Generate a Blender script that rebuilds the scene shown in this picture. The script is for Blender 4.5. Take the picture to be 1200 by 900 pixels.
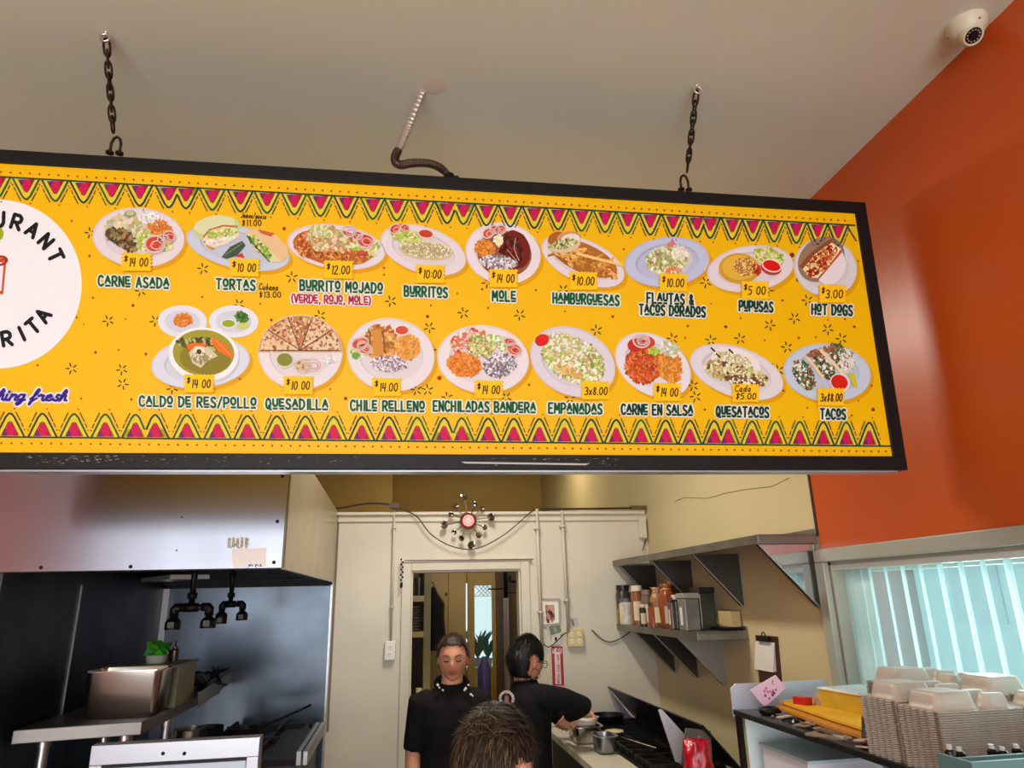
import bpy, bmesh, math, random
from mathutils import Vector, Matrix
from math import sin, cos, pi, radians, sqrt, exp, atan2
random.seed(7)
for _o in list(bpy.data.objects): bpy.data.objects.remove(_o)
SC = bpy.context.scene
COL = SC.collection
# ------------------------------------------------------------------ camera
F = 806.58
CAMZ = 1.7
RV = Vector((0.98746032, -0.15626991, -0.02240177))
UV = Vector((-0.02514038, -0.29575327, 0.95493349))
FV = Vector((0.15585276, 0.94239573, 0.2959733))
cam = bpy.data.cameras.new('camera'); camo = bpy.data.objects.new('camera', cam); COL.objects.link(camo)
cam.sensor_fit = 'HORIZONTAL'; cam.sensor_width = 36; cam.lens = F * 36 / 1200; cam.clip_start = 0.02
m3 = Matrix((RV, UV, -FV)).transposed()
camo.matrix_world = Matrix.Translation((0, 0, CAMZ)) @ m3.to_4x4()
SC.camera = camo
# ------------------------------------------------------------------ world and lights
w = bpy.data.worlds.new('overcast_sky'); SC.world = w; w.use_nodes = True
nt = w.node_tree; bg = nt.nodes['Background']
tc = nt.nodes.new('ShaderNodeTexCoord'); sx = nt.nodes.new('ShaderNodeSeparateXYZ'); cr = nt.nodes.new('ShaderNodeValToRGB')
nt.links.new(tc.outputs['Generated'], sx.inputs[0]); nt.links.new(sx.outputs['Z'], cr.inputs[0]); nt.links.new(cr.outputs[0], bg.inputs[0])
cr.color_ramp.elements[0].position = 0.0; cr.color_ramp.elements[0].color = (0.70, 0.82, 0.85, 1)
cr.color_ramp.elements[1].position = 0.6; cr.color_ramp.elements[1].color = (0.74, 0.88, 0.96, 1)
bg.inputs[1].default_value = 1.4
SC.view_settings.view_transform = 'Standard'; SC.view_settings.look = 'None'
SC.view_settings.exposure = -0.05; SC.view_settings.gamma = 1.0
SC.view_settings.use_curve_mapping = False

def light(name, loc, target, sx_, sy_, power, color, portal=False, spread=180):
    l = bpy.data.lights.new(name, 'AREA'); l.shape = 'RECTANGLE'; l.size = sx_; l.size_y = sy_
    l.energy = power; l.color = color; l.spread = radians(spread)
    o = bpy.data.objects.new(name, l); COL.objects.link(o)
    d = Vector(target) - Vector(loc)
    o.rotation_euler = d.to_track_quat('-Z', 'Y').to_euler(); o.location = loc
    if portal: l.cycles.is_portal = True
    return o
# daylight entering by the shop front behind the camera
for lx, lw in ((-3.57, .36), (-2.8, .62), (-1.65, 1.3), (-.2, 1.2), (1.02, .95)): light('shopfront_daylight', (lx, -4.44, 1.77), (lx, 0, 1.8), lw, 2.5, 33 * lw, (0.93, 0.97, 1.0))
# added low lamp outside, as pavement bounce, to brighten the ceiling through the windows
light('pavement_bounce_fill', (-1.0, -6.6, .12), (-.6, 1.6, 3.2), 6.0, 1.6, 370, (1.0, .97, .9))
# added fill lamps under the dining room ceiling, behind the camera
for ly in (-2.6, -.9): light('dining_fill_lamp', (-1.0, ly, 3.14), (-1.0, ly, 0), 1.2, .3, 36, (1.0, .95, .88))
# daylight entering by the side window
light('window_daylight', (2.05, 1.2, 1.5), (0, 1.2, 1.2), 2.4, 0.95, 60, (0.8, 0.95, 1.0))
# kitchen ceiling tube light above and behind the sign; unseen area lamp for the back room
light('kitchen_tube_light', (0.35, 3.15, 3.12), (0.35, 3.15, 0), 0.15, 0.8, 36, (1.0, 0.93, 0.8))
light('back_room_light', (0.9, 6.0, 3.12), (0.9, 6.0, 0), 1.0, 0.3, 16, (1.0, 0.84, 0.58))

# ------------------------------------------------------------------ measuring helper: a photograph pixel on a world plane
def at(px, py, X=None, Y=None, Z=None):
    d = RV * ((px - 600) / F) + UV * (-(py - 450) / F) + FV
    if X is not None: t = X / d.x
    elif Y is not None: t = Y / d.y
    else: t = (Z - CAMZ) / d.z
    return Vector((0, 0, CAMZ)) + d * t
def lin(c):
    c = c / 255.0
    return c / 12.92 if c <= 0.04045 else ((c + 0.055) / 1.055) ** 2.4
def rgb(*c): return (lin(c[0]), lin(c[1]), lin(c[2]), 1.0)
# ------------------------------------------------------------------ materials
MATS = {}
def mat(name, col, rough=0.5, metal=0.0, var=0.0, vscale=6.0, bump=0.0, bscale=60.0, trans=0.0, emis=0.0, alpha=1.0, stretch=None, col2=None, coat=0.0, thresh=None, spec=0.5, ecol=None):
    if name in MATS: return MATS[name]
    m = bpy.data.materials.new(name); m.use_nodes = True; n = m.node_tree.nodes; L = m.node_tree.links
    b = n['Principled BSDF']
    b.inputs['Roughness'].default_value = rough; b.inputs['Metallic'].default_value = metal
    b.inputs['Specular IOR Level'].default_value = spec
    b.inputs['Transmission Weight'].default_value = trans; b.inputs['Alpha'].default_value = alpha
    b.inputs['Coat Weight'].default_value = coat
    if emis: b.inputs['Emission Color'].default_value = ecol or col; b.inputs['Emission Strength'].default_value = emis
    t = n.new('ShaderNodeTexCoord'); mp = n.new('ShaderNodeMapping'); L.new(t.outputs['Object'], mp.inputs[0])
    if stretch: mp.inputs['Scale'].default_value = stretch
    nz = n.new('ShaderNodeTexNoise'); nz.inputs['Scale'].default_value = vscale; nz.inputs['Detail'].default_value = 5
    L.new(mp.outputs[0], nz.inputs['Vector'])
    r = n.new('ShaderNodeValToRGB'); L.new(nz.outputs['Fac'], r.inputs[0])
    c2 = col2 or tuple(max(0, x * (1 - var)) for x in col[:3]) + (1,)
    lo, hi = thresh or (0.35, 0.65)
    r.color_ramp.elements[0].position = lo; r.color_ramp.elements[0].color = c2
    r.color_ramp.elements[1].position = hi; r.color_ramp.elements[1].color = col
    if var or col2: L.new(r.outputs[0], b.inputs['Base Color'])
    else: b.inputs['Base Color'].default_value = col
    if bump:
        nb = n.new('ShaderNodeTexNoise'); nb.inputs['Scale'].default_value = bscale; nb.inputs['Detail'].default_value = 4
        L.new(mp.outputs[0], nb.inputs['Vector'])
        bp = n.new('ShaderNodeBump'); bp.inputs['Strength'].default_value = bump; bp.inputs['Distance'].default_value = 0.01
        L.new(nb.outputs['Fac'], bp.inputs['Height']); L.new(bp.outputs[0], b.inputs['Normal'])
    MATS[name] = m; return m
def vmat(name, rough=0.5, coat=0.0, spec=0.5, bump=0.0, metal=0.0):
    if name in MATS: return MATS[name]
    m = bpy.data.materials.new(name); m.use_nodes = True; n = m.node_tree.nodes; L = m.node_tree.links
    b = n['Principled BSDF']; b.inputs['Roughness'].default_value = rough; b.inputs['Coat Weight'].default_value = coat
    b.inputs['Specular IOR Level'].default_value = spec; b.inputs['Metallic'].default_value = metal
    a = n.new('ShaderNodeAttribute'); a.attribute_name = 'Col'; L.new(a.outputs['Color'], b.inputs['Base Color'])
    if bump:
        nb = n.new('ShaderNodeTexNoise'); nb.inputs['Scale'].default_value = 90
        bp = n.new('ShaderNodeBump'); bp.inputs['Strength'].default_value = bump; bp.inputs['Distance'].default_value = 0.01
        L.new(nb.outputs['Fac'], bp.inputs['Height']); L.new(bp.outputs[0], b.inputs['Normal'])
    MATS[name] = m; return m
STEEL = mat('brushed_steel', rgb(190, 188, 190), 0.34, 1.0, var=0.18, vscale=3, bump=0.08, bscale=30, stretch=(1, 1, 12))
STEELH = mat('hood_steel', rgb(140, 139, 148), 0.2, 1.0, var=0.14, vscale=2.2, bump=0.012, bscale=5, stretch=(1, 1, 1))
HOODBLK = mat('hood_black', rgb(26, 27, 30), 0.6, 0.3, var=.3)  # near-black base for the hood underside and filters
STEELD = mat('sooty_steel', rgb(72, 78, 86), 0.42, 0.9, col2=rgb(36, 40, 46), vscale=2.6, bump=0.1, bscale=8)
STEELB = mat('wall_steel', rgb(112, 120, 134), 0.3, 0.92, col2=rgb(58, 64, 74), vscale=1.7, bump=0.12, bscale=4, thresh=(0.3, 0.7))
SHELFM = mat('dull_shelf_steel', rgb(142, 138, 128), 0.42, 0.9, var=0.25, vscale=8, bump=0.05)
BLACK = mat('black_paint', rgb(17, 14, 14), 0.5, 0.0, var=0.3, vscale=40, bump=0.1, spec=.25)
IRON = mat('black_iron', rgb(20, 20, 22), 0.45, 0.6, var=0.4, vscale=30, bump=0.15)
CHAINM = mat('rusty_chain', rgb(62, 44, 32), 0.5, 0.7, col2=rgb(28, 22, 20), vscale=60)
WHITEP = mat('white_paint', rgb(214, 207, 192), 0.45, var=0.08, vscale=3, bump=0.05, bscale=12)
CREAM = mat('cream_paint', rgb(186, 170, 118), 0.6, var=0.1, vscale=5)
PLASTW = mat('white_plastic', rgb(226, 224, 218), 0.35)
PAPER = mat('paper', rgb(235, 232, 226), 0.8)
CHROME = mat('chrome', rgb(225, 222, 218), 0.12, 1.0)
PRINT = vmat('printed_ink', 0.5, spec=0.15)
VCOL = vmat('painted', 0.55)
SKIN = vmat('skin', 0.5, bump=0.03)

# ------------------------------------------------------------------ mesh builder
class MB:
    def __init__(s): s.v = []; s.f = []; s.c = []; s.m = []; s.cc = (0.8, 0.8, 0.8, 1); s.mi = 0
    def add(s, vs, fs, col=None, mi=None):
        k = len(s.v); s.v += [tuple(p) for p in vs]
        for f in fs:
            s.f.append(tuple(i + k for i in f)); s.c.append(col or s.cc); s.m.append(s.mi if mi is None else mi)
        return s
    def hexa(s, p, **k): return s.add(p, [(0, 3, 2, 1), (4, 5, 6, 7), (0, 1, 5, 4), (1, 2, 6, 5), (2, 3, 7, 6), (3, 0, 4, 7)], **k)
    def box(s, a, b, **k):
        x0, y0, z0 = a; x1, y1, z1 = b
        return s.hexa([(x0, y0, z0), (x1, y0, z0), (x1, y1, z0), (x0, y1, z0), (x0, y0, z1), (x1, y0, z1), (x1, y1, z1), (x0, y1, z1)], **k)
    def rbox(s, c, size, rot=(0, 0, 0), **k):
        from mathutils import Euler
        R = Euler(rot).to_matrix(); c = Vector(c); h = [q / 2 for q in size]
        P = [(-1, -1, -1), (1, -1, -1), (1, 1, -1), (-1, 1, -1), (-1, -1, 1), (1, -1, 1), (1, 1, 1), (-1, 1, 1)]
        return s.hexa([c + R @ Vector((a * h[0], b * h[1], d * h[2])) for a, b, d in P], **k)
    def slab(s, quad, th, n=None, **k):
        q = [Vector(p) for p in quad]
        if n is None: n = (q[1] - q[0]).cross(q[3] - q[0]).normalized()
        n = Vector(n) * th
        return s.hexa(q + [p + n for p in q], **k)
    def prism(s, poly, ext, **k):
        q = [Vector(p) for p in poly]; n = len(q); e = Vector(ext)
        return s.add(q + [p + e for p in q], [tuple(range(n))[::-1], tuple(range(n, 2 * n))] + [(i, (i + 1) % n, n + (i + 1) % n, n + i) for i in range(n)], **k)
    def loft(s, rings, caps=True, closed=False, **k):
        n = len(rings[0]); vs = [p for r in rings for p in r]; fs = []
        R = len(rings)
        for i in range(R - (0 if closed else 1)):
            j = (i + 1) % R
            for a in range(n):
                b = (a + 1) % n; fs.append((i * n + a, i * n + b, j * n + b, j * n + a))
        if caps and not closed: fs += [tuple(range(n))[::-1], tuple(range((R - 1) * n, R * n))]
        return s.add(vs, fs, **k)
    def tube(s, pts, r, n=8, closed=False, flat=1.0, **k):
        P = [Vector(p) for p in pts]; N = len(P); rings = []
        rr = r if isinstance(r, (list, tuple)) else [r] * N
        up = None
        for i in range(N):
            if closed: t = P[(i + 1) % N] - P[i - 1]
            else: t = P[min(i + 1, N - 1)] - P[max(i - 1, 0)]
            if t.length < 1e-9: t = Vector((0, 0, 1))
            t.normalize()
            if up is None:
                up = Vector((0, 0, 1)) if abs(t.z) < 0.9 else Vector((1, 0, 0))
            a = t.cross(up)
            if a.length < 1e-6: a = t.cross(Vector((0, 1, 0)))
            a.normalize(); b = a.cross(t).normalized(); up = b
            rings.append([P[i] + a * (rr[i] * cos(2 * pi * j / n)) + b * (rr[i] * flat * sin(2 * pi * j / n)) for j in range(n)])
        return s.loft(rings, caps=not closed, closed=closed, **k)
    def lathe(s, prof, c=(0, 0, 0), axis=(0, 0, 1), n=16, **k):
        z = Vector(axis).normalized(); x = z.orthogonal().normalized(); y = z.cross(x); c = Vector(c)
        rings = [[c + z * h + x * (max(r, 1e-4) * cos(2 * pi * j / n)) + y * (max(r, 1e-4) * sin(2 * pi * j / n)) for j in range(n)] for r, h in prof]
        return s.loft(rings, **k)
    def ball(s, c, r, n=10, sc=(1, 1, 1), **k):
        prof = []; rings = []
        for i in range(n + 1):
            th = pi * i / n
            rings.append([Vector(c) + Vector((r * sc[0] * max(sin(th), 0.01) * cos(2 * pi * j / (2 * n)), r * sc[1] * max(sin(th), 0.01) * sin(2 * pi * j / (2 * n)), -r * sc[2] * cos(th))) for j in range(2 * n)])
        return s.loft(rings, **k)
    def mesh(s, name, mats, smooth=False, loc=None):
        me = bpy.data.meshes.new(name)
        vs = s.v if loc is None else [tuple(Vector(p) - Vector(loc)) for p in s.v]
        me.from_pydata(vs, [], s.f)
        for m in mats: me.materials.append(m)
        me.polygons.foreach_set('material_index', s.m)
        ca = me.color_attributes.new('Col', 'FLOAT_COLOR', 'CORNER')
        buf = []
        for f, c in zip(s.f, s.c): buf += list(c) * len(f)
        ca.data.foreach_set('color', buf)
        if smooth: me.polygons.foreach_set('use_smooth', [True] * len(s.f))
        me.validate(); me.update()
        return me
def fixn(me):
    b = bmesh.new(); b.from_mesh(me); bmesh.ops.recalc_face_normals(b, faces=b.faces); b.to_mesh(me); b.free()
def obj(name, mb, m, parent=None, smooth=False, bevel=0, label=None, flat=False, local=False, autosm=False):
    ms = m if isinstance(m, (list, tuple)) else [m]
    base = Vector((0, 0, 0))
    if parent is not None and not local:
        p = parent
        while p is not None: base += p.location; p = p.parent
    me = mb.mesh(name, ms, smooth, base)
    if not flat: fixn(me)
    if autosm: me.polygons.foreach_set('use_smooth', [True] * len(me.polygons)); me.set_sharp_from_angle(angle=radians(40))
    o = bpy.data.objects.new(name, me); COL.objects.link(o)
    if parent is not None: o.parent = parent
    if bevel:
        b = o.modifiers.new('bevel', 'BEVEL'); b.width = bevel; b.segments = 2; b.limit_method = 'ANGLE'; b.harden_normals = False
    if label: o['label'] = label
    return o
def tag(o, label, cat, group=None, kind=None):
    if label: o['label'] = label
    if cat: o['category'] = cat
    if group: o['group'] = group
    if kind: o['kind'] = kind
    return o
def thing(name, label, cat, loc=(0, 0, 0), group=None):
    o = bpy.data.objects.new(name, None); COL.objects.link(o); o.location = loc; o.empty_display_size = 0.05
    return tag(o, label, cat, group)
def struct(name, mb, m, label=None, **k):
    o = obj(name, mb, m, **k); o['kind'] = 'structure'
    if label: o['label'] = label
    return o
def solo(name, mb, m, label, cat, loc=None, group=None, **k):
    o = obj(name, mb, m, **k); tag(o, label, cat, group)
    if loc is not None:
        o.data.transform(Matrix.Translation(-Vector(loc))); o.location = loc
    return o
def dup(o, loc=None, rotz=None, label=None):
    def rec(a, par):
        c = a.copy(); COL.objects.link(c); c.parent = par
        for ch in a.children: rec(ch, c)
        return c
    c = rec(o, None)
    if loc is not None: c.location = loc
    if rotz is not None: c.rotation_euler = (0, 0, rotz)
    if label: c['label'] = label
    return c
def jit(a): return random.uniform(-a, a)
def jg(c, a=9):
    k = jit(a); return rgb(*[min(255, max(0, q + k)) for q in c])
def jcol(c, a=12): return rgb(*[min(255, max(0, q + jit(a))) for q in c])
ORD = 'first second third fourth fifth sixth seventh eighth ninth tenth eleventh twelfth thirteenth fourteenth fifteenth sixteenth seventeenth eighteenth nineteenth twentieth twenty-first twenty-second twenty-third twenty-fourth twenty-fifth twenty-sixth twenty-seventh twenty-eighth twenty-ninth thirtieth thirty-first thirty-second'.split()
# ================================================================== THE SETTING
XR = 1.60; YB = 4.4; CZ = 3.207; XL = -1.33; YF = -4.5; YW = 7.8
CEIL = mat('ceiling_paint', rgb(216, 222, 210), 0.55, var=0.05, vscale=1.5, bump=0.06, bscale=14)
YEL = mat('yellow_wall_paint', rgb(210, 194, 152), 0.5, var=0.07, vscale=2, bump=0.05, bscale=10)
OLV = mat('ochre_wall_paint', rgb(196, 162, 88), 0.55, var=0.08, vscale=2)
ORG = mat('orange_wall_paint', rgb(200, 84, 24), 0.36, var=0.10, vscale=1.6, bump=0.04, bscale=9)
FLOORM = mat('pale_brown_floor', rgb(160, 142, 126), 0.45, var=0.2, vscale=5)
b = MB(); b.box((-4.2, YF, -0.1), (1.75, YW + .2, 0)); struct('floor', b, FLOORM)
b = MB(); b.box((-4.2, YF, CZ), (1.75, YW + .2, CZ + .12)); struct('ceiling', b, CEIL)
# plaster patch where the conduit enters the ceiling
b = MB(); pc = at(508, 100, Z=CZ)
b.lathe([(0.0, 0), (0.042, -.0004), (0.03, -.0016), (0.0, -.002)], (pc.x, pc.y, CZ), n=14); struct('trim_1', b, mat('plaster', rgb(214, 206, 194), .7), label='pale plaster patch on the ceiling where the conduit enters')
# right wall: yellow part, orange part, window opening
WY0, WY1, WZ0, WZ1 = 0.15, 2.46, 1.02, 1.80
b = MB(); b.box((XR, 2.5, 0), (XR + .15, YW, CZ)); struct('wall_right', b, YEL)
b = MB()
b.box((XR, YF, WZ1), (XR + .15, 2.5, CZ)); b.box((XR, YF, 0), (XR + .15, 2.5, WZ0))
b.box((XR, WY1, WZ0), (XR + .15, 2.5, WZ1)); b.box((XR, YF, WZ0), (XR + .15, WY0, WZ1))
struct('wall_right_front', b, ORG)
b = MB(); b.box((XR - .003, 2.493, 1.9), (XR + .001, 2.507, CZ)); struct('trim_2', b, mat('dark_line', rgb(40, 22, 14), .6))
b = MB(); b.box((-.12, YW, 0), (XR, YW + .1, 1.0)); b.box((-.12, YW, 1.86), (XR, YW + .1, CZ)); b.box((-.12, YW, 1.0), (.60, YW + .1, 1.86)); b.box((1.02, YW, 1.0), (XR, YW + .1, 1.86))
b.box((-4.2, YW - .9, 0), (-.08, YW + .1, CZ)); struct('wall_back', b, OLV)
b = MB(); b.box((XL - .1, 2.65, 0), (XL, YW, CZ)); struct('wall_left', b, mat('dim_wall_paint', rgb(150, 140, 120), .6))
# dining side: left wall, shop front wall with three glazed bays
b = MB(); b.box((-4.2, YF, 0), (-4.1, 2.75, CZ)); struct('wall_left_front', b, ORG)
b = MB(); b.box((-4.1, 2.65, 0), (XL - .1, 2.75, CZ)); struct('wall_left_return', b, YEL)
b = MB(); b.box((-4.1, YF - .1, 0), (XR, YF, .42)); b.box((-4.1, YF - .1, 3.05), (XR, YF, CZ))
for x0, x1 in ((-4.1, -3.76), (-3.38, -3.12), (-2.48, -2.31), (-.99, -.81), (.41, .54), (1.5, 1.6)): b.box((x0, YF - .1, .42), (x1, YF, 3.05))
struct('wall_front', b, mat('brown_wall_paint', rgb(120, 70, 40), .6))
for i, (x0, x1) in enumerate(((-3.76, -3.38), (-3.12, -2.48), (-2.31, -.99), (-.81, .41), (.54, 1.5))):
    b = MB()
    b.box((x0, YF - .08, .42), (x0 + .03, YF - .02, 3.05)); b.box((x1 - .03, YF - .08, .42), (x1, YF - .02, 3.05))
    b.box((x0 + .03, YF - .08, 3.0), (x1 - .03, YF - .02, 3.05)); b.box((x0 + .03, YF - .08, .42), (x1 - .03, YF - .02, .47))
    struct('window_%d' % (i + 2), b, BLACK)
# ---- partition across the kitchen with the doorway
OX0, OX1, OZ = 0.077, 0.752, 1.868
PZ = 2.20
b = MB()
b.box((XL, YB, 0), (OX0, YB + .1, PZ)); b.box((OX1, YB, 0), (XR, YB + .1, PZ)); b.box((OX0, YB, OZ), (OX1, YB + .1, PZ))
part = struct('wall_back_partition', b, WHITEP)
b = MB(); b.box((-.372, YB - .012, 2.165), (XR, YB, 2.205)); b.box((-.38, YB - .03, 2.205), (1.585, YB + .12, 2.222))
struct('trim_3', b, WHITEP, label='white cap moulding along the top of the partition')
b = MB(); b.box((-.379, YB - .006, 1.0), (-.367, YB, 2.165)); struct('trim_4', b, mat('seam_line', rgb(120, 112, 100), .7))  # thin grey-brown strip along the panel seam
dr = MB()
dr.box((OX0 - .055, YB - .02, 0), (OX0, YB, OZ + .05)); dr.box((OX1, YB - .02, 0), (OX1 + .055, YB, OZ + .05)); dr.box((OX0, YB - .02, OZ), (OX1, YB, OZ + .05))
dr.box((OX0 - .065, YB - .028, OZ + .05), (OX1 + .075, YB, OZ + .058))
dr.box((OX0, YB, 0), (OX0 + .012, YB + .1, OZ)); dr.box((OX1 - .012, YB, 0), (OX1, YB + .1, OZ)); dr.box((OX0 + .012, YB, OZ - .012), (OX1 - .012, YB + .1, OZ))
struct('door_1', dr, WHITEP, bevel=.003)
# stainless cladding of the cook line
b = MB(); b.box((XL, YB - .012, 0), (-.388, YB, 1.79)); bs = struct('wall_back_cladding', b, STEELB, label='smoke-stained stainless sheet behind the cooking line')
b = MB(); b.box((-.396, YB - .018, .2), (-.384, YB - .001, 1.795)); struct('trim_5', b, STEEL)
b = MB(); b.box((XL, 3.275, 0), (XL + .012, YB - .012, 1.94)); b.box((XL, 2.65, 0), (XL + .012, 3.265, 1.94)); struct('wall_left_cladding', b, STEELD, label='dark sooty stainless sheets on the left kitchen wall')
b = MB(); b.box((XL + .0, 3.266, 1.25), (XL + .016, 3.274, 1.79)); struct('trim_6', b, STEEL)
b = MB(); b.prism([(XL + .012, YB - .05, 1.25), (XL + .012, YB - .05, 1.79), (XL + .045, YB - .05, 1.79), (XL + .045, YB - .05, 1.25)], (0, .036, 0)); struct('trim_7', b, mat('bright_strip', rgb(205, 205, 208), .4, .6))
# ---- the side window
win = MB(); fx = XR - .025
WF = mat('window_frame_paint', rgb(168, 170, 158), 0.4, var=.06)
win.box((fx, WY0 - .05, WZ1), (XR, WY1 + .055, WZ1 + .048)); win.box((fx, WY1, WZ0), (XR, WY1 + .055, WZ1)); win.box((fx, WY0 - .05, WZ0), (XR, WY0, WZ1)); win.box((fx - .03, WY0 - .05, WZ0 - .04), (XR, WY1 + .055, WZ0))
W1 = struct('window_1', win, WF, bevel=.004)
b = MB(); b.box((XR, WY1 - .012, WZ0), (XR + .085, WY1 + .001, WZ1)); b.box((XR, WY0, WZ1 - .012), (XR + .085, WY1, WZ1 + .001)); b.box((XR, WY0, WZ0 - .001), (XR + .085, WY1, WZ0 + .012)); b.box((XR, WY0 - .001, WZ0), (XR + .085, WY0 + .012, WZ1)); obj('jamb_lining', b, WF, W1)
b = MB(); b.box((XR + .085, WY0, WZ1 - .04), (XR + .125, WY1, WZ1)); b.box((XR + .085, WY1 - .045, WZ0), (XR + .125, WY1, WZ1 - .04)); b.box((XR + .085, WY0, WZ0), (XR + .125, WY0 + .04, WZ1 - .04)); b.box((XR + .085, WY0 + .04, WZ0), (XR + .125, WY1 - .045, WZ0 + .04))
b.box((XR + .088, 1.28, WZ0 + .04), (XR + .122, 1.32, WZ1 - .04))
obj('sash_frame', b, WF, W1)
GL = bpy.data.materials.new('window_glass'); GL.use_nodes = True
_n = GL.node_tree.nodes; _l = GL.node_tree.links; _n.remove(_n['Principled BSDF'])
_t = _n.new('ShaderNodeBsdfTransparent'); _t.inputs[0].default_value = (.90, .96, .95, 1); _g = _n.new('ShaderNodeBsdfGlossy'); _g.inputs['Roughness'].default_value = .03
_x = _n.new('ShaderNodeMixShader'); _x.inputs[0].default_value = .07; _l.new(_t.outputs[0], _x.inputs[1]); _l.new(_g.outputs[0], _x.inputs[2]); _l.new(_x.outputs[0], _n['Material Output'].inputs[0])
b = MB(); b.box((XR + .1, WY0, WZ0), (XR + .104, WY1, WZ1)); obj('pane', b, GL, W1)
b = MB(); b.box((XR + .005, WY0 + .01, WZ1 - .03), (XR + .045, WY1 - .01, WZ1 - .004)); obj('blind_rail', b, mat('rail_white', rgb(215, 222, 216), .4), W1)
BL = bpy.data.materials.new('blind_slat_vinyl'); BL.use_nodes = True
_n = BL.node_tree.nodes; _l = BL.node_tree.links; _p = _n['Principled BSDF']; _p.inputs['Base Color'].default_value = rgb(232, 240, 238); _p.inputs['Roughness'].default_value = .4
_t = _n.new('ShaderNodeBsdfTranslucent'); _t.inputs[0].default_value = rgb(222, 244, 246); _x = _n.new('ShaderNodeMixShader'); _x.inputs[0].default_value = .45
_l.new(_p.outputs[0], _x.inputs[1]); _l.new(_t.outputs[0], _x.inputs[2]); _l.new(_x.outputs[0], _n['Material Output'].inputs[0])
slat = None; y = WY1 - .03; k = 0
while y > WY0 + .05:
    if slat is None:
        b = MB(); n = 6; hw = .044
        L = [(hw * (2 * i / n - 1), .006 * (1 - (2 * i / n - 1) ** 2)) for i in range(n + 1)]
        ring = [(u, v) for u, v in L] + [(u, v - .0012) for u, v in reversed(L)]
        b.loft([[(u, v, z) for u, v in ring] for z in (0, -(WZ1 - WZ0) + .055)])
        slat = obj('blind_slat', b, BL, W1, local=True, smooth=False); s = slat
    else: s = slat.copy(); COL.objects.link(s)
    ang = radians(57) + jit(.05) if k > 2 else radians(80)
    s.location = (XR + .05, y, WZ1 - .03); s.rotation_euler = (0, 0, ang)
    y -= .083 if k > 2 else .045; k += 1
# ---- outside the side window
b = MB(); b.box((1.9, -6, -.2), (14, 12, 0)); struct('pavement_outside', b, mat('pavement', rgb(205, 214, 210), .8, var=.1))
def house(name, a, c, m, label):
    t = thing(name, label, 'building', ((a[0] + c[0]) / 2, (a[1] + c[1]) / 2, 0), 'buildings across the street')
    b = MB(); b.box(a, c); obj('wall', b, m, t)
    b = MB(); b.box((a[0] - .15, a[1] - .1, c[2]), (c[0] + .15, c[1] + .1, c[2] + .12)); obj('roof', b, mat('roof_grey', rgb(190, 202, 204), .7), t)
    yy = a[1] + .5
    while yy < c[1] - .8:
        b = MB(); b.box((a[0] - .02, yy, 1.3), (a[0], yy + .7, 2.1)); obj('window', b, mat('far_glass', rgb(160, 186, 192), .3), t); yy += 1.6
house('street_building', (6.5, 3.2, 0), (9, 8.2, 2.4), mat('pale_teal_wall', rgb(176, 204, 206), .8), 'pale teal low building seen through the side window blinds')
house('street_building', (6.2, 8.6, 0), (9, 11.5, 2.9), mat('pinkish_wall', rgb(214, 176, 168), .8), 'pinkish building at the left edge of the side window view')

# ================================================================== THE MENU SIGN
TR = at(1013, 238, Y=1.78); BR = at(1062, 552, Y=1.825); TLp = at(0, 176, Y=1.82)
U = (TR - TLp).normalized(); Vd = (BR - TR); Vd = (Vd - U * Vd.dot(U)).normalized(); N = U.cross(Vd).normalized()
if N.y > 0: N = -N
def S(px, py):  # photograph pixel -> (u, v) on the sign face
    d = RV * ((px - 600) / F) + UV * (-(py - 450) / F) + FV; o = Vector((0, 0, CAMZ))
    t = (TR - o).dot(N) / d.dot(N); q = o + d * t - TR
    return q.dot(U), q.dot(Vd)
def W(u, v, h=0.0): return TR + U * u + Vd * v + N * h
u_r = S(1038, 395)[0]; u_l = -2.84; v_b = S(1060, 551)[1]
SG = thing('menu_sign', 'long yellow restaurant menu sign in a black frame hanging from chains', 'sign', W((u_l) / 2, v_b, -.04))
fw = .041; D = -.085
b = MB()
def sbar(u0, v0, u1, v1, h0=D, h1=.006, mb=None):
    q = [W(u0, v0, h0), W(u1, v0, h0), W(u1, v1, h0), W(u0, v1, h0)]
    (mb or b).hexa(q + [W(u0, v0, h1), W(u1, v0, h1), W(u1, v1, h1), W(u0, v1, h1)])
for nm, q in (('frame_bar', (u_l, 0, 0, fw)), ('frame_bar', (u_l, v_b - fw, 0, v_b)), ('frame_bar', (-fw, fw, 0, v_b - fw)), ('frame_bar', (u_l, fw, u_l + fw, v_b - fw))):
    b = MB(); sbar(*q); obj('frame_bar', b, BLACK, SG, bevel=.002)
b = MB(); sbar(u_l + fw, fw, -fw, v_b - fw, D + .01, 0.0); obj('face_panel', b, mat('yellow_acrylic', rgb(238, 184, 0), .45, spec=.2), SG)
b = MB(); sbar(u_l + .02, v_b, -.02, v_b + .004, D + .01, -.012); obj('underside_strip', b, mat('pale_metal', rgb(190, 195, 205), .3, .5), SG)
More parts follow.
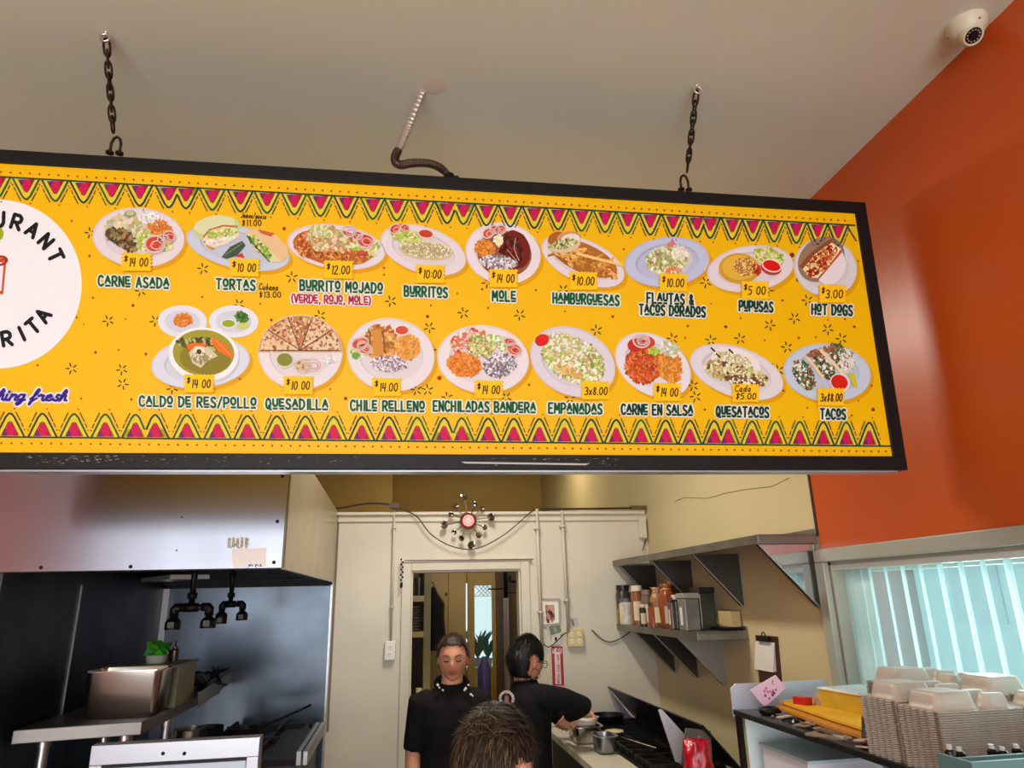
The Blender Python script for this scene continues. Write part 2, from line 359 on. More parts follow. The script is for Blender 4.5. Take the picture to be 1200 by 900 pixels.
# worn scuffs and a painted highlight line on lower frame bar
b = MB(); b.cc = rgb(150, 140, 128)
for k in range(150):
    px = random.choice([random.uniform(30, 150), random.uniform(60, 130), random.uniform(150, 420), random.uniform(575, 720)]); py = random.uniform(534, 544) if px < 450 else random.uniform(537, 546)
    u, v = S(px, py); l = random.uniform(.002, .010); h = random.uniform(.0005, .0016)
    b.add([W(u, v, .0066), W(u + l, v - h * .4, .0066), W(u + l * .8, v + h, .0066), W(u - l * .1, v + h * .7, .0066)], [(0, 1, 2, 3)], col=rgb(*random.choice([(130, 124, 116), (90, 84, 78), (160, 152, 144)])))
b.prism([W(*S(*p), .0062) for p in ((540, 541.5), (690, 543.5), (686, 545.5), (545, 543.5))], N * .0004, col=rgb(190, 185, 180))  # long pale quad is a highlight painted along the bar
obj('scuffs_and_highlight', b, PRINT, SG)['kind'] = 'stuff'
LAY = .0005
class Ink(MB):
    def poly(s, pts, col, lay):
        return s.add([W(*S(*p), lay * LAY) for p in pts], [tuple(range(len(pts)))], col=col)
    def ell(s, cx, cy, rx, ry, rot, col, lay, n=28, wob=0.0):
        a = radians(rot); P = []
        for i in range(n):
            t = 2 * pi * i / n; k = 1 + (jit(wob) if wob else 0)
            x = rx * k * cos(t); y = ry * k * sin(t); P.append((cx + x * cos(a) - y * sin(a), cy + x * sin(a) + y * cos(a)))
        return s.poly(P, col, lay)
    def chips(s, cx, cy, rx, ry, rot, n, size, cols, lay, el=1.6, amt=14):
        a = radians(rot)
        if n > 25 and min(rx, ry) > 4.5: s.ell(cx, cy, rx * .92, ry * .92, rot, rgb(*[sum(c_[k_] for c_ in cols) / len(cols) * .86 for k_ in range(3)]), lay - .2, n=18, wob=.08)
        if n > 12: n = int(n * 1.9); size *= .68
        for _ in range(n):
            r = sqrt(random.random()); t = random.uniform(0, 2 * pi); x = rx * r * cos(t); y = ry * r * sin(t)
            X = cx + x * cos(a) - y * sin(a); Y = cy + x * sin(a) + y * cos(a); q = random.uniform(0, pi); sz = size * random.uniform(.5, 1.3)
            m = random.choice((4, 5, 6)); P = [(X + sz * el * cos(q) * cos(2 * pi * i / m) * random.uniform(.7, 1) - sz * sin(q) * sin(2 * pi * i / m), Y + sz * el * sin(q) * cos(2 * pi * i / m) + sz * cos(q) * sin(2 * pi * i / m) * random.uniform(.7, 1)) for i in range(m)]
            s.poly(P, jcol(random.choice(cols), amt), lay + random.random() * .8)
    def stroke(s, pts, w, col, lay, taper=0):
        for i in range(len(pts) - 1):
            (x0, y0), (x1, y1) = pts[i], pts[i + 1]; l = math.hypot(x1 - x0, y1 - y0) or 1; nx, ny = -(y1 - y0) / l * w / 2, (x1 - x0) / l * w / 2
            s.poly([(x0 + nx, y0 + ny), (x1 + nx, y1 + ny), (x1 - nx, y1 - ny), (x0 - nx, y0 - ny)], col, lay)
        for x, y in pts: s.poly([(x + w / 2 * cos(t * pi / 3), y + w / 2 * sin(t * pi / 3)) for t in range(6)], col, lay + .1)
    def ringo(s, cx, cy, rx, ry, rot, w, col, lay, n=18):
        a = radians(rot); P = []
        for i in range(n + 1):
            t = 2 * pi * i / n; x = rx * cos(t); y = ry * sin(t); P.append((cx + x * cos(a) - y * sin(a), cy + x * sin(a) + y * cos(a)))
        for i in range(n): s.stroke(P[i:i + 2], w, col, lay)
# ---- stroke alphabet, 4 wide by 6 high, y downwards
G = {
'A': [[(0, 6), (2, 0), (4, 6)], [(.8, 4), (3.2, 4)]], 'B': [[(0, 0), (0, 6), (2.8, 6), (3.8, 5), (3.6, 3.8), (2.6, 3), (0, 3)], [(0, 0), (2.6, 0), (3.4, .9), (3.3, 2.1), (2.6, 3)]],
'C': [[(3.8, 1), (3, .1), (1.4, 0), (.3, 1.2), (0, 3), (.4, 5), (1.6, 6), (3, 5.9), (3.9, 5)]], 'D': [[(0, 0), (0, 6), (2, 5.8), (3.6, 4.2), (3.8, 2), (2.8, .4), (0, 0)]],
'E': [[(3.4, 0), (0, 0), (0, 6), (3.6, 6)], [(0, 3), (2.8, 3)]], 'F': [[(3.6, 0), (0, 0), (0, 6)], [(0, 3), (2.8, 3)]],
'G': [[(3.8, 1), (3, .1), (1.4, 0), (.3, 1.2), (0, 3), (.4, 5), (1.6, 6), (3.2, 5.7), (3.8, 4.6), (3.8, 3.2), (2.2, 3.2)]], 'H': [[(0, 0), (0, 6)], [(3.6, 0), (3.6, 6)], [(0, 3.1), (3.6, 2.9)]],
'I': [[(1.0, 0), (1.0, 6)]], 'J': [[(3, 0), (3, 4.8), (2, 6), (.6, 5.8), (0, 4.8)]], 'K': [[(0, 0), (0, 6)], [(3.6, 0), (0, 3.4)], [(1.2, 2.5), (3.8, 6)]], 'L': [[(0, 0), (0, 6), (3.4, 5.8)]],
'M': [[(0, 6), (.3, 0), (2.2, 4), (4.1, 0), (4.4, 6)]], 'N': [[(0, 6), (0, 0), (3.6, 6), (3.6, 0)]], 'O': [[(1.9, 0), (.5, .8), (0, 3), (.5, 5.2), (1.9, 6), (3.3, 5.2), (3.8, 3), (3.3, .8), (1.9, 0)]],
'P': [[(0, 6), (0, 0), (2.6, 0), (3.7, 1), (3.6, 2.6), (2.4, 3.4), (0, 3.4)]], 'Q': [[(1.9, 0), (.5, .8), (0, 3), (.5, 5.2), (1.9, 6), (3.3, 5.2), (3.8, 3), (3.3, .8), (1.9, 0)], [(2.2, 4.2), (4, 6.6)]],
'R': [[(0, 6), (0, 0), (2.6, 0), (3.6, 1), (3.5, 2.4), (2.4, 3.2), (0, 3.2)], [(1.6, 3.2), (3.8, 6)]], 'S': [[(3.5, .8), (2.4, 0), (.8, .3), (.2, 1.6), (1, 2.7), (2.8, 3.3), (3.6, 4.5), (2.9, 5.8), (1.2, 6), (0, 5.2)]],
'T': [[(0, 0), (4, 0)], [(2, 0), (2, 6)]], 'U': [[(0, 0), (.1, 4.6), (1, 6), (2.8, 6), (3.6, 4.6), (3.6, 0)]], 'V': [[(0, 0), (1.8, 6), (3.7, 0)]], 'W': [[(0, 0), (1, 6), (2.2, 2), (3.4, 6), (4.4, 0)]],
'X': [[(0, 0), (3.6, 6)], [(3.6, 0), (0, 6)]], 'Y': [[(0, 0), (1.9, 3), (3.8, 0)], [(1.9, 3), (1.9, 6)]], 'Z': [[(0, 0), (3.6, 0), (0, 6), (3.6, 6)]],
'0': [[(1.7, 0), (.4, 1), (0, 3), (.4, 5), (1.7, 6), (3, 5), (3.3, 3), (3, 1), (1.7, 0)]], '1': [[(.9, .6), (1.5, 0), (1.3, 6)]], '2': [[(0, 1.2), (1, 0), (2.6, .2), (3, 1.6), (0, 6), (3.4, 6)]],
'3': [[(0, .6), (1.6, 0), (3, 1), (2.6, 2.4), (1.2, 2.9), (3, 3.6), (3, 5.2), (1.4, 6), (0, 5.3)]], '4': [[(.4, 0), (0, 3.6), (3, 3.4)], [(2.6, 0), (2.3, 6)]], '5': [[(3, 0), (.4, 0), (.2, 2.6), (2, 2.4), (3, 3.8), (2.4, 5.6), (0, 6)]],
'8': [[(1.6, 2.8), (.3, 1.6), (1.4, 0), (2.8, 1.2), (1.6, 2.8), (.1, 4.6), (1.6, 6), (3.1, 4.8), (1.6, 2.8)]], '$': [[(3, 1.4), (1.8, .6), (.4, 1.4), (2.6, 3.8), (1.6, 5.2), (.2, 4.6)], [(1.7, -.4), (1.4, 6.2)]],
'.': [[(.5, 5.7), (.6, 5.9)]], ':': [[(.5, 2), (.6, 2.2)], [(.5, 4.6), (.6, 4.8)]], ',': [[(.8, 5.4), (.3, 6.8)]], '/': [[(3, -.3), (0, 6.3)]], '(': [[(1.4, -.3), (.3, 1.6), (.2, 4), (1.3, 6.4)]], ')': [[(0, -.3), (1.1, 1.6), (1.2, 4), (.1, 6.4)]],
'&': [[(3.8, 6), (.6, 1.6), (1.4, .1), (2.6, 1), (2, 2.4), (.2, 4.2), (.6, 5.8), (2.2, 5.8), (3.6, 3.6)]], 'x': [[(0, 2.4), (2.6, 5.8)], [(2.6, 2.4), (0, 5.8)]],
'a': [[(2.6, 3), (1, 2.6), (0, 4.4), (.8, 6), (2.2, 5.4), (2.8, 2.8), (2.6, 5.6), (3.3, 6)]], 'd': [[(2.6, 3.2), (1, 2.8), (0, 4.4), (.8, 6), (2.2, 5.4), (3.4, 0), (2.7, 5.6), (3.4, 6)]], 'b': [[(.8, 0), (.2, 5.6), (1.6, 6), (2.8, 4.4), (2, 3), (.5, 3.6)]],
'u': [[(.2, 2.8), (0, 5.2), (1, 6), (2.4, 4.8), (2.8, 2.8), (2.5, 5.6), (3.2, 6)]], 'n': [[(0, 6), (.6, 2.8), (.4, 4.2), (1.6, 2.8), (2.4, 3.2), (2, 5.6), (2.8, 6)]], 'm': [[(0, 6), (.5, 2.8), (.4, 4), (1.4, 2.8), (1.6, 6), (1.7, 4), (2.8, 2.8), (3, 5.6), (3.6, 6)]],
'o': [[(1.4, 2.8), (.1, 4), (.4, 5.8), (1.8, 5.8), (2.5, 4.2), (1.4, 2.8)]], 'q': [[(2.4, 3), (.8, 2.8), (0, 4.4), (.8, 5.8), (2.2, 5), (2.6, 2.8), (1.9, 8)]], 'e': [[(.2, 4.6), (2.2, 3.8), (1.6, 2.7), (.3, 3.6), (.2, 5.4), (1.4, 6), (2.9, 5)]],
's': [[(2.2, 3), (1.2, 2.7), (.9, 3.8), (2, 5), (1.2, 6), (0, 5.5)]], 'h': [[(.2, 5.2), (2.2, 1), (1.7, 0), (1, 1.4), (.2, 6), (1.3, 3.2), (2.2, 3), (2, 5.6), (2.9, 5.8)]], 'i': [[(.6, 2.9), (.2, 5.4), (1.1, 6), (1.7, 5.5)], [(1, 1.4), (1.05, 1.5)]],
'g': [[(2.4, 3.1), (1, 2.8), (0, 4.4), (.7, 5.8), (2, 5.2), (2.6, 2.9), (1.9, 7.2), (.8, 8.4), (0, 7.8), (1.2, 6.6), (3.2, 5.6)]], 'f': [[(0, 5.2), (2, 2.6), (2.8, .4), (2.2, -.2), (1.6, 1.2), (.4, 7.8), (0, 8.2), (.2, 6.8), (2.4, 4.8)]], 'r': [[(0, 3.6), (.9, 2.8), (1.2, 3.4), (2, 3.2), (1.6, 5.4), (2.2, 6), (2.8, 5.4)]],
'#': [[(0, 5.7), (.2, 5.9)]], ' ': [],
}
def gw(c): return max([p[0] for st in G[c] for p in st] or [1.6])
def write(mb, txt, x0, x1, yc, h, thick, col, lay, slope=0.0, quirk=True, slant=0.0, outline=None, ow=0, gap=1.6):
    adv = []; tot = 0
    for c in txt: adv.append(tot); tot += gw(c) + gap
    tot -= gap; sxx = (x1 - x0) / tot; sy = h / 6.0; prev = ' '; xm = (x0 + x1) / 2; runs = []
    for c, a in zip(txt, adv):
        small = quirk and c in 'AOEU' and prev not in ' (/&' ; wd = gw(c)
        for st in G[c]:
            P = []
            for (gx, gy) in st:
                if small: gy = gy * .7
                X = x0 + (a + gx) * sxx + (3 - gy) * slant * sy; Y = yc + (gy - 3) * sy + (X - xm) * slope
                P.append((X, Y))
            runs.append(P)
        if small:
            X0 = x0 + a * sxx; X1 = x0 + (a + wd) * sxx; Y = yc + 2.9 * sy + ((X0 + X1) / 2 - xm) * slope
            runs.append([(X0 + .5, Y), (X1 - .5, Y)])
        prev = c
    for P in runs:
        if outline: mb.stroke(P, thick + ow, outline, lay - 1)
    for P in runs: mb.stroke(P, thick, col, lay)
# ---- border bands
ytop = lambda x: 207.4 + .0568 * x
ybot = lambda x: 512 + .0105 * x
GREEN = rgb(12, 62, 58); GRN2 = rgb(16, 92, 62); MAG = rgb(200, 24, 84); PUR = rgb(112, 40, 110); BAND = rgb(226, 200, 48)
tops = [-3, 31, 65, 98, 131, 164, (198, 218), 249, 282, 313, 345, 375.5, 406, 437, 465, 495, (524, 543), 570, 598, 626, 654, 681.5, 709, 735.5, 762, 788.5, (816.7, 832), 858, 882, 907, 933, 958, 982, 1002]
bots = [12, 50, 87, 123.5, (159, 182), 219, 255, 290, 324.6, 358, 391, 424, 456, 489, (520.5, 541), 572, 602, 632, 661.5, 692.7, 722, 751, 780, 808.4, (836.7, 853), 881, 909, 937, 964.5, 991.5, 1018.4]
def xmax(y): return 1001 + (y - 252) * .16
for name, lst, yf, sg in (('top', tops, ytop, 1), ('bottom', bots, ybot, -1)):
    b = Ink()
    x1 = xmax(yf(1020)) - 1
    N_ = 60
    for i in range(N_):
        xa = -60 + (x1 + 60) * i / N_; xb = -60 + (x1 + 60) * (i + 1) / N_
        b.poly([(xa, yf(xa) - .9), (xb, yf(xb) - .9), (xb, yf(xb) + .9), (xa, yf(xa) + .9)], GREEN, 3)
    for c in lst:
        for j, q in enumerate(c if isinstance(c, tuple) else (c,)):
            sc = (34 - (34 - 25.5) * q / 1000.) / 34 if sg > 0 else (36.5 - (36.5 - 27) * q / 1020.) / 34
            if q > 1000 and sg > 0: 
                b.stroke([(993, yf(993) + 2), (1003, yf(1003) + 18)], 1.6, GREEN, 3); b.stroke([(1000, yf(1000) + 3), (1004, yf(1003) + 9)], 2, BAND, 2); continue
            H = 25.5 * (1.0 if sg > 0 else 1.12) * (.97 + .03 * sc); y0 = yf(q); hw = 15.6 * sc
            lx = -1 if not (isinstance(c, tuple) and j == 1) else -.64; rx_ = 1 if not (isinstance(c, tuple) and j == 0) else .64
            top_ = lambda k: 0 if abs(k) == 1 else .62
            Y = lambda f: y0 + sg * f * H
            b.poly([(q + lx * hw, Y(.0 if lx == -1 else .38)), (q + rx_ * hw, Y(.0 if rx_ == 1 else .38)), (q + hw * .2, Y(.93)), (q, Y(1.0)), (q - hw * .2, Y(.93))], BAND, 1)
            if lx == -.64 or rx_ == .64: b.poly([(q + lx * hw, Y(0)), (q + rx_ * hw, Y(0)), (q + rx_ * hw, Y(.38)), (q + lx * hw, Y(.38))], BAND, 1)
            b.poly([(q - hw * .58, Y(.05)), (q + hw * .58, Y(.05)), (q + hw * .1, Y(.6)), (q - hw * .1, Y(.6))], MAG, 2)
            b.poly([(q - hw * .58, Y(.05)), (q - hw * .12, Y(.05)), (q - hw * .36, Y(.33))], PUR, 2.5); b.poly([(q + hw * .58, Y(.05)), (q + hw * .25, Y(.05)), (q + hw * .36, Y(.3))], rgb(170, 30, 60), 2.5)
            b.stroke([(q - hw * (.62 if lx == -1 else .6), Y(.06)), (q - hw * .13, Y(.6)), (q, Y(.64)), (q + hw * .13, Y(.6)), (q + hw * .62, Y(.06))], .7, rgb(80, 40, 30), 3)
            b.stroke([(q + lx * hw, Y(.02 if lx == -1 else .38)), (q - hw * .3, Y(.82)), (q - hw * .08, Y(.96)), (q + hw * .08, Y(.96)), (q + hw * .3, Y(.82)), (q + rx_ * hw, Y(.02 if rx_ == 1 else .38))], 2.1, GREEN if q % 2 < 1 else GRN2, 3)
            for sd in (-1, 1):
                if (sd == -1 and lx != -1) or (sd == 1 and rx_ != 1): continue
                b.stroke([(q + sd * hw * .93, Y(.42)), (q + sd * hw * .8, Y(.58))], 1.1, GREEN, 3); b.stroke([(q + sd * hw * .74, Y(.66)), (q + sd * hw * .42, Y(1.02))], 1.2, GREEN, 3)
                b.ell(q + sd * hw * 1.02, Y(.3), .9, .9, 0, GREEN, 3, n=5)
            b.ell(q + hw * .3, Y(1.16), 1, 1, 0, rgb(150, 40, 10), 3, n=5)
    nd = 104
    for i in range(nd):
        if sg > 0:
            f = i / (nd - 1); x = -10 + (1000) * (f * 1.17 - .17 * f * f); y = 201.6 + .0577 * x
            if x > 995: continue
        else:
            f = i / (nd - 1); x = -10 + 1048 * (f * 1.16 - .16 * f * f); y = 519.3 + .0094 * x
        b.ell(x, y, 1.3, 1.15, 0, rgb(150, 50, 8), 2, n=7)
    obj('printed_%s_border' % ('upper' if sg > 0 else 'lower'), b, PRINT, SG, flat=True)
# ---- confetti print
b = Ink()
stars = [(106, 273), (127, 376), (84, 432), (143, 433), (144, 450), (66, 394), (182, 376), (238, 315), (342, 325), (280, 357), (458, 353), (543, 367), (609, 369), (503, 384), (488, 457), (501, 457), (699, 387), (788, 397), (833, 399), (812, 452), (815, 465), (827, 331), (660, 340), (946, 352), (902, 381), (931, 373), (867, 397), (922, 407), (986, 397), (970, 386), (901, 431), (571, 331), (375, 370), (202, 455), (165, 341), (668, 467), (900, 340), (912, 434), (524, 466), (593, 466)]
for x, y in stars:
    o = random.random()
    for k in range(5):
        a = 2 * pi * k / 5 + o; b.stroke([(x + 2.8 * cos(a), y + 2.8 * sin(a)), (x + 6.3 * cos(a), y + 6.3 * sin(a))], 1.5, rgb(40, 50, 30), 1)
for x, y, r in [(84, 259, 1.2), (105, 300, 1.6), (109, 349, 1.4), (156, 358, 1.8), (90, 372, 1.3), (112, 413, 1.8), (171, 415, 1.8), (139, 410, 1.2), (44, 428, 1.4), (95, 467, 1.4), (154, 468, 1.4), (98, 380, .9), (147, 374, 1), (237, 348, 1.2), (305, 356, 1.2), (333, 268, 2.2), (450, 314, 1.5), (318, 375, 1.6), (281, 444, 1.4), (405, 467, 2.2), (387, 456, 1.2), (450, 322, 1.2), (536, 344, 1.2), (505, 358, 1.2), (565, 339, 1.4), (628, 340, 1.4), (501, 371, 2), (572, 361, 1.4), (515, 443, 2.8), (620, 451, 1.6), (510, 410, 1.4), (731, 292, 1.4), (718, 371, 1.8), (662, 365, 1.2), (806, 382, 1.6), (850, 383, 1.6), (803, 396, 1.3), (833, 356, 1), (826, 480, 1.4), (928, 299, 3), (935, 328, 2.4), (917, 352, 1.4), (868, 373, 1.3), (990, 374, 1.3), (1006, 306, 1.2), (1001, 383, 1.6), (851, 383, 1.6), (936, 396, 1.6), (956, 395, 1.2), (896, 399, 1.2), (918, 458, 1.4), (1021, 452, 1.4), (1023, 480, 2.2), (998, 487, 1.4), (946, 478, 1.2), (1006, 470, 1), (970, 375, 1)]:
    b.ell(x, y, r, r, 0, rgb(*random.choice([(170, 50, 10), (120, 50, 20), (190, 40, 20)])), 1, n=8)
obj('printed_confetti', b, PRINT, SG, flat=True)['kind'] = 'stuff'
# ---- logo roundel
b = Ink(); b.ell(-3, 333, 99, 99, 0, rgb(236, 236, 242), 1.2, n=72)
def arc_text(txt, cx, cy, r, a0, da, h, flip=False):
    for i, c in enumerate(txt):
        a = radians(a0 + da * i); wd = gw(c); k = h / 6
        for st in G[c]:
            P = []
            for gx, gy in st:
                tx = (gx - wd / 2) * k; ty = (3 - gy) * k
                if not flip: P.append((cx + (r + ty) * cos(a) + tx * sin(a), cy - (r + ty) * sin(a) + tx * cos(a)))
                else: P.append((cx + (r - ty) * cos(a) - tx * sin(a), cy - (r - ty) * sin(a) - tx * cos(a)))
            b.stroke(P, 4.3, rgb(24, 24, 30), 3)
arc_text('URANT', -3, 333, 76, 88, -15.6, 16)
arc_text('RITA', -3, 333, 65, -80, 15.2, 16, flip=True)
b.ell(-2, 274, 6.5, 8, 0, rgb(160, 170, 30), 3, n=14)
b.poly([(-12, 304), (8, 302), (4, 345), (-8, 345)], rgb(205, 80, 20), 3); b.poly([(-10, 309), (5, 307), (2, 341), (-6, 341)], rgb(236, 236, 242), 4)
b.ringo(0, 306, 8.5, 5, -8, 2.6, rgb(200, 60, 20), 5); b.ringo(0, 309, 4, 2.4, -8, 1.4, rgb(210, 40, 60), 5)
obj('printed_roundel', b, PRINT, SG, label='white round logo with black lettering', flat=True)
b = Ink(); write(b, 'hing fresh', -2, 80, 463, 13, 2.8, rgb(58, 32, 150), 3, slope=.012, quirk=False, slant=.28, outline=rgb(240, 236, 240), ow=4, gap=.15)
obj('printed_slogan', b, PRINT, SG, flat=True)
# ---- dish names
LBL = [('CARNE ASADA', 116, 198, 331), ('TORTAS', 254, 299, 334), ('BURRITO MOJADO', 352, 448, 336.5), ('BURRITOS', 474, 524, 342.5), ('MOLE', 577, 604, 347.5), ('HAMBURGUESAS', 648, 725, 351), ('FLAUTAS &', 758, 812, 350.5), ('TACOS DORADOS', 749, 826, 364.5), ('PUPUSAS', 866, 905, 359.5), ('HOT DOGS', 951, 998, 363.5),
       ('CALDO DE RES/POLLO', 164, 300, 471.5), ('QUESADILLA', 312, 384, 474), ('CHILE RELLENO', 411, 497, 476), ('ENCHILADAS BANDERA', 508, 627, 477), ('EMPANADAS', 643, 705, 479), ('CARNE EN SALSA', 728, 811, 480.5), ('QUESATACOS', 839, 900, 483), ('TACOS', 961, 990, 485.5)]
for t, x0, x1, yc in LBL:
    b = Ink(); c = rgb(8, 92, 56) if x0 < 700 else rgb(6, 62, 52)
    write(b, t, x0, x1, yc, 11.6, 2.4, c, 6, slope=.04 if yc < 400 else .0175, outline=rgb(240, 236, 222), ow=3.0, gap=2.0)
    obj('printed_dish_name', b, PRINT, SG, flat=True)
b = Ink(); write(b, '(VERDE, ROJO, MOLE)', 342, 434, 351.5, 9.5, 1.9, rgb(176, 26, 80), 6, slope=.03, outline=rgb(244, 238, 230), ow=2.6); obj('printed_dish_name', b, PRINT, SG, label='magenta lettering', flat=True)
b = Ink(); pen = rgb(60, 40, 20)
write(b, 'Jamon/queso', 283, 312, 253, 6, .9, pen, 3, slope=.06, quirk=False, slant=.2); write(b, '$11.00', 284, 306, 261.5, 6.5, 1.1, pen, 3, quirk=False)
obj('handwriting', b, PRINT, SG, label='thin handwriting above the tortas plate', flat=True); b = Ink()
write(b, 'Cubana', 304, 326, 336.5, 7, 1.1, pen, 3, slope=.06, quirk=False, slant=.2); write(b, '$13.00', 304, 329, 345.5, 6.5, 1.1, pen, 3, quirk=False)
obj('handwriting', b, PRINT, SG, label='thin handwriting right of the word tortas', flat=True)
# ================================================================== printed dishes
PLT = [  # cx, cy, rx, ry, rot, colour
 (162.5, 278.5, 54, 35, 4), (279, 290, 62, 25, 13), (394, 289.5, 58, 26, 8), (496, 293, 52, 27, 18), (589.5, 297, 44.5, 36, 12), (683, 306, 52, 25, 24), (781.5, 307, 50, 29, -6), (879, 315, 51, 27, -8), (967, 313.5, 37.5, 34, 20),
 (235, 425, 58, 30, -6), (352, 413, 49.5, 44, 0), (458, 416, 51.5, 43, 10), (566, 421, 54, 40, 5), (671, 424, 52, 39, 25), (765, 428, 48, 34, 32), (863, 436, 57, 29, 19), (969, 437, 51.5, 34, 6)]
WARM = (226, 214, 222); COOL = (196, 204, 222)
COLR = [WARM, COOL, WARM, WARM, (232, 220, 228), WARM, (190, 196, 226), WARM, (216, 212, 218), (214, 218, 234), (228, 220, 224), (228, 220, 226), (232, 222, 228), (220, 212, 226), (228, 222, 232), (224, 216, 224), (196, 206, 226)]
def onion(b, x, y, r, rot=0, tom=True, sc=.8):
    if tom: b.ell(x, y, r, r * sc, rot, rgb(206, 70, 50), 8); b.chips(x, y, r * .7, r * sc * .7, rot, 10, r * .2, [(226, 120, 90), (190, 50, 40)], 9)
    b.ringo(x, y, r, r * sc, rot, r * .22, rgb(240, 214, 206), 10)
    b.ringo(x + r * .2, y + r * .1, r * .55, r * sc * .5, rot, r * .14, rgb(236, 200, 196), 10)
RICE = [(222, 140, 50), (206, 120, 44), (232, 160, 74), (196, 104, 36)]
BEAN = [(196, 186, 200), (226, 220, 230), (150, 130, 140), (120, 98, 104), (240, 236, 240)]
LET = [(190, 200, 90), (214, 216, 140), (150, 176, 60), (230, 226, 180)]
MEAT = [(96, 74, 46), (130, 104, 64), (74, 58, 38), (160, 134, 90)]
CHEESE = [(236, 226, 200), (214, 200, 160), (246, 240, 224), (186, 180, 120)]
BRN = [(150, 76, 34), (120, 56, 26), (182, 104, 52), (206, 150, 100)]
def dish(i, b):
    cx, cy, rx, ry, rot = PLT[i]
    if i == 0:
        b.chips(150, 268, 26, 15, 4, 60, 4, [(206, 196, 160), (224, 214, 184), (180, 170, 120)], 4); b.ell(153, 251, 7, 4, 0, rgb(150, 150, 110), 6); b.ell(153, 250.5, 5, 2.6, 0, rgb(196, 196, 150), 7)
        b.chips(177, 257, 14, 8, 10, 90, 2, [(226, 222, 220), (190, 180, 184), (246, 242, 240)], 5); b.chips(188, 268, 14, 9, 15, 110, 1.8, RICE, 5.5)
        b.chips(142, 278, 17, 8, 20, 70, 3.2, MEAT, 6, el=2); b.chips(150, 288, 12, 5, 20, 40, 3, MEAT, 6, el=2); b.chips(170, 282, 10, 12, 20, 50, 2.6, LET, 6); b.chips(194, 288, 9, 6, 0, 20, 2.6, LET, 6)
        onion(b, 199, 278, 7, 30, sc=.9); onion(b, 192, 281, 6.5); onion(b, 182, 287, 11.5, 0, sc=.86)
    elif i == 1:
        b.ell(254, 268, 28, 15, -5, rgb(196, 204, 146), 4, wob=.03); b.ell(252, 264, 24, 11, -8, rgb(214, 218, 170), 4.5, wob=.03)
        b.poly([(238, 282), (243, 272), (262, 266), (276, 268), (282, 276), (268, 286), (248, 292), (242, 291)], rgb(226, 214, 186), 5.4); b.stroke([(239, 278), (246, 270), (262, 265), (278, 266)], 2, rgb(190, 110, 50), 6)
        b.chips(260, 274, 18, 5, -8, 60, 2.2, LET, 7); b.chips(258, 283, 18, 4, -12, 40, 2.4, [(240, 232, 226), (220, 206, 196)], 7); b.stroke([(240, 284), (245, 290), (250, 292)], 2.4, rgb(206, 140, 40), 7)
        b.poly([(260, 302), (270, 290), (284, 283), (288, 288), (278, 300), (266, 304)], rgb(64, 84, 66), 8); b.stroke([(264, 300), (284, 286)], 1.2, rgb(110, 130, 100), 9); b.poly([(276, 301), (284, 297), (287, 303)], rgb(214, 50, 24), 8)
        b.poly([(288, 272), (302, 268), (324, 276), (337, 290), (338, 300), (330, 308), (316, 307), (300, 294)], rgb(226, 190, 146), 5); b.poly([(302, 269), (322, 274), (318, 278), (306, 274)], rgb(196, 104, 56), 6)
        b.poly([(288, 274), (298, 276), (318, 296), (330, 307), (316, 307), (298, 292)], rgb(214, 214, 160), 6); b.chips(305, 290, 17, 4.5, 46, 70, 2.3, [(120, 160, 50), (150, 180, 70), (70, 110, 40), (226, 220, 160)], 7); b.stroke([(290, 277), (302, 292), (316, 307)], 1.4, rgb(80, 70, 50), 8)
    elif i == 2:
        b.ell(391, 290, 48, 21, 8, rgb(190, 100, 44), 4, wob=.02); b.chips(360, 288, 14, 14, 10, 90, 2.2, [(176, 82, 34), (206, 120, 56), (226, 160, 96), (150, 60, 26)], 5)
        b.chips(386, 283, 26, 16, 20, 190, 3, [(206, 190, 140), (226, 212, 172), (180, 160, 110), (190, 130, 70)], 6); b.chips(376, 272, 14, 7, 20, 50, 2.4, [(190, 190, 120), (226, 220, 180)], 7); b.chips(398, 302, 30, 6, 8, 80, 2.2, BRN + RICE, 7)
        b.chips(428, 290, 16, 12, 20, 50, 3, LET + [(240, 234, 210)], 6); b.chips(424, 299, 8, 4, 0, 30, 2, [(196, 84, 50), (176, 60, 36)], 8); onion(b, 409, 272, 8, 0, False); onion(b, 419, 277, 6, 0); onion(b, 428, 283, 10, 10)
    elif i == 3:
        b.ell(499, 294, 32, 11, 6, rgb(206, 192, 150), 4.5, wob=.02); b.ell(499, 291, 31, 8, 6, rgb(226, 216, 180), 5); b.chips(499, 293, 30, 9, 6, 150, 1.5, [(206, 190, 140), (236, 228, 200), (176, 158, 110)], 6)
        b.chips(476, 277, 18, 7, 10, 80, 2.4, LET, 6); onion(b, 463, 269, 6.5, -30); onion(b, 475, 268, 5, 20); b.ell(499, 275, 9.5, 5.6, 8, rgb(236, 200, 190), 7); b.ell(499, 274.6, 8, 4.4, 8, rgb(190, 66, 40), 8)
    elif i == 4:
        b.ell(591, 298, 32, 27, 10, rgb(150, 84, 60), 4); b.ell(604, 293, 17, 23, -15, rgb(112, 32, 22), 5, wob=.02); b.chips(599, 294, 12, 18, -15, 70, 2.6, [(84, 24, 18), (60, 20, 16), (130, 46, 32)], 6, el=2); b.stroke([(604, 280), (602, 292), (608, 306)], 1, rgb(206, 150, 140), 8); b.stroke([(594, 293), (600, 300), (606, 308)], 1, rgb(200, 130, 120), 8)
        b.chips(568, 292, 12, 10, 20, 130, 1.8, RICE, 7); b.chips(584, 308, 22, 8, 5, 150, 1.8, BEAN, 8); b.chips(584, 282, 5, 7, 0, 30, 2, [(236, 226, 160), (240, 240, 210)], 8); onion(b, 572, 274, 7, -30); onion(b, 580, 270, 6, 20); onion(b, 586, 270, 6.5, -10)
    elif i == 5:
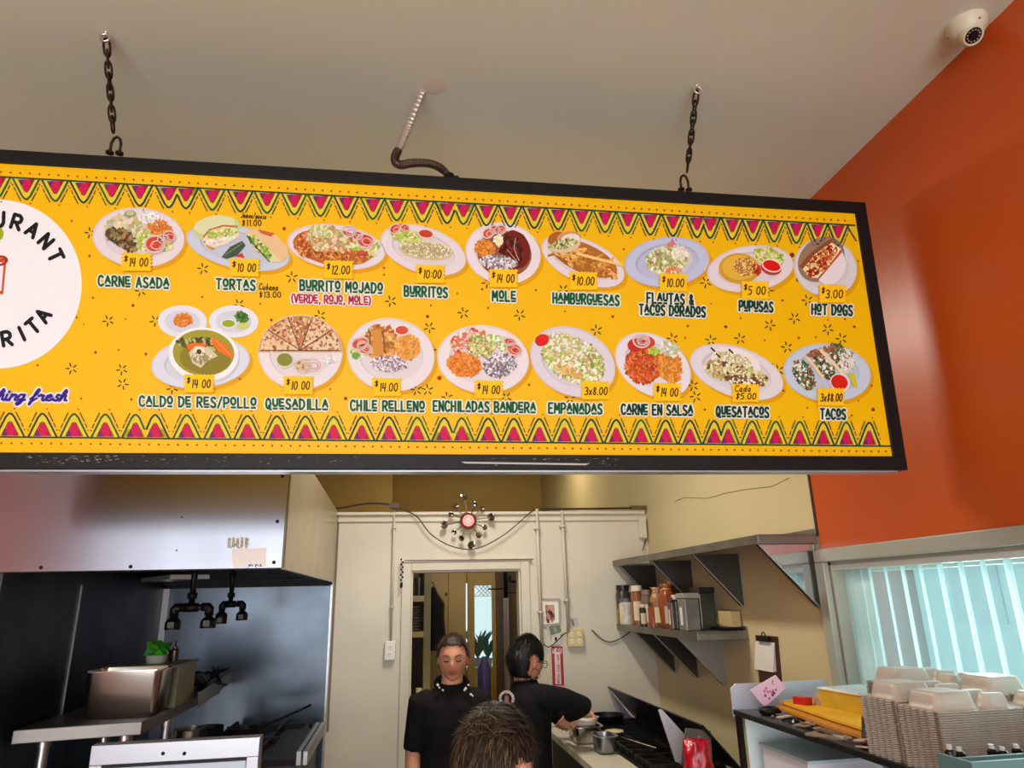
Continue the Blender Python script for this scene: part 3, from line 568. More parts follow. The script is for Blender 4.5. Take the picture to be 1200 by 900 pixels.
        b.ell(684, 303, 42, 17, 24, rgb(170, 108, 44), 4); 
        for k in range(95):
            x = 684 + jit(38); y = 303 + (x - 684) * .3 + jit(10); q = random.choice((radians(25), radians(-30), radians(60), radians(8))) + jit(.3); l = random.uniform(7, 15)
            b.stroke([(x - l * cos(q) / 2, y - l * sin(q) / 2), (x + l * cos(q) / 2, y + l * sin(q) / 2)], 2.6, jcol(random.choice([(216, 156, 70), (232, 182, 96), (190, 122, 46), (170, 96, 36)])), 5 + k * .03)
        b.stroke([(676, 298), (700, 304), (728, 311)], 3.4, rgb(240, 200, 120), 9)
        b.ell(661, 286, 20, 11, -12, rgb(222, 196, 160), 9, wob=.04); b.ell(651, 280, 10, 7, -30, rgb(170, 96, 40), 9.5); b.ell(666, 279, 14, 7, -8, rgb(206, 150, 100), 10); b.ell(668, 281, 11, 6, -8, rgb(232, 222, 206), 11); b.chips(660, 287, 17, 5, -12, 60, 2.2, [(150, 160, 70), (226, 216, 180), (130, 80, 40), (200, 210, 160)], 12)
    elif i == 6:
        b.ell(784, 305, 27, 18, -6, rgb(206, 200, 206), 3.5, wob=.05); b.chips(781, 305, 24, 15, -6, 150, 2.6, [(222, 222, 180), (190, 196, 110), (160, 130, 90), (240, 236, 214), (150, 170, 90)], 5); b.chips(797, 297, 10, 8, 0, 40, 2.4, [(240, 238, 226), (222, 214, 190)], 6)
        b.chips(787, 318, 12, 4, -10, 30, 2.6, [(226, 120, 80), (206, 160, 110), (240, 220, 190)], 6); b.chips(785, 286, 4, 3, 0, 10, 2, [(220, 120, 120)], 7)
    elif i == 7:
        b.ell(866, 315, 24, 18, 4, rgb(206, 158, 44), 4, wob=.015); b.ell(866, 314, 20, 14.5, 4, rgb(224, 180, 66), 5); b.chips(873, 313, 13, 11, 4, 110, 1.5, [(190, 120, 40), (226, 190, 120), (170, 96, 30), (240, 214, 140)], 6)
        b.chips(900, 301, 17, 9, 20, 90, 2.8, LET, 6, el=2); b.chips(886, 316, 4, 7, -20, 20, 2, [(190, 60, 30), (170, 40, 20)], 7); b.ell(903, 314, 12.5, 8.5, 16, rgb(190, 60, 50), 8); b.ell(903.5, 312, 12, 7.5, 16, rgb(240, 214, 206), 8.4); b.ell(903.5, 312, 10.4, 6, 16, rgb(214, 26, 20), 9)
    elif i == 8:
        b.ell(962, 304, 30, 24, -42, rgb(150, 120, 100), 3); b.poly([(936, 312), (950, 296), (970, 282), (976, 280), (974, 286), (944, 320)], rgb(140, 78, 40), 5); b.poly([(940, 316), (955, 298), (974, 285), (985, 292), (978, 303), (958, 326), (950, 326)], rgb(240, 226, 190), 5.5)
        b.chips(962, 307, 23, 9, -43, 150, 2.6, [(176, 44, 24), (140, 30, 20), (226, 190, 130), (200, 120, 60), (236, 220, 160)], 7, el=1.8); b.stroke([(960, 326), (972, 312), (984, 296)], 2.2, rgb(190, 70, 30), 8.5); b.poly([(958, 329), (986, 296), (991, 308), (988, 322), (978, 333), (966, 335)], rgb(232, 222, 228), 9.5)
    elif i == 9:
        for (x, y) in ((214, 377), (274, 377)): b.ell(x, y, 29, 19, 2, rgb(222, 224, 236), 3); b.ell(x, y, 21, 13, 2, rgb(206, 208, 222), 3.4)
        b.chips(215, 375.5, 11, 8, 0, 110, 1.6, RICE, 5); b.ell(268, 379.5, 9, 5.4, 0, rgb(232, 232, 220), 5); b.ell(268, 379.5, 7.6, 4.2, 0, rgb(150, 170, 40), 5.6); b.chips(283, 372, 8, 6, 20, 50, 1.8, [(60, 110, 30), (90, 140, 44), (40, 80, 24)], 6); b.ell(285, 382, 7, 4.6, -10, rgb(196, 206, 110), 6)
        b.ell(239, 417, 42, 33, 4, rgb(206, 206, 212), 6); b.ell(239, 415.5, 41, 31.5, 4, rgb(236, 236, 240), 7); b.ell(239, 414, 36, 27, 4, rgb(160, 150, 50), 8); b.ell(241, 420, 30, 19, 4, rgb(136, 124, 40), 8.4); b.chips(236, 404, 28, 8, 4, 70, 2.8, [(70, 60, 30), (110, 110, 40), (190, 180, 110), (60, 90, 30)], 9)
        b.poly([(218, 405), (228, 402), (244, 404), (238, 409), (222, 411)], rgb(226, 106, 40), 10); b.poly([(250, 396), (262, 402), (274, 416), (270, 420), (256, 412), (248, 402)], rgb(232, 110, 36), 10); b.stroke([(254, 400), (270, 416)], 1, rgb(250, 160, 80), 11)
        b.poly([(222, 414), (230, 406), (246, 408), (256, 418), (244, 424), (236, 432), (226, 426)], rgb(206, 196, 160), 11); b.ell(234, 413, 7, 6, 0, rgb(230, 222, 200), 12); b.ell(234, 413, 3, 3, 0, rgb(84, 60, 40), 13); b.chips(236, 420, 12, 6, 0, 30, 2, [(176, 160, 120), (226, 216, 190), (150, 130, 90)], 12)
    elif i == 10:
        b.add([W(*S(*p), 4 * LAY) for p in [(352, 413)] + [(352 + 49 * cos(t), 413 + 43 * sin(t)) for t in [pi + k * pi / 16 for k in range(17)]]], [tuple(range(18))], col=rgb(200, 160, 120))
        for k in range(5):
            a0 = pi + pi * k / 5 + .03; a1 = pi + pi * (k + 1) / 5 - .03
            sh = [(226, 190, 150), (216, 170, 130), (190, 130, 84), (226, 196, 160), (224, 200, 170)][k]
            b.poly([(352, 411)] + [(352 + 47 * cos(a0 + (a1 - a0) * q / 6), 413 + 42 * sin(a0 + (a1 - a0) * q / 6)) for q in range(7)], rgb(*sh), 5)
        for k in range(330):
            r = sqrt(random.random()); t = pi + random.random() * pi; b.chips(352 + 46 * r * cos(t), 411 + 40 * r * sin(t), .1, .1, 0, 1, 1.5, [(176, 106, 60), (236, 214, 180), (150, 84, 44), (226, 200, 160), (200, 140, 90)], 6)
        for a_ in (pi, pi * 1.2, pi * 1.4, pi * 1.6, pi * 1.8, pi * 2): b.stroke([(352, 411), (352 + 46 * cos(a_), 411 + 41 * sin(a_))], 1.1, rgb(120, 76, 48), 8)
        b.ell(334, 422, 11, 9.5, 0, rgb(214, 214, 190), 8); b.ell(334, 422, 9, 7.6, 0, rgb(130, 136, 56), 9); onion(b, 355, 429, 9.5, 0, False); b.chips(355, 430, 7, 6, 0, 20, 2.2, [(170, 120, 60), (226, 200, 140)], 9); onion(b, 366, 428, 9, 0, False); b.chips(386, 422, 7, 6, 0, 25, 2, [(240, 238, 236), (206, 200, 204)], 8)
    elif i == 11:
        b.chips(446, 402, 20, 20, 0, 120, 3.6, [(196, 126, 56), (214, 150, 76), (170, 100, 44), (226, 180, 120)], 4); b.poly([(436, 388), (446, 386), (450, 416), (438, 418)], rgb(206, 142, 66), 6); b.stroke([(449, 388), (451, 414)], 1.4, rgb(130, 74, 34), 7); b.stroke([(434, 390), (432, 414)], 1.4, rgb(130, 74, 34), 7)
        b.chips(478, 407, 15, 15, 0, 150, 2, [(232, 160, 70), (214, 138, 50), (240, 178, 96)], 5); b.chips(456, 427, 22, 9, 5, 170, 1.7, BEAN, 7); b.ell(471, 387.5, 9, 6.5, 0, rgb(240, 226, 220), 8); b.ell(471, 387.5, 7.4, 5, 0, rgb(206, 84, 56), 9)
        b.chips(420, 412, 9, 6, 0, 24, 3, LET, 5); onion(b, 422, 403, 10, -20, sc=.7); onion(b, 427, 409, 8, 20); b.chips(418, 418, 5, 3, 0, 12, 2, [(110, 160, 60)], 6)
    elif i == 12:
        b.chips(549, 400, 22, 13, -18, 150, 3, [(196, 60, 40), (226, 190, 170), (214, 120, 90), (236, 220, 206)], 4); b.chips(564, 406, 16, 12, 20, 120, 2.4, [(200, 196, 130), (226, 220, 170), (150, 150, 70)], 5); b.chips(544, 428, 20, 14, 10, 220, 2, [(226, 130, 44), (206, 110, 36), (236, 150, 66)], 6)
        b.chips(586, 428, 20, 14, -10, 230, 1.9, BEAN + [(100, 110, 110)], 6); b.chips(586, 402, 16, 7, 30, 60, 2.4, [(196, 206, 130), (240, 238, 220), (150, 180, 80)], 6); onion(b, 597, 401, 7, 10, sc=.6); onion(b, 602, 410, 9, 20, sc=.75)
    elif i == 13:
        b.chips(672, 422, 38, 24, 25, 380, 2.8, [(236, 232, 206), (214, 214, 150), (176, 190, 90), (200, 170, 120), (150, 150, 80), (242, 238, 224)], 4, el=2); b.chips(668, 436, 16, 4, 20, 20, 3.4, [(214, 160, 90), (232, 196, 130)], 6); b.ell(635, 399, 8.4, 6.8, -20, rgb(206, 40, 30), 8); b.ell(635, 398, 7, 5, -20, rgb(222, 30, 22), 9)
        b.chips(662, 403, 22, 10, 25, 90, 2.4, CHEESE + [(180, 190, 110)], 7)
    elif i == 14:
        b.chips(754, 428, 22, 22, 0, 260, 2.8, [(190, 74, 34), (214, 96, 44), (160, 54, 26), (226, 130, 70)], 4, el=1.8); b.chips(785, 430, 14, 20, -10, 200, 2, [(222, 140, 50), (206, 120, 40), (234, 160, 80)], 5); b.chips(785, 409, 12, 8, 30, 60, 2.2, [(236, 232, 226), (200, 196, 190), (176, 190, 120)], 6)
        b.ell(744, 405, 9, 8, 0, rgb(190, 50, 34), 7); b.ell(755, 402, 12, 8, 0, rgb(200, 60, 40), 7.4); onion(b, 751, 400, 9.5, 10, False); onion(b, 752, 400, 6, 0, False); b.chips(766, 412, 7, 4, 0, 24, 2.2, [(150, 180, 60), (190, 206, 90)], 8)
    elif i == 15:
        b.ell(862, 426, 30, 17, 19, rgb(236, 226, 224), 4); b.chips(862, 438, 38, 12, 14, 330, 2.5, [(236, 230, 200), (176, 150, 100), (110, 76, 44), (222, 214, 170), (190, 190, 110)], 5, el=1.9); b.chips(872, 447, 22, 6, 10, 90, 2.6, [(96, 66, 38), (130, 90, 54), (236, 230, 214)], 6); b.chips(858, 420, 24, 6, 14, 60, 2, CHEESE, 6)
        for q in ((833, 408), (854, 410), (839, 415)): b.stroke([q, (q[0] + 4, q[1] + 4)], 2, rgb(70, 50, 36), 7)
    elif i == 16:
        for (x, y, a) in ((942, 440, 60), (965, 428, 58), (985, 419, 55)):
            b.chips(x, y, 19, 10, a, 140, 2.3, [(70, 110, 60), (236, 234, 224), (96, 66, 44), (50, 80, 50), (150, 110, 80), (200, 206, 190)], 5)
        b.chips(962, 412, 18, 4, -16, 50, 2.2, [(130, 80, 50), (160, 104, 70)], 6); b.chips(992, 423, 8, 14, 0, 60, 2.2, [(210, 214, 206), (130, 120, 110), (236, 234, 226)], 6)
        b.stroke([(944, 419), (954, 430), (963, 443)], 3.4, rgb(232, 206, 166), 9); b.stroke([(961, 411), (972, 422), (988, 440)], 3.8, rgb(236, 212, 174), 9)
        b.ell(983, 449, 12, 10.5, 25, rgb(240, 220, 214), 10); b.ell(982.5, 448.5, 10, 8.6, 25, rgb(210, 32, 24), 11); b.poly([(993, 438), (1000, 438), (1004, 455), (998, 453)], rgb(206, 196, 40), 10)
DN = ['carne asada plate', 'tortas plate', 'burrito mojado plate', 'burrito plate', 'mole plate', 'burger and fries plate', 'flautas plate', 'pupusa plate', 'hot dog plate', 'soup bowl with two side plates', 'quesadilla plate', 'chile relleno plate', 'enchiladas plate', 'empanadas plate', 'carne en salsa plate', 'quesatacos plate', 'three tacos plate']
for i, (cx, cy, rx, ry, rot) in enumerate(PLT):
    b = Ink(); c = tuple(q * .94 for q in COLR[i])
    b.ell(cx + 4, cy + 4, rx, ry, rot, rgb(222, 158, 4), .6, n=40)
    b.ell(cx, cy, rx, ry, rot, rgb(*c), 2, n=44); b.ell(cx + .6, cy + .8, rx * .97, ry * .955, rot, rgb(*[min(255, q + 12) for q in c]), 2.3, n=44)
    b.ell(cx, cy, rx * .74, ry * .72, rot, rgb(*[q - 14 for q in c]), 2.6, n=40); b.ell(cx + .8, cy + 1.2, rx * .71, ry * .69, rot, rgb(*[q + 4 for q in c]), 2.9, n=40)
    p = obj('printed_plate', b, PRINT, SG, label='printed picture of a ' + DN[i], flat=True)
    b = Ink(); dish(i, b); obj('printed_food', b, PRINT, p, flat=True)
TAGS = [(161, 308, '$14 00'), (287, 314.5, '$10 00'), (397, 317, '$12.00'), (504, 322, '$10:00'), (589.5, 327, '$14 00'), (683, 330, '$10.00'), (788, 332, '$10.00'), (883.5, 341, '$5 00'), (974, 345, '$3.00'),
 (234, 450, '$14 00'), (350, 452, '$10 00'), (453, 454, '$14.00'), (572.5, 457, '$14 00'), (697, 458, '3x8.00'), (781, 460, '$14 00'), (872.5, 461, 'Cada'), (972, 465.5, '3x$8.00')]
for k, (x, y, t) in enumerate(TAGS):
    b = Ink(); w2 = 19 - x * .0025; h2 = 11.5; P = []
    per = [(-1, -1), (1, -1), (1, 1), (-1, 1)]; nn = (8, 5, 8, 5)
    for e in range(4):
        (ax, ay), (bx, by) = per[e], per[(e + 1) % 4]
        for q in range(nn[e] * 2):
            f = q / (nn[e] * 2); zz = 1.0 if q % 2 else .87
            P.append((x + (ax + (bx - ax) * f) * w2 * zz, y + (ay + (by - ay) * f) * h2 * zz + (f if e == 0 else 0)))
    q3 = [W(*S(*p), .0062) for p in P]
    b.prism(q3, N * .0006, col=rgb(250, 196, 14))
    p = obj('price_sticker', b, PRINT, SG); pen = rgb(70, 34, 16)
    b = Ink(); z = 14.2
    if t == 'Cada': write(b, 'Cada', x - 12, x + 6, y - 5, 7, 1.2, pen, z, quirk=False, slant=.15); write(b, '$5.00', x - 11, x + 12, y + 4, 7, 1.3, pen, z, quirk=False, slant=.12)
    elif t[0] == '$':
        write(b, '$', x - w2 * .75, x - w2 * .55, y - 3.5, 6.5, 1.5, pen, z, quirk=False); write(b, t[1:], x - w2 * .45, x + w2 * .72, y + .5, 9.5, 1.4, pen, z, quirk=False, slant=.1)
    else: write(b, t, x - w2 * .7, x + w2 * .8, y + 1, 9, 1.4, pen, z, quirk=False, slant=.1)
    obj('handwritten_price', b, PRINT, p, flat=True)

# ================================================================== chains, conduit, ceiling camera
def link_mesh(L=.026, Wd=.018, r=.0030):
    b = MB(); P = []
    for k in range(16):
        t = 2 * pi * k / 16; P.append((Wd / 2 * cos(t) * .8, 0, L / 2 * sin(t) + (L * .16 if sin(t) > .1 else -L * .16 if sin(t) < -.1 else 0)))
    b.tube(P, r, 6, closed=True); return b
def chain(name, label, top, bot, first):
    top = Vector(top); bot = Vector(bot); t = thing(name, label, 'chain', bot, 'chains holding up the menu sign')
    ax = (top - bot).normalized(); L = (top - bot).length; q = ax.to_track_quat('Z', 'Y')
    b = MB(); b.tube([(0, 0, .02), (0, 0, .0)], .004, 8); b.tube([(.012 * sin(a), 0, -.012 + .012 * cos(a)) for a in [i * pi / 7 for i in range(14)]], .0035, 6, closed=True)
    o = obj('ceiling_hook', b, CHROME if first else mat('pale_hook', rgb(206, 200, 190), .3, .6), t, local=True, smooth=True); o.location = top - bot - Vector((0, 0, .006))
    n = int(round((L - .085) / .030)); me = None
    for k in range(n):
        if me is None: o = obj('link', link_mesh(.036, .020, .0032), CHAINM, t, local=True, smooth=True); me = o
        else: o = me.copy(); COL.objects.link(o)
        o.location = ax * (L - .038 - k * (L - .085) / n); o.rotation_mode = 'QUATERNION'
        o.rotation_quaternion = q @ Matrix.Rotation(pi / 2 * (k % 2) + jit(.25), 3, 'Z').to_quaternion()
    b = MB(); b.tube([(-.013, 0, -.004), (-.013, 0, .03), (-.008, 0, .046), (0, 0, .052), (.008, 0, .046), (.013, 0, .03), (.013, 0, -.004)], .0042, 8)
    b.lathe([(.0, -.006), (.011, -.006), (.011, 0), (.0, .0)], (-.013, 0, 0)); b.lathe([(.0, -.006), (.011, -.006), (.011, 0), (.0, .0)], (.013, 0, 0))
    obj('shackle', b, CHAINM, t, local=True, smooth=True)
off = Vector((0, 0, .008))
cb1 = at(134, 181, Y=1.868); cb2 = at(803, 224, Y=1.835)
chain('hanging_chain', 'rusty chain from the ceiling holding the left part of the menu sign', (at(124, 38, Z=CZ)), cb1 + off, True)
chain('hanging_chain', 'rusty chain from a pale ceiling hook at the right part of the menu sign', (at(817, 100, Z=CZ)), cb2 + off, False)
ct = at(495, 108, Z=CZ); c1 = at(463, 189, Y=1.80); c2 = at(500, 190, Y=1.84); c3 = at(527, 208, Y=1.87)
t = thing('flexible_conduit', 'ribbed metal conduit curling from the ceiling down to the menu sign', 'cable', c3)
P = []
ctl = [ct + Vector((0, 0, .0)), ct.lerp(c1, .5) + Vector((.0, 0, 0)), at(470, 170, Y=1.80), at(463, 184, Y=1.80), at(467, 193, Y=1.80), at(485, 191, Y=1.82), at(505, 192, Y=1.84), at(519, 199, Y=1.86), at(526, 209, Y=1.87)]
def cat(ctl, n=14):
    out = []
    for i in range(len(ctl) - 1):
        p0, p1, p2, p3 = ctl[max(i - 1, 0)], ctl[i], ctl[i + 1], ctl[min(i + 2, len(ctl) - 1)]
        for k in range(n):
            s = k / n; out.append(.5 * ((2 * p1) + (p2 - p0) * s + (2 * p0 - 5 * p1 + 4 * p2 - p3) * s * s + (3 * p1 - p0 - 3 * p2 + p3) * s ** 3))
    return out + [ctl[-1]]
P = cat([Vector(p) for p in ctl], 26)
b = MB(); k3 = int(len(P) * .30); b.tube(P[:k3 + 1], [.0115 + .0022 * (i % 3 == 0) for i in range(k3 + 1)], 10); obj('conduit_upper', b, mat('conduit_grey', rgb(196, 190, 182), .35, .7), t, smooth=False)
b = MB(); b.tube(P[k3:], [.0115 + .0022 * (i % 3 == 0) for i in range(len(P) - k3)], 10); obj('conduit_lower', b, mat('conduit_brown', rgb(96, 80, 70), .4, .7), t)
b = MB(); b.tube([P[-1] + Vector((0, 0, .012)), P[-1] + Vector((0, 0, -.012))], .017, 10); b.box((P[-1].x + .006, P[-1].y - .012, P[-1].z - .014), (P[-1].x + .03, P[-1].y + .012, P[-1].z + .004)); obj('connector', b, IRON, t)
# dome camera
cc = at(1132, 28, Z=CZ); t = thing('security_camera', 'small white dome security camera on the ceiling beside the orange wall', 'camera', (cc.x, cc.y, CZ))
CAMW = mat('camera_shell', rgb(206, 200, 178), .4)
b = MB(); b.lathe([(0, 0), (.052, 0), (.052, -.012), (.046, -.026), (.036, -.04), (.02, -.044), (0, -.044)], (cc.x, cc.y, CZ), n=28); obj('base', b, CAMW, t, smooth=False, autosm=True)
dv = (Vector((0.2, -.3, 1.2)) - cc).normalized(); dv = Vector((-.15, -.55, -.8)).normalized(); bc = Vector((cc.x, cc.y, CZ - .034)) + dv * .004
b = MB(); b.lathe([(0, -.02), (.024, -.014), (.032, 0), (.031, .014), (.026, .025), (.022, .025), (.021, .022), (0, .022)], bc, dv, n=24); e = obj('eyeball', b, CAMW, t, smooth=False, autosm=True)
b = MB(); b.lathe([(0, .0222), (.021, .0222), (.0205, .0235), (0, .0235)], bc, dv, n=20); ln = obj('lens_face', b, mat('lens_black', rgb(14, 14, 16), .15), t)
b = MB(); b.lathe([(0, .0235), (.008, .0235), (.008, .027), (.005, .0275), (0, .0262)], bc, dv, n=14); obj('lens', b, mat('lens_glass', rgb(8, 8, 14), .05), ln)
b = MB(); xx = dv.orthogonal().normalized(); yy = dv.cross(xx)
for k in range(12): b.ball(bc + dv * .0238 + (xx * cos(k * pi / 6) + yy * sin(k * pi / 6)) * .0155, .0024, 4)
obj('led', b, mat('led_clear', rgb(150, 150, 140), .2), ln)
b = MB()
for k in range(3): a = k * 2.1 + .4; b.lathe([(0, 0), (.004, 0), (.004, -.003), (0, -.004)], (cc.x + .046 * cos(a), cc.y + .046 * sin(a), CZ - .024), n=6)
obj('screw', b, CHROME, t)
# ================================================================== EXHAUST HOOD
HX0, HX1, HY = XL + .012, -.405, 2.6; HZ = 1.815
pb = at(363, 553, X=HX1)
t = thing('exhaust_hood', 'large stainless exhaust hood over the cooking line below the sign', 'hood', (-.87, 3.4, HZ))
b = MB(); b.box((-1.7, HY, HZ), (HX1, HY + .02, 2.75)); obj('front_panel', b, STEELH, t, bevel=.003)
b = MB(); y0 = HY + .05; y1 = YB - .014
b.prism([(HX1 - .012, y0, HZ), (HX1 + .016, y1, HZ - .006), (HX1 + .016, y1, 2.225), (HX1 + .002, pb.y, pb.z), (HX1 - .012, HY + .35, 2.75), (HX1 - .012, y0, 2.75)], (.012, 0, 0)); y0 = HY + .02
obj('side_panel', b, mat('beige_reflection_panel', rgb(178, 166, 138), 0.3, 0.35, var=.2, vscale=4, bump=.05), t)  # beige of the reflected wall is put into the panel's colour
b = MB(); b.box((HX0, y0, HZ + .13), (HX1 - .012, y1, HZ + .15)); b.box((HX0, y0, HZ), (HX1 - .012, y0 + .035, HZ + .02)); b.box((HX0, y1 - .05, HZ - .004), (HX1 - .0, y1, HZ + .02)); b.box((HX1 - .05, y0 + .035, HZ), (HX1 - .012, y1 - .05, HZ + .02))
b.box((HX0, y1 - .001, 1.79), (HX1 + .016, YB - .002, HZ + .13)); b.box((XL + .0121, y0, 1.85), (XL + .016, y1, HZ + .13)); obj('canopy_lip', b, HOODBLK, t)  # near-black sheets also cover the back and left wall under the hood
for k in range(3):
    b = MB(); x0 = HX0 + .02 + k * .29
    b.slab([(x0, 3.2, HZ + .03), (x0 + .28, 3.2, HZ + .03), (x0 + .28, 3.75, HZ + .12), (x0, 3.75, HZ + .12)], .015)
    for j in range(7): b.slab([(x0 + .02 + j * .036, 3.22, HZ + .022), (x0 + .04 + j * .036, 3.22, HZ + .022), (x0 + .04 + j * .036, 3.73, HZ + .108), (x0 + .02 + j * .036, 3.73, HZ + .108)], .008)
    obj('grease_filter', b, HOODBLK, t)
b = MB(); q = [at(200, 672, Z=HZ + .03), at(246, 672, Z=HZ + .03), at(232, 683, Z=HZ + .03), at(208, 683, Z=HZ + .03)]
b.prism([Vector((p.x, min(p.y, 4.2), HZ + .004)) for p in q], (0, 0, .02)); obj('light_cover', b, mat('hood_lamp_cover', rgb(190, 186, 182), .25, .5), t)
for (px, py) in ((331, 558), (325, 611), (321, 659), (153, 664), (48, 665), (213, 606), (207, 645)):
    p = at(px, py, Y=HY); b = MB(); r = .0065 if px != 213 and px != 207 else .003
    b.lathe([(0, 0), (r, 0), (r * .7, .003), (0, .004)], (p.x, HY, p.z), (0, -1, 0), n=10); obj('rivet', b, IRON, t)
b = MB(); b.cc = rgb(252, 252, 255); P = [at(*q, Y=HY - .0005) for q in ((272, 643), (283, 643), (284, 641), (292, 643), (312, 642), (311, 655), (312, 664), (303, 664), (302, 661), (292, 662), (290, 665), (274, 665), (272, 655))]
b.prism(P, (0, -.0006, 0)); 
for q in range(5): x = 267 + q * 5; b.prism([at(x, 630 + jit(1), Y=HY - .0004), at(x + 3.4, 630, Y=HY - .0004), at(x + 3, 642, Y=HY - .0004), at(x - .6, 642 + jit(1), Y=HY - .0004)], (0, -.0005, 0), col=rgb(196, 186, 170))
for q in range(26): x = 268 + random.random() * 24; y = 631 + random.random() * 11; b.prism([at(x, y, Y=HY - .0012), at(x + 1, y - .2, Y=HY - .0012), at(x + 1.2, y + 2, Y=HY - .0012)], (0, -.0002, 0), col=rgb(50, 46, 40))
for q in range(30): x = 290 + random.random() * 16; y = 662.5 + jit(1.6); b.prism([at(x, y, Y=HY - .0012), at(x + 1.4, y - .2, Y=HY - .0012), at(x + 1.2, y + 1.2, Y=HY - .0012)], (0, -.0002, 0), col=rgb(50, 46, 50))
obj('torn_sticker', b, VCOL, t, label='torn white paper sticker remains')
# ---- fire suppression nozzles
def nozzle(y, xl, xc, xr, zt, ztee, znl, znr, s, label):
    t = thing('fire_nozzle_pipe', label, 'pipe', (xc, y, zt), 'pipe drops with nozzles under the hood'); r = .0105 * s
    b = MB(); b.tube([(xc, y, HZ + .129), (xc, y, ztee)], r, 10); b.tube([(xc, y, ztee + .03 * s), (xc, y, ztee + .05 * s)], r * 1.6, 10); b.tube([(xc, y, zt - .02), (xc, y, zt - .04)], r * 1.5, 10); b.tube([(xc - .024 * s, y, ztee), (xc + .024 * s, y, ztee)], r * 1.5, 10); obj('drop_pipe', b, IRON, t, smooth=True)
    b = MB(); b.tube([(xl, y, ztee - .03 * s), (xl, y, ztee - .008), (xl + .008, y, ztee), (xr - .008, y, ztee), (xr, y, ztee - .008), (xr, y, ztee - .03 * s)], r, 10)
    for x, sg in ((xl, 1), (xr, -1)): b.tube([(x, y, ztee - .028 * s), (x, y, ztee - .004), (x + sg * .004, y, ztee + .001), (x + sg * .026 * s, y, ztee + .001)], r * 1.45, 10)
    obj('cross_pipe', b, IRON, t, smooth=True)
    for x, zb in ((xl, znl), (xr, znr)):
        h = ztee - .03 * s; b = MB(); b.lathe([(0, h + .004), (r * 1.2, h), (r * 1.3, h - .003), (r * 2.1, h - .010 * s), (r * 2.5, h - .018 * s), (r * 2.5, zb), (r * 1.5, zb), (r * 1.2, zb + .006), (0, zb + .006)], (x, y, 0), n=14); n_ = obj('nozzle', b, IRON, t, autosm=True)
        b = MB(); b.box((x - r * 1.0, y - r * 2.7, zb + .008), (x + r * 1.0, y - r * 2.5, zb + .026 * s)); obj('nozzle_tag', b, mat('foil_tag', rgb(70, 66, 60), .5, .3), n_)
A_ = at(224, 712, Y=3.1); q1 = at(204, 720, Y=3.1); q2 = at(245, 720, Y=3.1); n1 = at(204, 738, Y=3.1); n2 = at(245, 736, Y=3.1)
nozzle(3.1, q1.x, A_.x, q2.x, HZ + .05, A_.z, n1.z, n2.z, 1.15, 'nearer black pipe with two spray nozzles under the hood')
A_ = at(270, 708, Y=3.7); q1 = at(260, 716, Y=3.7); q2 = at(284, 716, Y=3.7); n1 = at(260, 731, Y=3.7); n2 = at(284, 727, Y=3.7)
nozzle(3.7, q1.x, A_.x, q2.x, HZ + .05, A_.z, n1.z, n2.z, 1.05, 'farther smaller black pipe with two spray nozzles under the hood')

# ================================================================== COOKING LINE, LEFT
SZ = 1.30; a0 = at(10, 863, Z=SZ); a1 = at(165, 845, Z=SZ)
t = thing('pass_shelf', 'stainless prep shelf on round posts under the exhaust hood', 'shelf', (-1.1, 3.3, 0))
b = MB(); b.hexa([(XL + .03, 2.86, SZ - .045), (-.905, 2.93, SZ - .045), (-.905, 4.1, SZ - .045), (XL + .03, 4.1, SZ - .045), (XL + .03, 2.86, SZ), (-.905, 2.93, SZ), (-.905, 4.1, SZ), (XL + .03, 4.1, SZ)]); obj('shelf_top', b, mat('shelf_steel', rgb(120, 114, 112), .36, .9, var=.15), t, bevel=.003)
for px, y in ((50, 2.95), (145, 2.98), (198, 3.3), (120, 3.35)):
    p = at(px, 880, Y=y); b = MB(); b.tube([(min(p.x, -.925), y, 0), (min(p.x, -.925), y, SZ - .045)], .019, 14); b.tube([(min(p.x, -.925), y, SZ - .07), (min(p.x, -.925), y, SZ - .045)], .024, 14); obj('post', b, STEEL, t, smooth=False, autosm=True)
# steam pan
def pan(name, label, cat, x0, x1, y0, y1, z0, z1, m, taper=.012, group=None, inner=None):
    t = thing(name, label, cat, ((x0 + x1) / 2, (y0 + y1) / 2, z0), group); b = MB()
    def ring(d, z, rad):
        P = []
        for cx, cy, a in ((x1 - d - rad, y1 - d - rad, 0), (x0 + d + rad, y1 - d - rad, 90), (x0 + d + rad, y0 + d + rad, 180), (x1 - d - rad, y0 + d + rad, 270)):
            for k in range(5): q = radians(a + k * 22.5); P.append((cx + rad * cos(q), cy + rad * sin(q), z))
        return P
    b.loft([ring(taper + .01, z0, .02), ring(taper, z0 + .012, .025), ring(.004, z1 - .004, .03), ring(-.008, z1 - .002, .032), ring(-.008, z1 + .002, .032), ring(.004, z1 + .002, .028), ring(.006, z1 - .006, .028), ring(taper + .004, z0 + .015, .022), ring(taper + .02, z0 + .006, .012)])
    obj('pan_body', b, m, t, autosm=True)
    if inner: b = MB(); b.prism(ring(.012, z1 - .03, .02), (0, 0, .006)); obj('contents', b, inner, t)
    return t
PANM = mat('pan_steel', rgb(186, 180, 176), .22, 1.0, var=.1, vscale=5)
pan('steam_pan', 'deep stainless steam table pan on the prep shelf', 'pan', -1.165, -.885, 3.02, 3.2, SZ + .002, SZ + .165, PANM)
b = MB(); b.box((-1.17, 3.24, SZ + .001), (-.885, 3.5, SZ + .16)); b.box((-1.18, 3.23, SZ + .16), (-.875, 3.51, SZ + .167)); solo('storage_tub', b, mat('olive_tub', rgb(120, 118, 96), .45, .2), 'olive grey lidded tub directly behind the steam pan', 'tub', (-1.03, 3.37, SZ), bevel=.006)
p = at(182, 782, Y=3.36); TZ = SZ + .1675
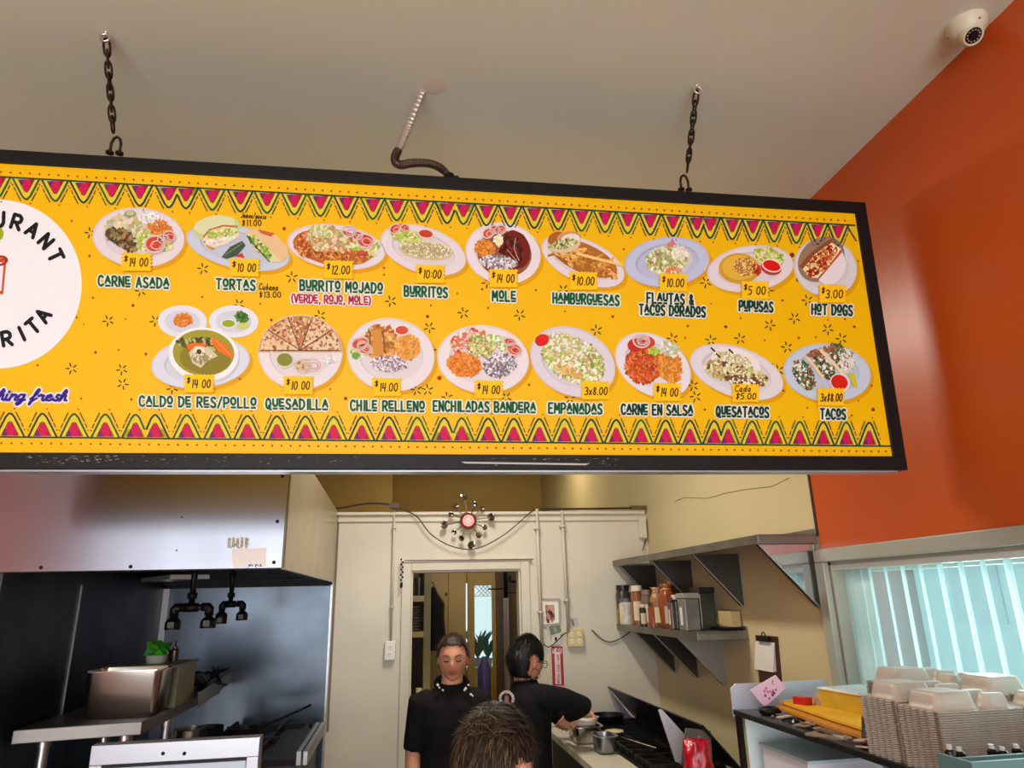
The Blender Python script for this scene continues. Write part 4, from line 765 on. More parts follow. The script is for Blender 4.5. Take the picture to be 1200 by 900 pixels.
t = thing('herb_container', 'small container heaped with bright green leaves behind the steam pan', 'container', (p.x, 3.36, TZ))
b = MB(); b.lathe([(0, 0), (.038, 0), (.042, .03), (.039, .03), (.035, .004), (0, .004)], (p.x, 3.36, TZ), n=16); obj('cup', b, mat('clear_cup', rgb(176, 186, 176), .2), t, autosm=True)
b = MB()
for k in range(46):
    c = Vector((p.x + jit(.034), 3.36 + jit(.03), TZ + .03 + random.random() * .045)); q = random.uniform(0, 6.28); r = random.uniform(.012, .02); tl = jit(.8)
    b.add([c + Vector((r * cos(q + a) , r * sin(q + a) * .8, r * .9 * sin(a + tl) + .003)) for a in (0, 1.05, 2.1, 3.14, 4.2, 5.25)], [(0, 1, 2, 3, 4, 5)], col=jcol((60, 150, 30), 30))
obj('leaves', b, VCOL, t, flat=True)
for px, h, lab in ((194, .055, 'dark sauce bottle with a pour spout beside the green leaves'), (203, .07, 'small dark square bottle right of the pour spout bottle')):
    p = at(px, 782, Y=3.4); h *= .35; t = thing('sauce_bottle', lab, 'bottle', (p.x, 3.4, TZ), 'dark bottles behind the steam pan')
    b = MB(); b.lathe([(0, 0), (.017, 0), (.017, .035 + h * .4), (.010, .035 + h * .7), (.010, .035 + h), (0, .035 + h)], (p.x, 3.4, TZ), n=12); obj('body', b, mat('dark_bottle', rgb(44, 20, 14), .2), t, autosm=True)
    b = MB(); b.tube([(p.x, 3.4, TZ + .034 + h), (p.x + (.014 if px < 200 else .0), 3.4, TZ + .06 + h)], .0035, 8); obj('spout', b, IRON, t)
# raised steel rack piece and pots behind
t = thing('wire_basket', 'stainless tray edge with tangled utensils behind the steam pan', 'tray', (-.85, 3.7, SZ + .03))
b = MB(); b.hexa([tuple(at(232, 830, Y=3.45)), tuple(at(271, 799, Y=4.0)), tuple(at(271, 797, Y=4.0) + Vector((-.22, .1, 0))), tuple(at(232, 826, Y=3.45) + Vector((-.0, .2, 0))), tuple(at(232, 812, Y=3.45)), tuple(at(271, 788, Y=4.0)), tuple(at(271, 788, Y=4.0) + Vector((-.22, .1, 0))), tuple(at(232, 812, Y=3.45) + Vector((-.0, .2, 0)))])
obj('tray_body', b, mat('tray_steel', rgb(128, 130, 132), .35, .8), t)
b = MB()
for k in range(16):
    c = at(random.uniform(222, 262), random.uniform(785, 803), Y=3.7); d = Vector((jit(.05), jit(.05), jit(.03) + .012)); b.tube([c - d, c, c + d * random.uniform(.5, 1.2)], .0045, 5)
obj('utensils', b, IRON, t)
def pot(name, label, px0, px1, py_top, Y, h, m, handle=None, group=None):
    l = at(px0, py_top, Y=Y); r = at(px1, py_top, Y=Y); c = (l + r) / 2; R = (r - l).length / 2
    t = thing(name, label, 'pot', (c.x, Y, c.z - h), group)
    b = MB(); b.lathe([(0, 0), (R * .9, 0), (R * .97, .01), (R, h - .004), (R * 1.04, h), (R * .96, h), (R * .92, .012), (0, .012)], (c.x, Y, c.z - h), n=26); obj('pot_body', b, m, t, autosm=True)
    if handle:
        b = MB(); b.tube(handle, .008, 8, flat=.6); obj('handle', b, m, t)
    return t
pot('stock_pot', 'shallow stainless pot on the stove behind the upright framed panel', 205, 243, 853, 3.3, .10, PANM)
pot('sauce_pot', 'dark steel pot on the stove right of the shallow stainless pot', 228, 262, 851, 3.7, .12, STEELD)
p = at(300, 846, Y=3.5)
pot('frying_pan', 'black frying pan with a long handle pointing right', 268, 304, 852, 3.5, .045, IRON, handle=[tuple(at(300, 853, Y=3.5)), tuple(at(330, 842, Y=3.5)), tuple(at(365, 826, Y=3.5))])
# stove top carrying the pots
t = thing('cooking_range', 'black steel cooking range below the exhaust hood', 'stove', (-.85, 3.7, 0))
b = MB(); b.box((-.87, 3.1, 0), (-.42, 4.33, 1.06)); obj('body', b, STEELD, t, bevel=.006)
for k in range(3):
    b = MB(); y = 3.2 + k * .38
    for j in range(4): b.box((-.85 + j * .13, y, 1.061), (-.835 + j * .13, y + .34, 1.09))
    b.box((-.86, y + .16, 1.06), (-.43, y + .175, 1.092)); obj('grate', b, IRON, t)
b = MB(); q = [at(306, 884, Y=2.9), at(352, 884, Y=3.3)]
# griddle tray lower right of the steel cabinet
t = thing('griddle_tray', 'dark tray with a bright right rim beside the upright steel framed panel', 'tray', (-.50, 3.0, 1.0))
c0 = at(305, 888, Y=2.7); c1 = at(358, 888, Y=2.7)
b = MB(); b.box((c0.x, 2.7, c0.z - .03), (c1.x - .03, 3.3, c0.z - .01)); obj('tray_bed', b, IRON, t)
b = MB(); b.box((c1.x - .03, 2.7, c0.z - .03), (c1.x - .015, 3.3, c0.z + .012)); b.box((c1.x - .008, 2.7, c0.z - .03), (c1.x + .006, 3.3, c0.z + .012)); obj('tray_rim', b, STEEL, t)
b = MB(); b.box((c0.x + .01, 2.75, 0), (c1.x - .02, 3.05, c0.z - .03)); obj('stand', b, STEELD, t)
# ---- framed stainless cabinet in the foreground
f0 = at(107, 875, Y=1.9); f1 = at(305, 863, Y=1.9); zt = (f0.z + f1.z) / 2
t = thing('equipment_screen', 'upright stainless framed screen with a pale inset at the lower left', 'screen', ((f0.x + f1.x) / 2, 1.93, 0))
x0, x1 = f0.x, f1.x
b = MB(); b.box((x0, 1.915, .78), (x1, 1.94, zt)); b.box((x0 + .01, 1.917, 0), (x0 + .035, 1.94, .78)); b.box((x1 - .035, 1.917, 0), (x1 - .01, 1.94, .78)); b.box((x0, 1.8, 0), (x1, 2.1, .03)); obj('body', b, STEEL, t)
for q in ((x0, zt - .042, x1, zt), (x0, .85, x0 + .028, zt - .042), (x1 - .028, .85, x1, zt - .042), (x0, .8, x1, .85)):
    b = MB(); b.box((q[0], 1.9, q[1]), (q[2], 1.915, q[3])); obj('frame_rail', b, mat('bright_frame', rgb(150, 150, 158), .3, .8), t, bevel=.0015)
b = MB(); b.box((x0 + .03, 1.908, .86), (x1 - .03, 1.914, zt - .045)); obj('door_panel', b, mat('pale_panel', rgb(160, 168, 186), .3, .2), t)
b = MB(); b.box((x0 + .028, 1.902, zt - .049), (x1 - .028, 1.912, zt - .043)); obj('gasket', b, IRON, t)
for px in (191, 216):
    p = at(px, 883, Y=1.9); b = MB(); b.lathe([(0, 0), (.0045, 0), (.003, .003), (0, .004)], (p.x, 1.9, p.z), (0, -1, 0), n=8); obj('rivet', b, IRON, t)

# ================================================================== BACK PARTITION FITTINGS
def wp(px, py, d=0.0): p = at(px, py, Y=YB); p.y = YB - d; return p
CON = mat('painted_conduit', rgb(200, 192, 176), .4)
def conduit(px0, px1, y1p, label, r=.0095):
    a = wp(px0, 597); c = wp(px1, y1p); b = MB(); b.tube([(a.x, YB - .02 - r, a.z + .0), (c.x, YB - .02 - r, c.z)], r, 8)
    for f in (.15, .75): q = a.lerp(c, f); b.box((q.x - r * 1.8, YB - .022 - r * 2, q.z - .006), (q.x + r * 1.8, YB - .001, q.z + .006))
    solo('wall_conduit', b, CON, label, 'pipe', (c.x, YB - .02, c.z), 'painted conduits on the partition', smooth=True)
conduit(462.5, 458, 752, 'thin white conduit running down to the outlet left of the doorway', .006)
conduit(628, 634, 760, 'white conduit just right of the doorway casing')
conduit(657, 665, 741, 'white conduit running down to the beige outlet box')
def outlet(px, py, w, h, m, label, n=1):
    p = wp(px, py); t = thing('power_outlet', label, 'outlet', (p.x, YB, p.z))
    b = MB(); b.box((p.x - w / 2, YB - .035, p.z - h / 2), (p.x + w / 2, YB - .001, p.z + h / 2)); obj('box', b, m, t, bevel=.004)
    for k in range(n):
        xc = p.x + (k - (n - 1) / 2) * w * .45
        for s in (-1, 1):
            b = MB(); b.lathe([(0, 0), (.014, 0), (.013, .003), (0, .003)], (xc, YB - .035, p.z + s * .02), (0, -1, 0), n=12); f = obj('socket', b, PLASTW, t)
            b = MB()
            for sx in (-.005, .005): b.box((xc + sx - .0012, YB - .0392, p.z + s * .02 - .003), (xc + sx + .0012, YB - .0378, p.z + s * .02 + .005))
            obj('slot', b, IRON, f)
    return t
outlet(457, 762, .062, .105, PLASTW, 'white duplex outlet box left of the doorway')
outlet(673, 747, .10, .105, mat('beige_box', rgb(206, 190, 130), .45), 'beige double outlet box at the foot of the right conduit', 2)
# dark cable along the ledge, junction boxes, hanging wires
WIRE = mat('dark_cable', rgb(40, 30, 26), .5)
def wire(name, pts, r, label, cat='cable', m=None, group=None, d=.03):
    P = [Vector(p) if not isinstance(p, tuple) or len(p) == 3 else wp(p[0], p[1], d) for p in pts]
    b = MB(); b.tube(cat_(P), r, 6); return solo(name, b, m or WIRE, label, cat, tuple(P[0]), group, smooth=True)
def cat_(P): return cat(P, 8)
wire('ledge_cable', [(340, 597), (372, 597), (400, 596), (430, 591), (462, 592)], .006, 'dark cable lying along the ledge left of the sunburst clock', d=.035)
wire('ledge_cable', [(632, 597.5), (690, 597), (752, 596)], .007, 'dark cable along the partition ledge right of the doorway', d=.035)
wire('hanging_wire', [(466, 594), (488, 606), (505, 627), (530, 641), (558, 643), (590, 627), (625, 597)], .0035, 'thin dark wire sagging in a loop below the sunburst clock', d=.036)
wire('hanging_wire', [(693, 738), (705, 749), (716, 752), (730, 746), (741, 737)], .0035, 'thin wire sagging from the beige outlet box to the lower shelf', d=.012)
wire('door_header_wire', [(474, 657), (540, 656.5), (624, 655.5)], .0025, 'thin dark wire lying on top of the doorway casing', d=.03)
b = MB(); p = wp(462, 594); b.box((p.x - .03, YB - .06, p.z - .012), (p.x + .028, YB - .005, p.z + .014)); solo('junction_box', b, mat('box_metal', rgb(90, 76, 72), .5, .5), 'small dark junction box on the ledge above the white outlet conduit', 'box', tuple(p))
b = MB(); p = wp(746, 596); b.box((p.x - .05, YB - .05, p.z - .008), (p.x + .05, YB - .005, p.z + .014)); solo('junction_box', b, mat('box_metal2', rgb(110, 92, 66), .5, .5), 'brown junction box on the ledge at the right end of the partition', 'box', tuple(p))
b = MB(); p = wp(752, 620); b.box((p.x - .026, YB - .04, p.z - .06), (p.x + .02, YB - .001, p.z + .075)); solo('wall_box', b, WHITEP, 'white painted box at the top right corner of the partition', 'box', tuple(p), bevel=.003)
# beaded pull chain left of the door
p = wp(471, 656); t = thing('bead_chain', 'short dark beaded chain with a pull hanging at the left door casing', 'chain', (p.x, YB - .03, p.z - .17))
b = MB()
for k in range(9): b.ball((p.x + (.006 if k % 2 else -.004), YB - .04, p.z - .015 * k), .0062, 4)
obj('beads', b, IRON, t)['kind'] = 'stuff'
b = MB(); b.lathe([(0, 0), (.006, -.004), (.009, -.018), (.006, -.034), (0, -.036)], (p.x, YB - .04, p.z - .132), n=10); obj('pull', b, IRON, t)
# sunburst clock
c = wp(548, 611); cy = YB - .05
t = thing('sunburst_clock', 'starburst wall clock with round mirrors on thin spokes over the doorway', 'clock', (c.x, YB, c.z))
b = MB(); b.lathe([(0, 0), (.052, 0), (.054, .012), (.046, .026), (.04, .026), (.038, .02), (0, .02)], (c.x, YB - .03, c.z), (0, -1, 0), n=28); obj('clock_case', b, mat('copper_red', rgb(150, 60, 60), .2, .9), t, autosm=True)
b = MB(); b.lathe([(0, 0), (.036, 0), (.036, .002), (0, .002)], (c.x, YB - .051, c.z), (0, -1, 0), n=24); fc = obj('dial', b, mat('dial_pale', rgb(236, 196, 200), .4), t)
b = MB()
for k in range(12): a = k * pi / 6; b.rbox((c.x + .026 * sin(a), YB - .0536, c.z + .026 * cos(a)), (.003, .001, .014), (0, a, 0))
obj('hour_marks', b, mat('marks_red', rgb(170, 60, 80), .5), fc)
b = MB(); b.rbox((c.x - .008, YB - .055, c.z + .006), (.003, .001, .024), (0, -.9, 0)); b.rbox((c.x + .006, YB - .0555, c.z + .012), (.002, .001, .032), (0, .5, 0)); obj('hands', b, PLASTW, fc)
spk = [(543, 583, 4.8, 1), (534, 594.5, 3.6, 0), (555.5, 592, 3.4, 0), (564, 597.5, 3, 0), (528, 604, 3.4, 0), (574.5, 607, 4.8, 1), (520, 616, 4.8, 1), (567, 619, 3.4, 0), (531.5, 624.5, 3.2, 0), (540, 631.5, 3.6, 0), (552, 639.5, 5, 1), (560, 628, 3.8, 0)]
for px, py, r, big in spk:
    p = wp(px, py); v = Vector((p.x - c.x, 0, p.z - c.z)); rr = r / 806. * 3.9
    b = MB(); b.tube([(c.x, YB - .038, c.z), (p.x, YB - .045, p.z)], .0026, 6); s = obj('spoke', b, CHROME, t)
    b = MB(); ax = Vector((jit(.5) , -1, jit(.4))).normalized(); b.lathe([(0, -.006), (rr, -.003), (rr * 1.05, .002), (rr * .8, .005), (0, .001)], (p.x, YB - .048, p.z), ax, n=16); obj('mirror_disc', b, mat('smoky_chrome', rgb(150, 142, 138), .08, 1.0), s, autosm=True)
p = wp(548, 650)
# pictures and notices
def flat_on_wall(name, label, cat_n, quad, th, mats, fn=None, group=None, d0=.001):
    Q = [wp(*q) for q in quad]; c = sum(Q, Vector()) / 4
    t = thing(name, label, cat_n, (c.x, YB, min(q.z for q in Q)), group)
    def pt(u, v, d): q = (Q[0] * (1 - u) + Q[1] * u) * (1 - v) + (Q[3] * (1 - u) + Q[2] * u) * v; return Vector((q.x, YB - d, q.z))
    def rect(b, u0, v0, u1, v1, d, e, **k): P = [pt(u0, v0, d), pt(u1, v0, d), pt(u1, v1, d), pt(u0, v1, d)]; b.prism(P, (0, -e, 0), **k)
    return t, pt, rect
t, pt, rect = flat_on_wall('framed_print', 'small white framed picture beside the doorway above the head of the cook', 'picture', [(632, 701), (656, 701), (657, 732), (634, 734)], 0, None)
b = MB(); rect(b, 0, 0, 1, .07, .001, .014); rect(b, 0, .93, 1, 1, .001, .014); rect(b, 0, .07, .1, .93, .001, .014); rect(b, .9, .07, 1, .93, .001, .014); obj('frame', b, mat('thin_frame', rgb(170, 160, 150), .4), t)
b = MB(); rect(b, .1, .07, .9, .93, .001, .006); obj('mount', b, PAPER, t)
b = MB()
for k in range(60):
    u, v = .45 + jit(.22) * .9, .52 + jit(.3); l = .02 + random.random() * .03; rect(b, u, v, u + l, v + l * 3, .0072, .0003, col=jcol(random.choice([(150, 90, 74), (120, 60, 50), (190, 140, 120)]), 15))
rect(b, .25, .25, .7, .82, .007, .0002, col=rgb(196, 150, 130)); obj('picture', b, VCOL, t)
t, pt, rect = flat_on_wall('pinned_banknote', 'greenish note in a tilted sleeve beside the right conduit', 'note', [(640, 733), (657, 728), (659, 742), (644, 747)], 0, None)
b = MB(); rect(b, 0, 0, 1, 1, .012, .0015); obj('sleeve', b, mat('clear_sleeve', rgb(206, 206, 196), .3), t)
b = MB(); rect(b, .1, .12, .9, .86, .0136, .0006, col=rgb(110, 130, 108)); rect(b, .4, .25, .6, .75, .0143, .0003, col=rgb(150, 160, 140))
for k in range(30): u, v = random.uniform(.12, .85), random.uniform(.15, .8); rect(b, u, v, u + .05, v + .04, .0146, .0002, col=jcol((90, 104, 86)))
obj('note', b, VCOL, t)
t, pt, rect = flat_on_wall('pinned_banknote', 'pale note in a clear sleeve right of the conduit above the beige box', 'note', [(663, 722), (679, 721), (681, 737), (667, 738)], 0, None)
b = MB(); rect(b, 0, 0, 1, 1, .001, .002); obj('sleeve', b, mat('clear_sleeve', rgb(206, 206, 196), .3), t)
b = MB(); rect(b, .1, .14, .85, .86, .0032, .0005, col=rgb(184, 184, 178)); rect(b, .3, .25, .5, .75, .0038, .0003, col=rgb(110, 120, 130)); obj('note', b, VCOL, t)
t, pt, rect = flat_on_wall('wall_switch', 'white switch plate hanging on dark wires under the notes', 'switch', [(646, 743), (656, 742), (656, 756), (646, 756)], 0, None)
b = MB(); rect(b, 0, 0, 1, 1, .001, .008); obj('plate', b, PLASTW, t)
b = MB(); rect(b, .38, .3, .6, .6, .009, .006); obj('toggle', b, IRON, t)
wire('loose_wire', [(634, 752), (642, 758), (651, 752), (660, 743), (666, 740)], .0035, 'loose dark wires crossing under the white switch plate', d=.02)
t, pt, rect = flat_on_wall('extinguisher_notice', 'tall red and white notice reading fire extinguisher on the partition', 'sign', [(645, 757.5), (660, 757.5), (662, 803), (646.5, 803)], 0, None)
b = MB(); rect(b, 0, 0, 1, 1, .001, .003); obj('board', b, mat('notice_red', rgb(170, 24, 44), .4), t)
b = MB(); rect(b, .28, .18, .72, .97, .0041, .0004, col=rgb(236, 214, 216)); rect(b, .12, .04, .88, .18, .0041, .0004, col=rgb(236, 214, 216)); rect(b, .0, .0, .05, 1, .0041, .0004, col=rgb(236, 214, 216)); rect(b, .95, .0, 1, 1, .0041, .0004, col=rgb(236, 214, 216)); obj('white_field', b, VCOL, t)
class WInk(MB):
    def stroke(s, pts, wd, col, lay, taper=0):
        for i in range(len(pts) - 1):
            (x0, y0), (x1, y1) = pts[i], pts[i + 1]; l = math.hypot(x1 - x0, y1 - y0) or 1; nx, ny = -(y1 - y0) / l * wd / 2, (x1 - x0) / l * wd / 2
            P = [wp(x0 + nx, y0 + ny), wp(x1 + nx, y1 + ny), wp(x1 - nx, y1 - ny), wp(x0 - nx, y0 - ny)]
            s.prism([Vector((p.x, YB - .0047, p.z)) for p in P], (0, -.0003, 0), col=col)
b = WInk(); write(b, 'FIRE', 648, 659, 762, 4.5, .8, rgb(150, 20, 40), 1, quirk=False)
for k, ch in enumerate('EXTINGUISHER'): write(b, ch, 652.6 + k * .06, 655.2 + k * .06, 768.5 + k * 2.85, 2.2, .55, rgb(120, 16, 34), 1, quirk=False) if ch != 'I' else b.stroke([(653.9 + k * .06, 767.4 + k * 2.85), (653.9 + k * .06, 769.6 + k * 2.85)], .6, rgb(120, 16, 34), 1)
obj('lettering', b, VCOL, t)
t, pt, rect = flat_on_wall('instruction_card', 'small pinkish card below the fire extinguisher notice', 'card', [(647, 804), (664, 804), (665, 811), (648, 812)], 0, None)
b = MB(); rect(b, 0, 0, 1, 1, .001, .0015); obj('card', b, mat('pink_card', rgb(226, 196, 196), .6), t)
b = MB()
for k in range(12): u = random.uniform(.08, .8); v = random.choice((.2, .5, .75)); rect(b, u, v, u + .1, v + .12, .0027, .0003)
obj('lines', b, mat('notice_red2', rgb(120, 24, 44), .4), t)
# paint cracks on the yellow wall
b = MB(); P = [at(x, y, X=XR) - Vector((.0012, 0, 0)) for x, y in ((790, 588), (800, 584), (803, 583), (830, 584), (850, 578), (872, 574), (905, 570), (925, 560))]; b.tube(P, .0012, 4); obj('paint_crack', b, mat('crack_line', rgb(120, 96, 60), .8), bpy.data.objects['wall_right'])
wire('corner_wire', [at(757, 632, X=XR - .01), at(753, 645, Y=YB - .02)], .003, 'short dark wire below the white corner box')
# ---- back room through the doorway
def bx_(name, m, parent, *boxes, **k):
    b = MB()
    for q in boxes: b.box(*q)
    return obj(name, b, m, parent, **k)
OLD = mat('olive_cabinet', rgb(176, 146, 84), .5, var=.08)
yS = 5.0
l0 = at(480, 700, Y=yS); l1 = at(497, 700, Y=yS); p1 = at(505, 700, Y=yS)
t = thing('storage_shelves', 'cream shelves behind the left side of the doorway', 'shelf', (0, yS, 0))
WOODC = mat('cream_board', rgb(222, 206, 160), .5)
for (ya, yb_) in ((698, 705), (740, 747)):
    za = at(490, ya, Y=yS).z; zb = at(490, yb_, Y=yS).z; bx_('shelf_board', WOODC, t, ((l1.x - .45, yS, zb), (l1.x, yS + .35, za)))
bx_('side_panel', mat('olive_post', rgb(150, 142, 96), .5), t, ((l1.x, yS - .01, 0), (p1.x, yS + .36, 2.05)))
bx_('back_board', mat('brown_back_board', rgb(96, 78, 56), .6), t, ((l1.x - .45, yS + .36, 0), (p1.x, yS + .38, 2.05)))  # plain dark brown board closing the back of the shelves
zs = at(490, 698, Y=yS).z
for k in range(5):
    b = MB(); c = (l1.x - .035 - (k % 3) * .055, yS + .06 + (k // 3) * .08, zs); b.lathe([(0, 0), (.02, 0), (.027, .12), (.024, .12), (.018, .006), (0, .006)], c, n=12)
    solo('dark_tumbler', b, mat('tumbler_green', rgb(66, 76, 74), .25), 'dark green tumbler grouped on the upper storage shelf', 'cup', c, 'tumblers on the upper storage shelf', autosm=True)
zs = at(490, 740, Y=yS).z
for k in range(9):
    b = MB(); c = (l1.x - .09 + jit(.004), yS + .1, zs + k * .018); b.lathe([(0, 0), (.05, 0), (.078, .013), (.076, .016), (.05, .005), (0, .005)], c, n=20)
    solo('grey_plate', b, mat('plate_grey', rgb(176, 172, 166), .4), ORD[8 - k] + ' grey plate from the top of the pile on the lower storage shelf', 'plate', c, 'plates piled on the storage shelf', autosm=True)
b = MB(); c = at(497, 822, Y=4.85); b.lathe([(0, 0), (.05, 0), (.055, .02), (.055, .12), (.03, .16), (.02, .17), (.02, .2), (0, .2)], (c.x - .035, 4.85, c.z - .12), n=16); solo('cream_jug', b, mat('jug_cream', rgb(226, 210, 160), .4), 'cream plastic jug low behind the left door casing', 'jug', (c.x - .035, 4.85, c.z - .12), autosm=True)
b = MB(); b.box((c.x - .15, 4.78, 0), (c.x + .03, 4.99, c.z - .122)); solo('jug_stand', b, mat('stand_brown', rgb(70, 56, 44), .6), 'dark brown stand under the cream jug', 'stand', (c.x, 4.88, 0))
# hanging jacket
t0 = at(508, 688, Y=5.15); z0 = at(508, 762, Y=5.15).z
t = thing('hanging_jacket', 'dark jacket hanging beside the cream storage shelves', 'jacket', (t0.x, 5.15, z0))
b = MB(); R = []
for k, (f, w_, d) in enumerate(((0, .008, .008), (.08, .02, .02), (.25, .052, .05), (.3, .056, .06), (.5, .05, .06), (.8, .062, .07), (1.0, .066, .07))):
    z = t0.z + (z0 - t0.z) * f; R.append([(t0.x + .012 * f + (w_ + .006 * sin(5 * a_)) * cos(a_) + .02 * (f > .2), 5.15 + d * sin(a_), z) for a_ in [i * 2 * pi / 20 for i in range(20)]])
b.loft(R); obj('cloth', b, mat('black_cloth', rgb(20, 18, 22), .9, var=.4, vscale=30), t, smooth=True)
b = MB(); b.tube([(t0.x, 5.15, t0.z), (t0.x, 5.15, t0.z + .03), (t0.x - .035, 5.15, t0.z + .035)], .004, 6); obj('hook', b, IRON, t)
# tall cupboard
yC = 5.6; x0 = at(503, 700, Y=yC).x; x1 = at(546, 700, Y=yC).x; xm = at(525, 700, Y=yC).x
t = thing('tall_cupboard', 'ochre tall cupboard with two doors seen through the doorway', 'cupboard', ((x0 + x1) / 2, yC, 0))
bx_('carcass', OLD, t, ((x0 - .1, yC + .02, 0), (x1, yC + .3, 2.1)))
for a_, c_ in ((x0 - .1, xm - .003), (xm + .003, x1)): dd = bx_('cupboard_door', OLD, t, ((a_, yC, .08), (c_, yC + .019, 2.09)), bevel=.003)
p = at(523, 696, Y=yC); b = MB(); b.ball((p.x, yC - .01, p.z), .011, 6); obj('knob', b, mat('brass', rgb(150, 110, 50), .3, .9), dd)
# inner door with glazed light
yD = 6.3; dx0 = at(548, 700, Y=yD).x; gx0 = at(556, 700, Y=yD).x; gx1 = at(577, 700, Y=yD).x; dx1 = at(583, 700, Y=yD).x; gz1 = at(566, 686, Y=yD).z; gz0 = at(566, 783, Y=yD).z; dzt = at(566, 672, Y=yD).z
t = thing('glazed_inner_door', 'inner back door with a narrow bright glass light', 'door', ((dx0 + dx1) / 2, yD, 0))
bx_('door_leaf', OLD, t, ((dx0, yD, 0), (gx0, yD + .04, dzt)), ((gx1, yD, 0), (dx1, yD + .04, dzt)), ((gx0, yD, gz1), (gx1, yD + .04, dzt)), ((gx0, yD, gz0 - .05), (gx1, yD + .04, gz0)), ((gx0, yD, 0), (gx1, yD + .04, .5)))
bx_('glass', GL, t, ((gx0, yD + .018, gz0), (gx1, yD + .021, gz1)))
b = MB(); zl = gz1 - .09
for k in range(-1, 6):
    x = gx0 + k * .036
    for sg in (1, -1):
        xa = x if sg > 0 else x + .09; xb_ = x + .09 if sg > 0 else x
        P0 = Vector((xa, yD + .01, zl)); P1 = Vector((xb_, yD + .01, gz1))
        if min(xa, xb_) < gx0 - .002 or max(xa, xb_) > gx1 + .05: continue
        b.tube([P0, P1], .003, 4)
b.box((gx0, yD + .006, zl - .004), (gx1, yD + .014, zl + .002)); obj('lattice', b, PLASTW, t)
bx_('rear_frame', OLD, None, ((dx1 + .01, yD + .0, 0), (dx1 + .05, yD + .06, 2.1)))
bpy.data.objects['rear_frame'].name = 'trim_8'; bpy.data.objects['trim_8']['kind'] = 'structure'
# potted plants behind the glass
for k, (px, h, lab) in enumerate(((560, .34, 'potted leafy plant at the left behind the glass of the inner door'), (572, .26, 'potted bushy plant at the right behind the glass of the inner door'))):
    p = at(px, 781, Y=6.62); t = thing('potted_plant', lab, 'plant', (p.x, 6.62, p.z), 'plants on the sill behind the inner door'); b = MB()
    b.lathe([(0, 0), (.032, 0), (.04, .07), (.036, .07), (.03, .01), (0, .01)], (p.x, 6.62, p.z), n=12); obj('pot', b, mat('pot_white', rgb(200, 205, 216), .4), t, autosm=True)
    b = MB()
    for j in range(34):
        a_ = random.uniform(0, 6.28); l = h * random.uniform(.4, 1); o = Vector((p.x, 6.62, p.z + .06)); d = Vector((cos(a_) * .3, sin(a_) * .25, 1)).normalized(); s_ = Vector((-sin(a_), cos(a_), 0)) * .012; e = o + d * l + Vector((cos(a_), sin(a_), -.3)) * l * .25; mI = o + d * l * .6
        b.add([o - s_ * .3, o + s_ * .3, mI + s_, e, mI - s_], [(0, 1, 2, 3, 4)], col=jcol(random.choice([(90, 150, 100), (76, 120, 140), (140, 180, 110), (110, 150, 186)]), 16))
    obj('leaves', b, VCOL, t, flat=True)['kind'] = 'stuff'
p = at(566, 783, Y=6.62); b = MB(); b.box((p.x - .2, 6.52, p.z - .03), (p.x + .2, 6.74, p.z - .001)); b.box((p.x - .19, 6.54, 0), (p.x - .15, 6.72, p.z - .03)); b.box((p.x + .15, 6.54, 0), (p.x + .19, 6.72, p.z - .03)); solo('plant_bench', b, mat('bench_green', rgb(110, 120, 90), .6), 'narrow greenish bench carrying the plants behind the glass door', 'bench', (p.x, 6.63, 0))
# purple bottles below
b = MB(); p = at(568, 825, Y=5.9); b.lathe([(0, 0), (.05, 0), (.055, .03), (.055, .26), (.03, .31), (.02, .35), (0, .35)], (p.x + .0, 5.9, p.z), n=16); solo('blue_bottle', b, mat('violet_blue', rgb(84, 84, 150), .3), 'violet blue large bottle below the glass light of the inner door', 'bottle', (p.x, 5.9, p.z), autosm=True)
b = MB(); b.box((p.x - .1, 5.82, 0), (p.x + .1, 5.98, p.z - .001)); solo('back_crate', b, mat('crate_dark', rgb(60, 54, 50), .7), 'dark crate carrying the violet bottle', 'crate', (p.x, 5.9, 0))
# pipes at right of the doorway
q = at(592, 700, Y=5.4)
t = thing('water_heater_pipes', 'dark vertical pipe with side branches inside the right of the doorway', 'pipe', (q.x, 5.4, 0))
b = MB(); b.tube([(q.x + .005, 5.4, at(593, 700, Y=5.4).z), (q.x + .005, 5.4, 2.08)], .016, 10); obj('main_pipe', b, IRON, t, smooth=True)
b = MB(); z = at(590, 690, Y=5.4).z; b.tube([(q.x - .13, 5.4, z), (q.x, 5.4, z)], .006, 6); b.tube([(q.x, 5.4, z - .03), (q.x + .1, 5.4, z - .03)], .004, 6); obj('branch', b, IRON, t)
b = MB(); z = at(605, 681, Y=5.4).z; b.tube([(q.x + .04, 5.4, z + .04), (q.x + .04, 5.4, z), (q.x + .1, 5.4, z - .004)], .012, 8); b.ball((q.x + .1, 5.4, z), .018, 6); obj('valve', b, IRON, t, smooth=True)
b = MB(); b.tube([(q.x + .005, 5.4, .0), (q.x + .005, 5.4, at(593, 701, Y=5.4).z)], .02, 10); obj('wrapped_pipe', b, mat('pale_wrap', rgb(150, 146, 150), .4), t, smooth=True)
b = MB(); p = at(590, 700, Y=5.9); p2 = at(612, 700, Y=5.9); b.box((p.x - .06, 5.9, 0), (p2.x + .1, 5.95, 2.15)); b.box((p.x - .02, 5.885, 0), (p.x - .01, 5.9, 2.14)); struct('wall_back_panel', b, mat('dim_brown_panel', rgb(92, 76, 52), .6), label='dim brown boarded panel inside the doorway behind the pipes')
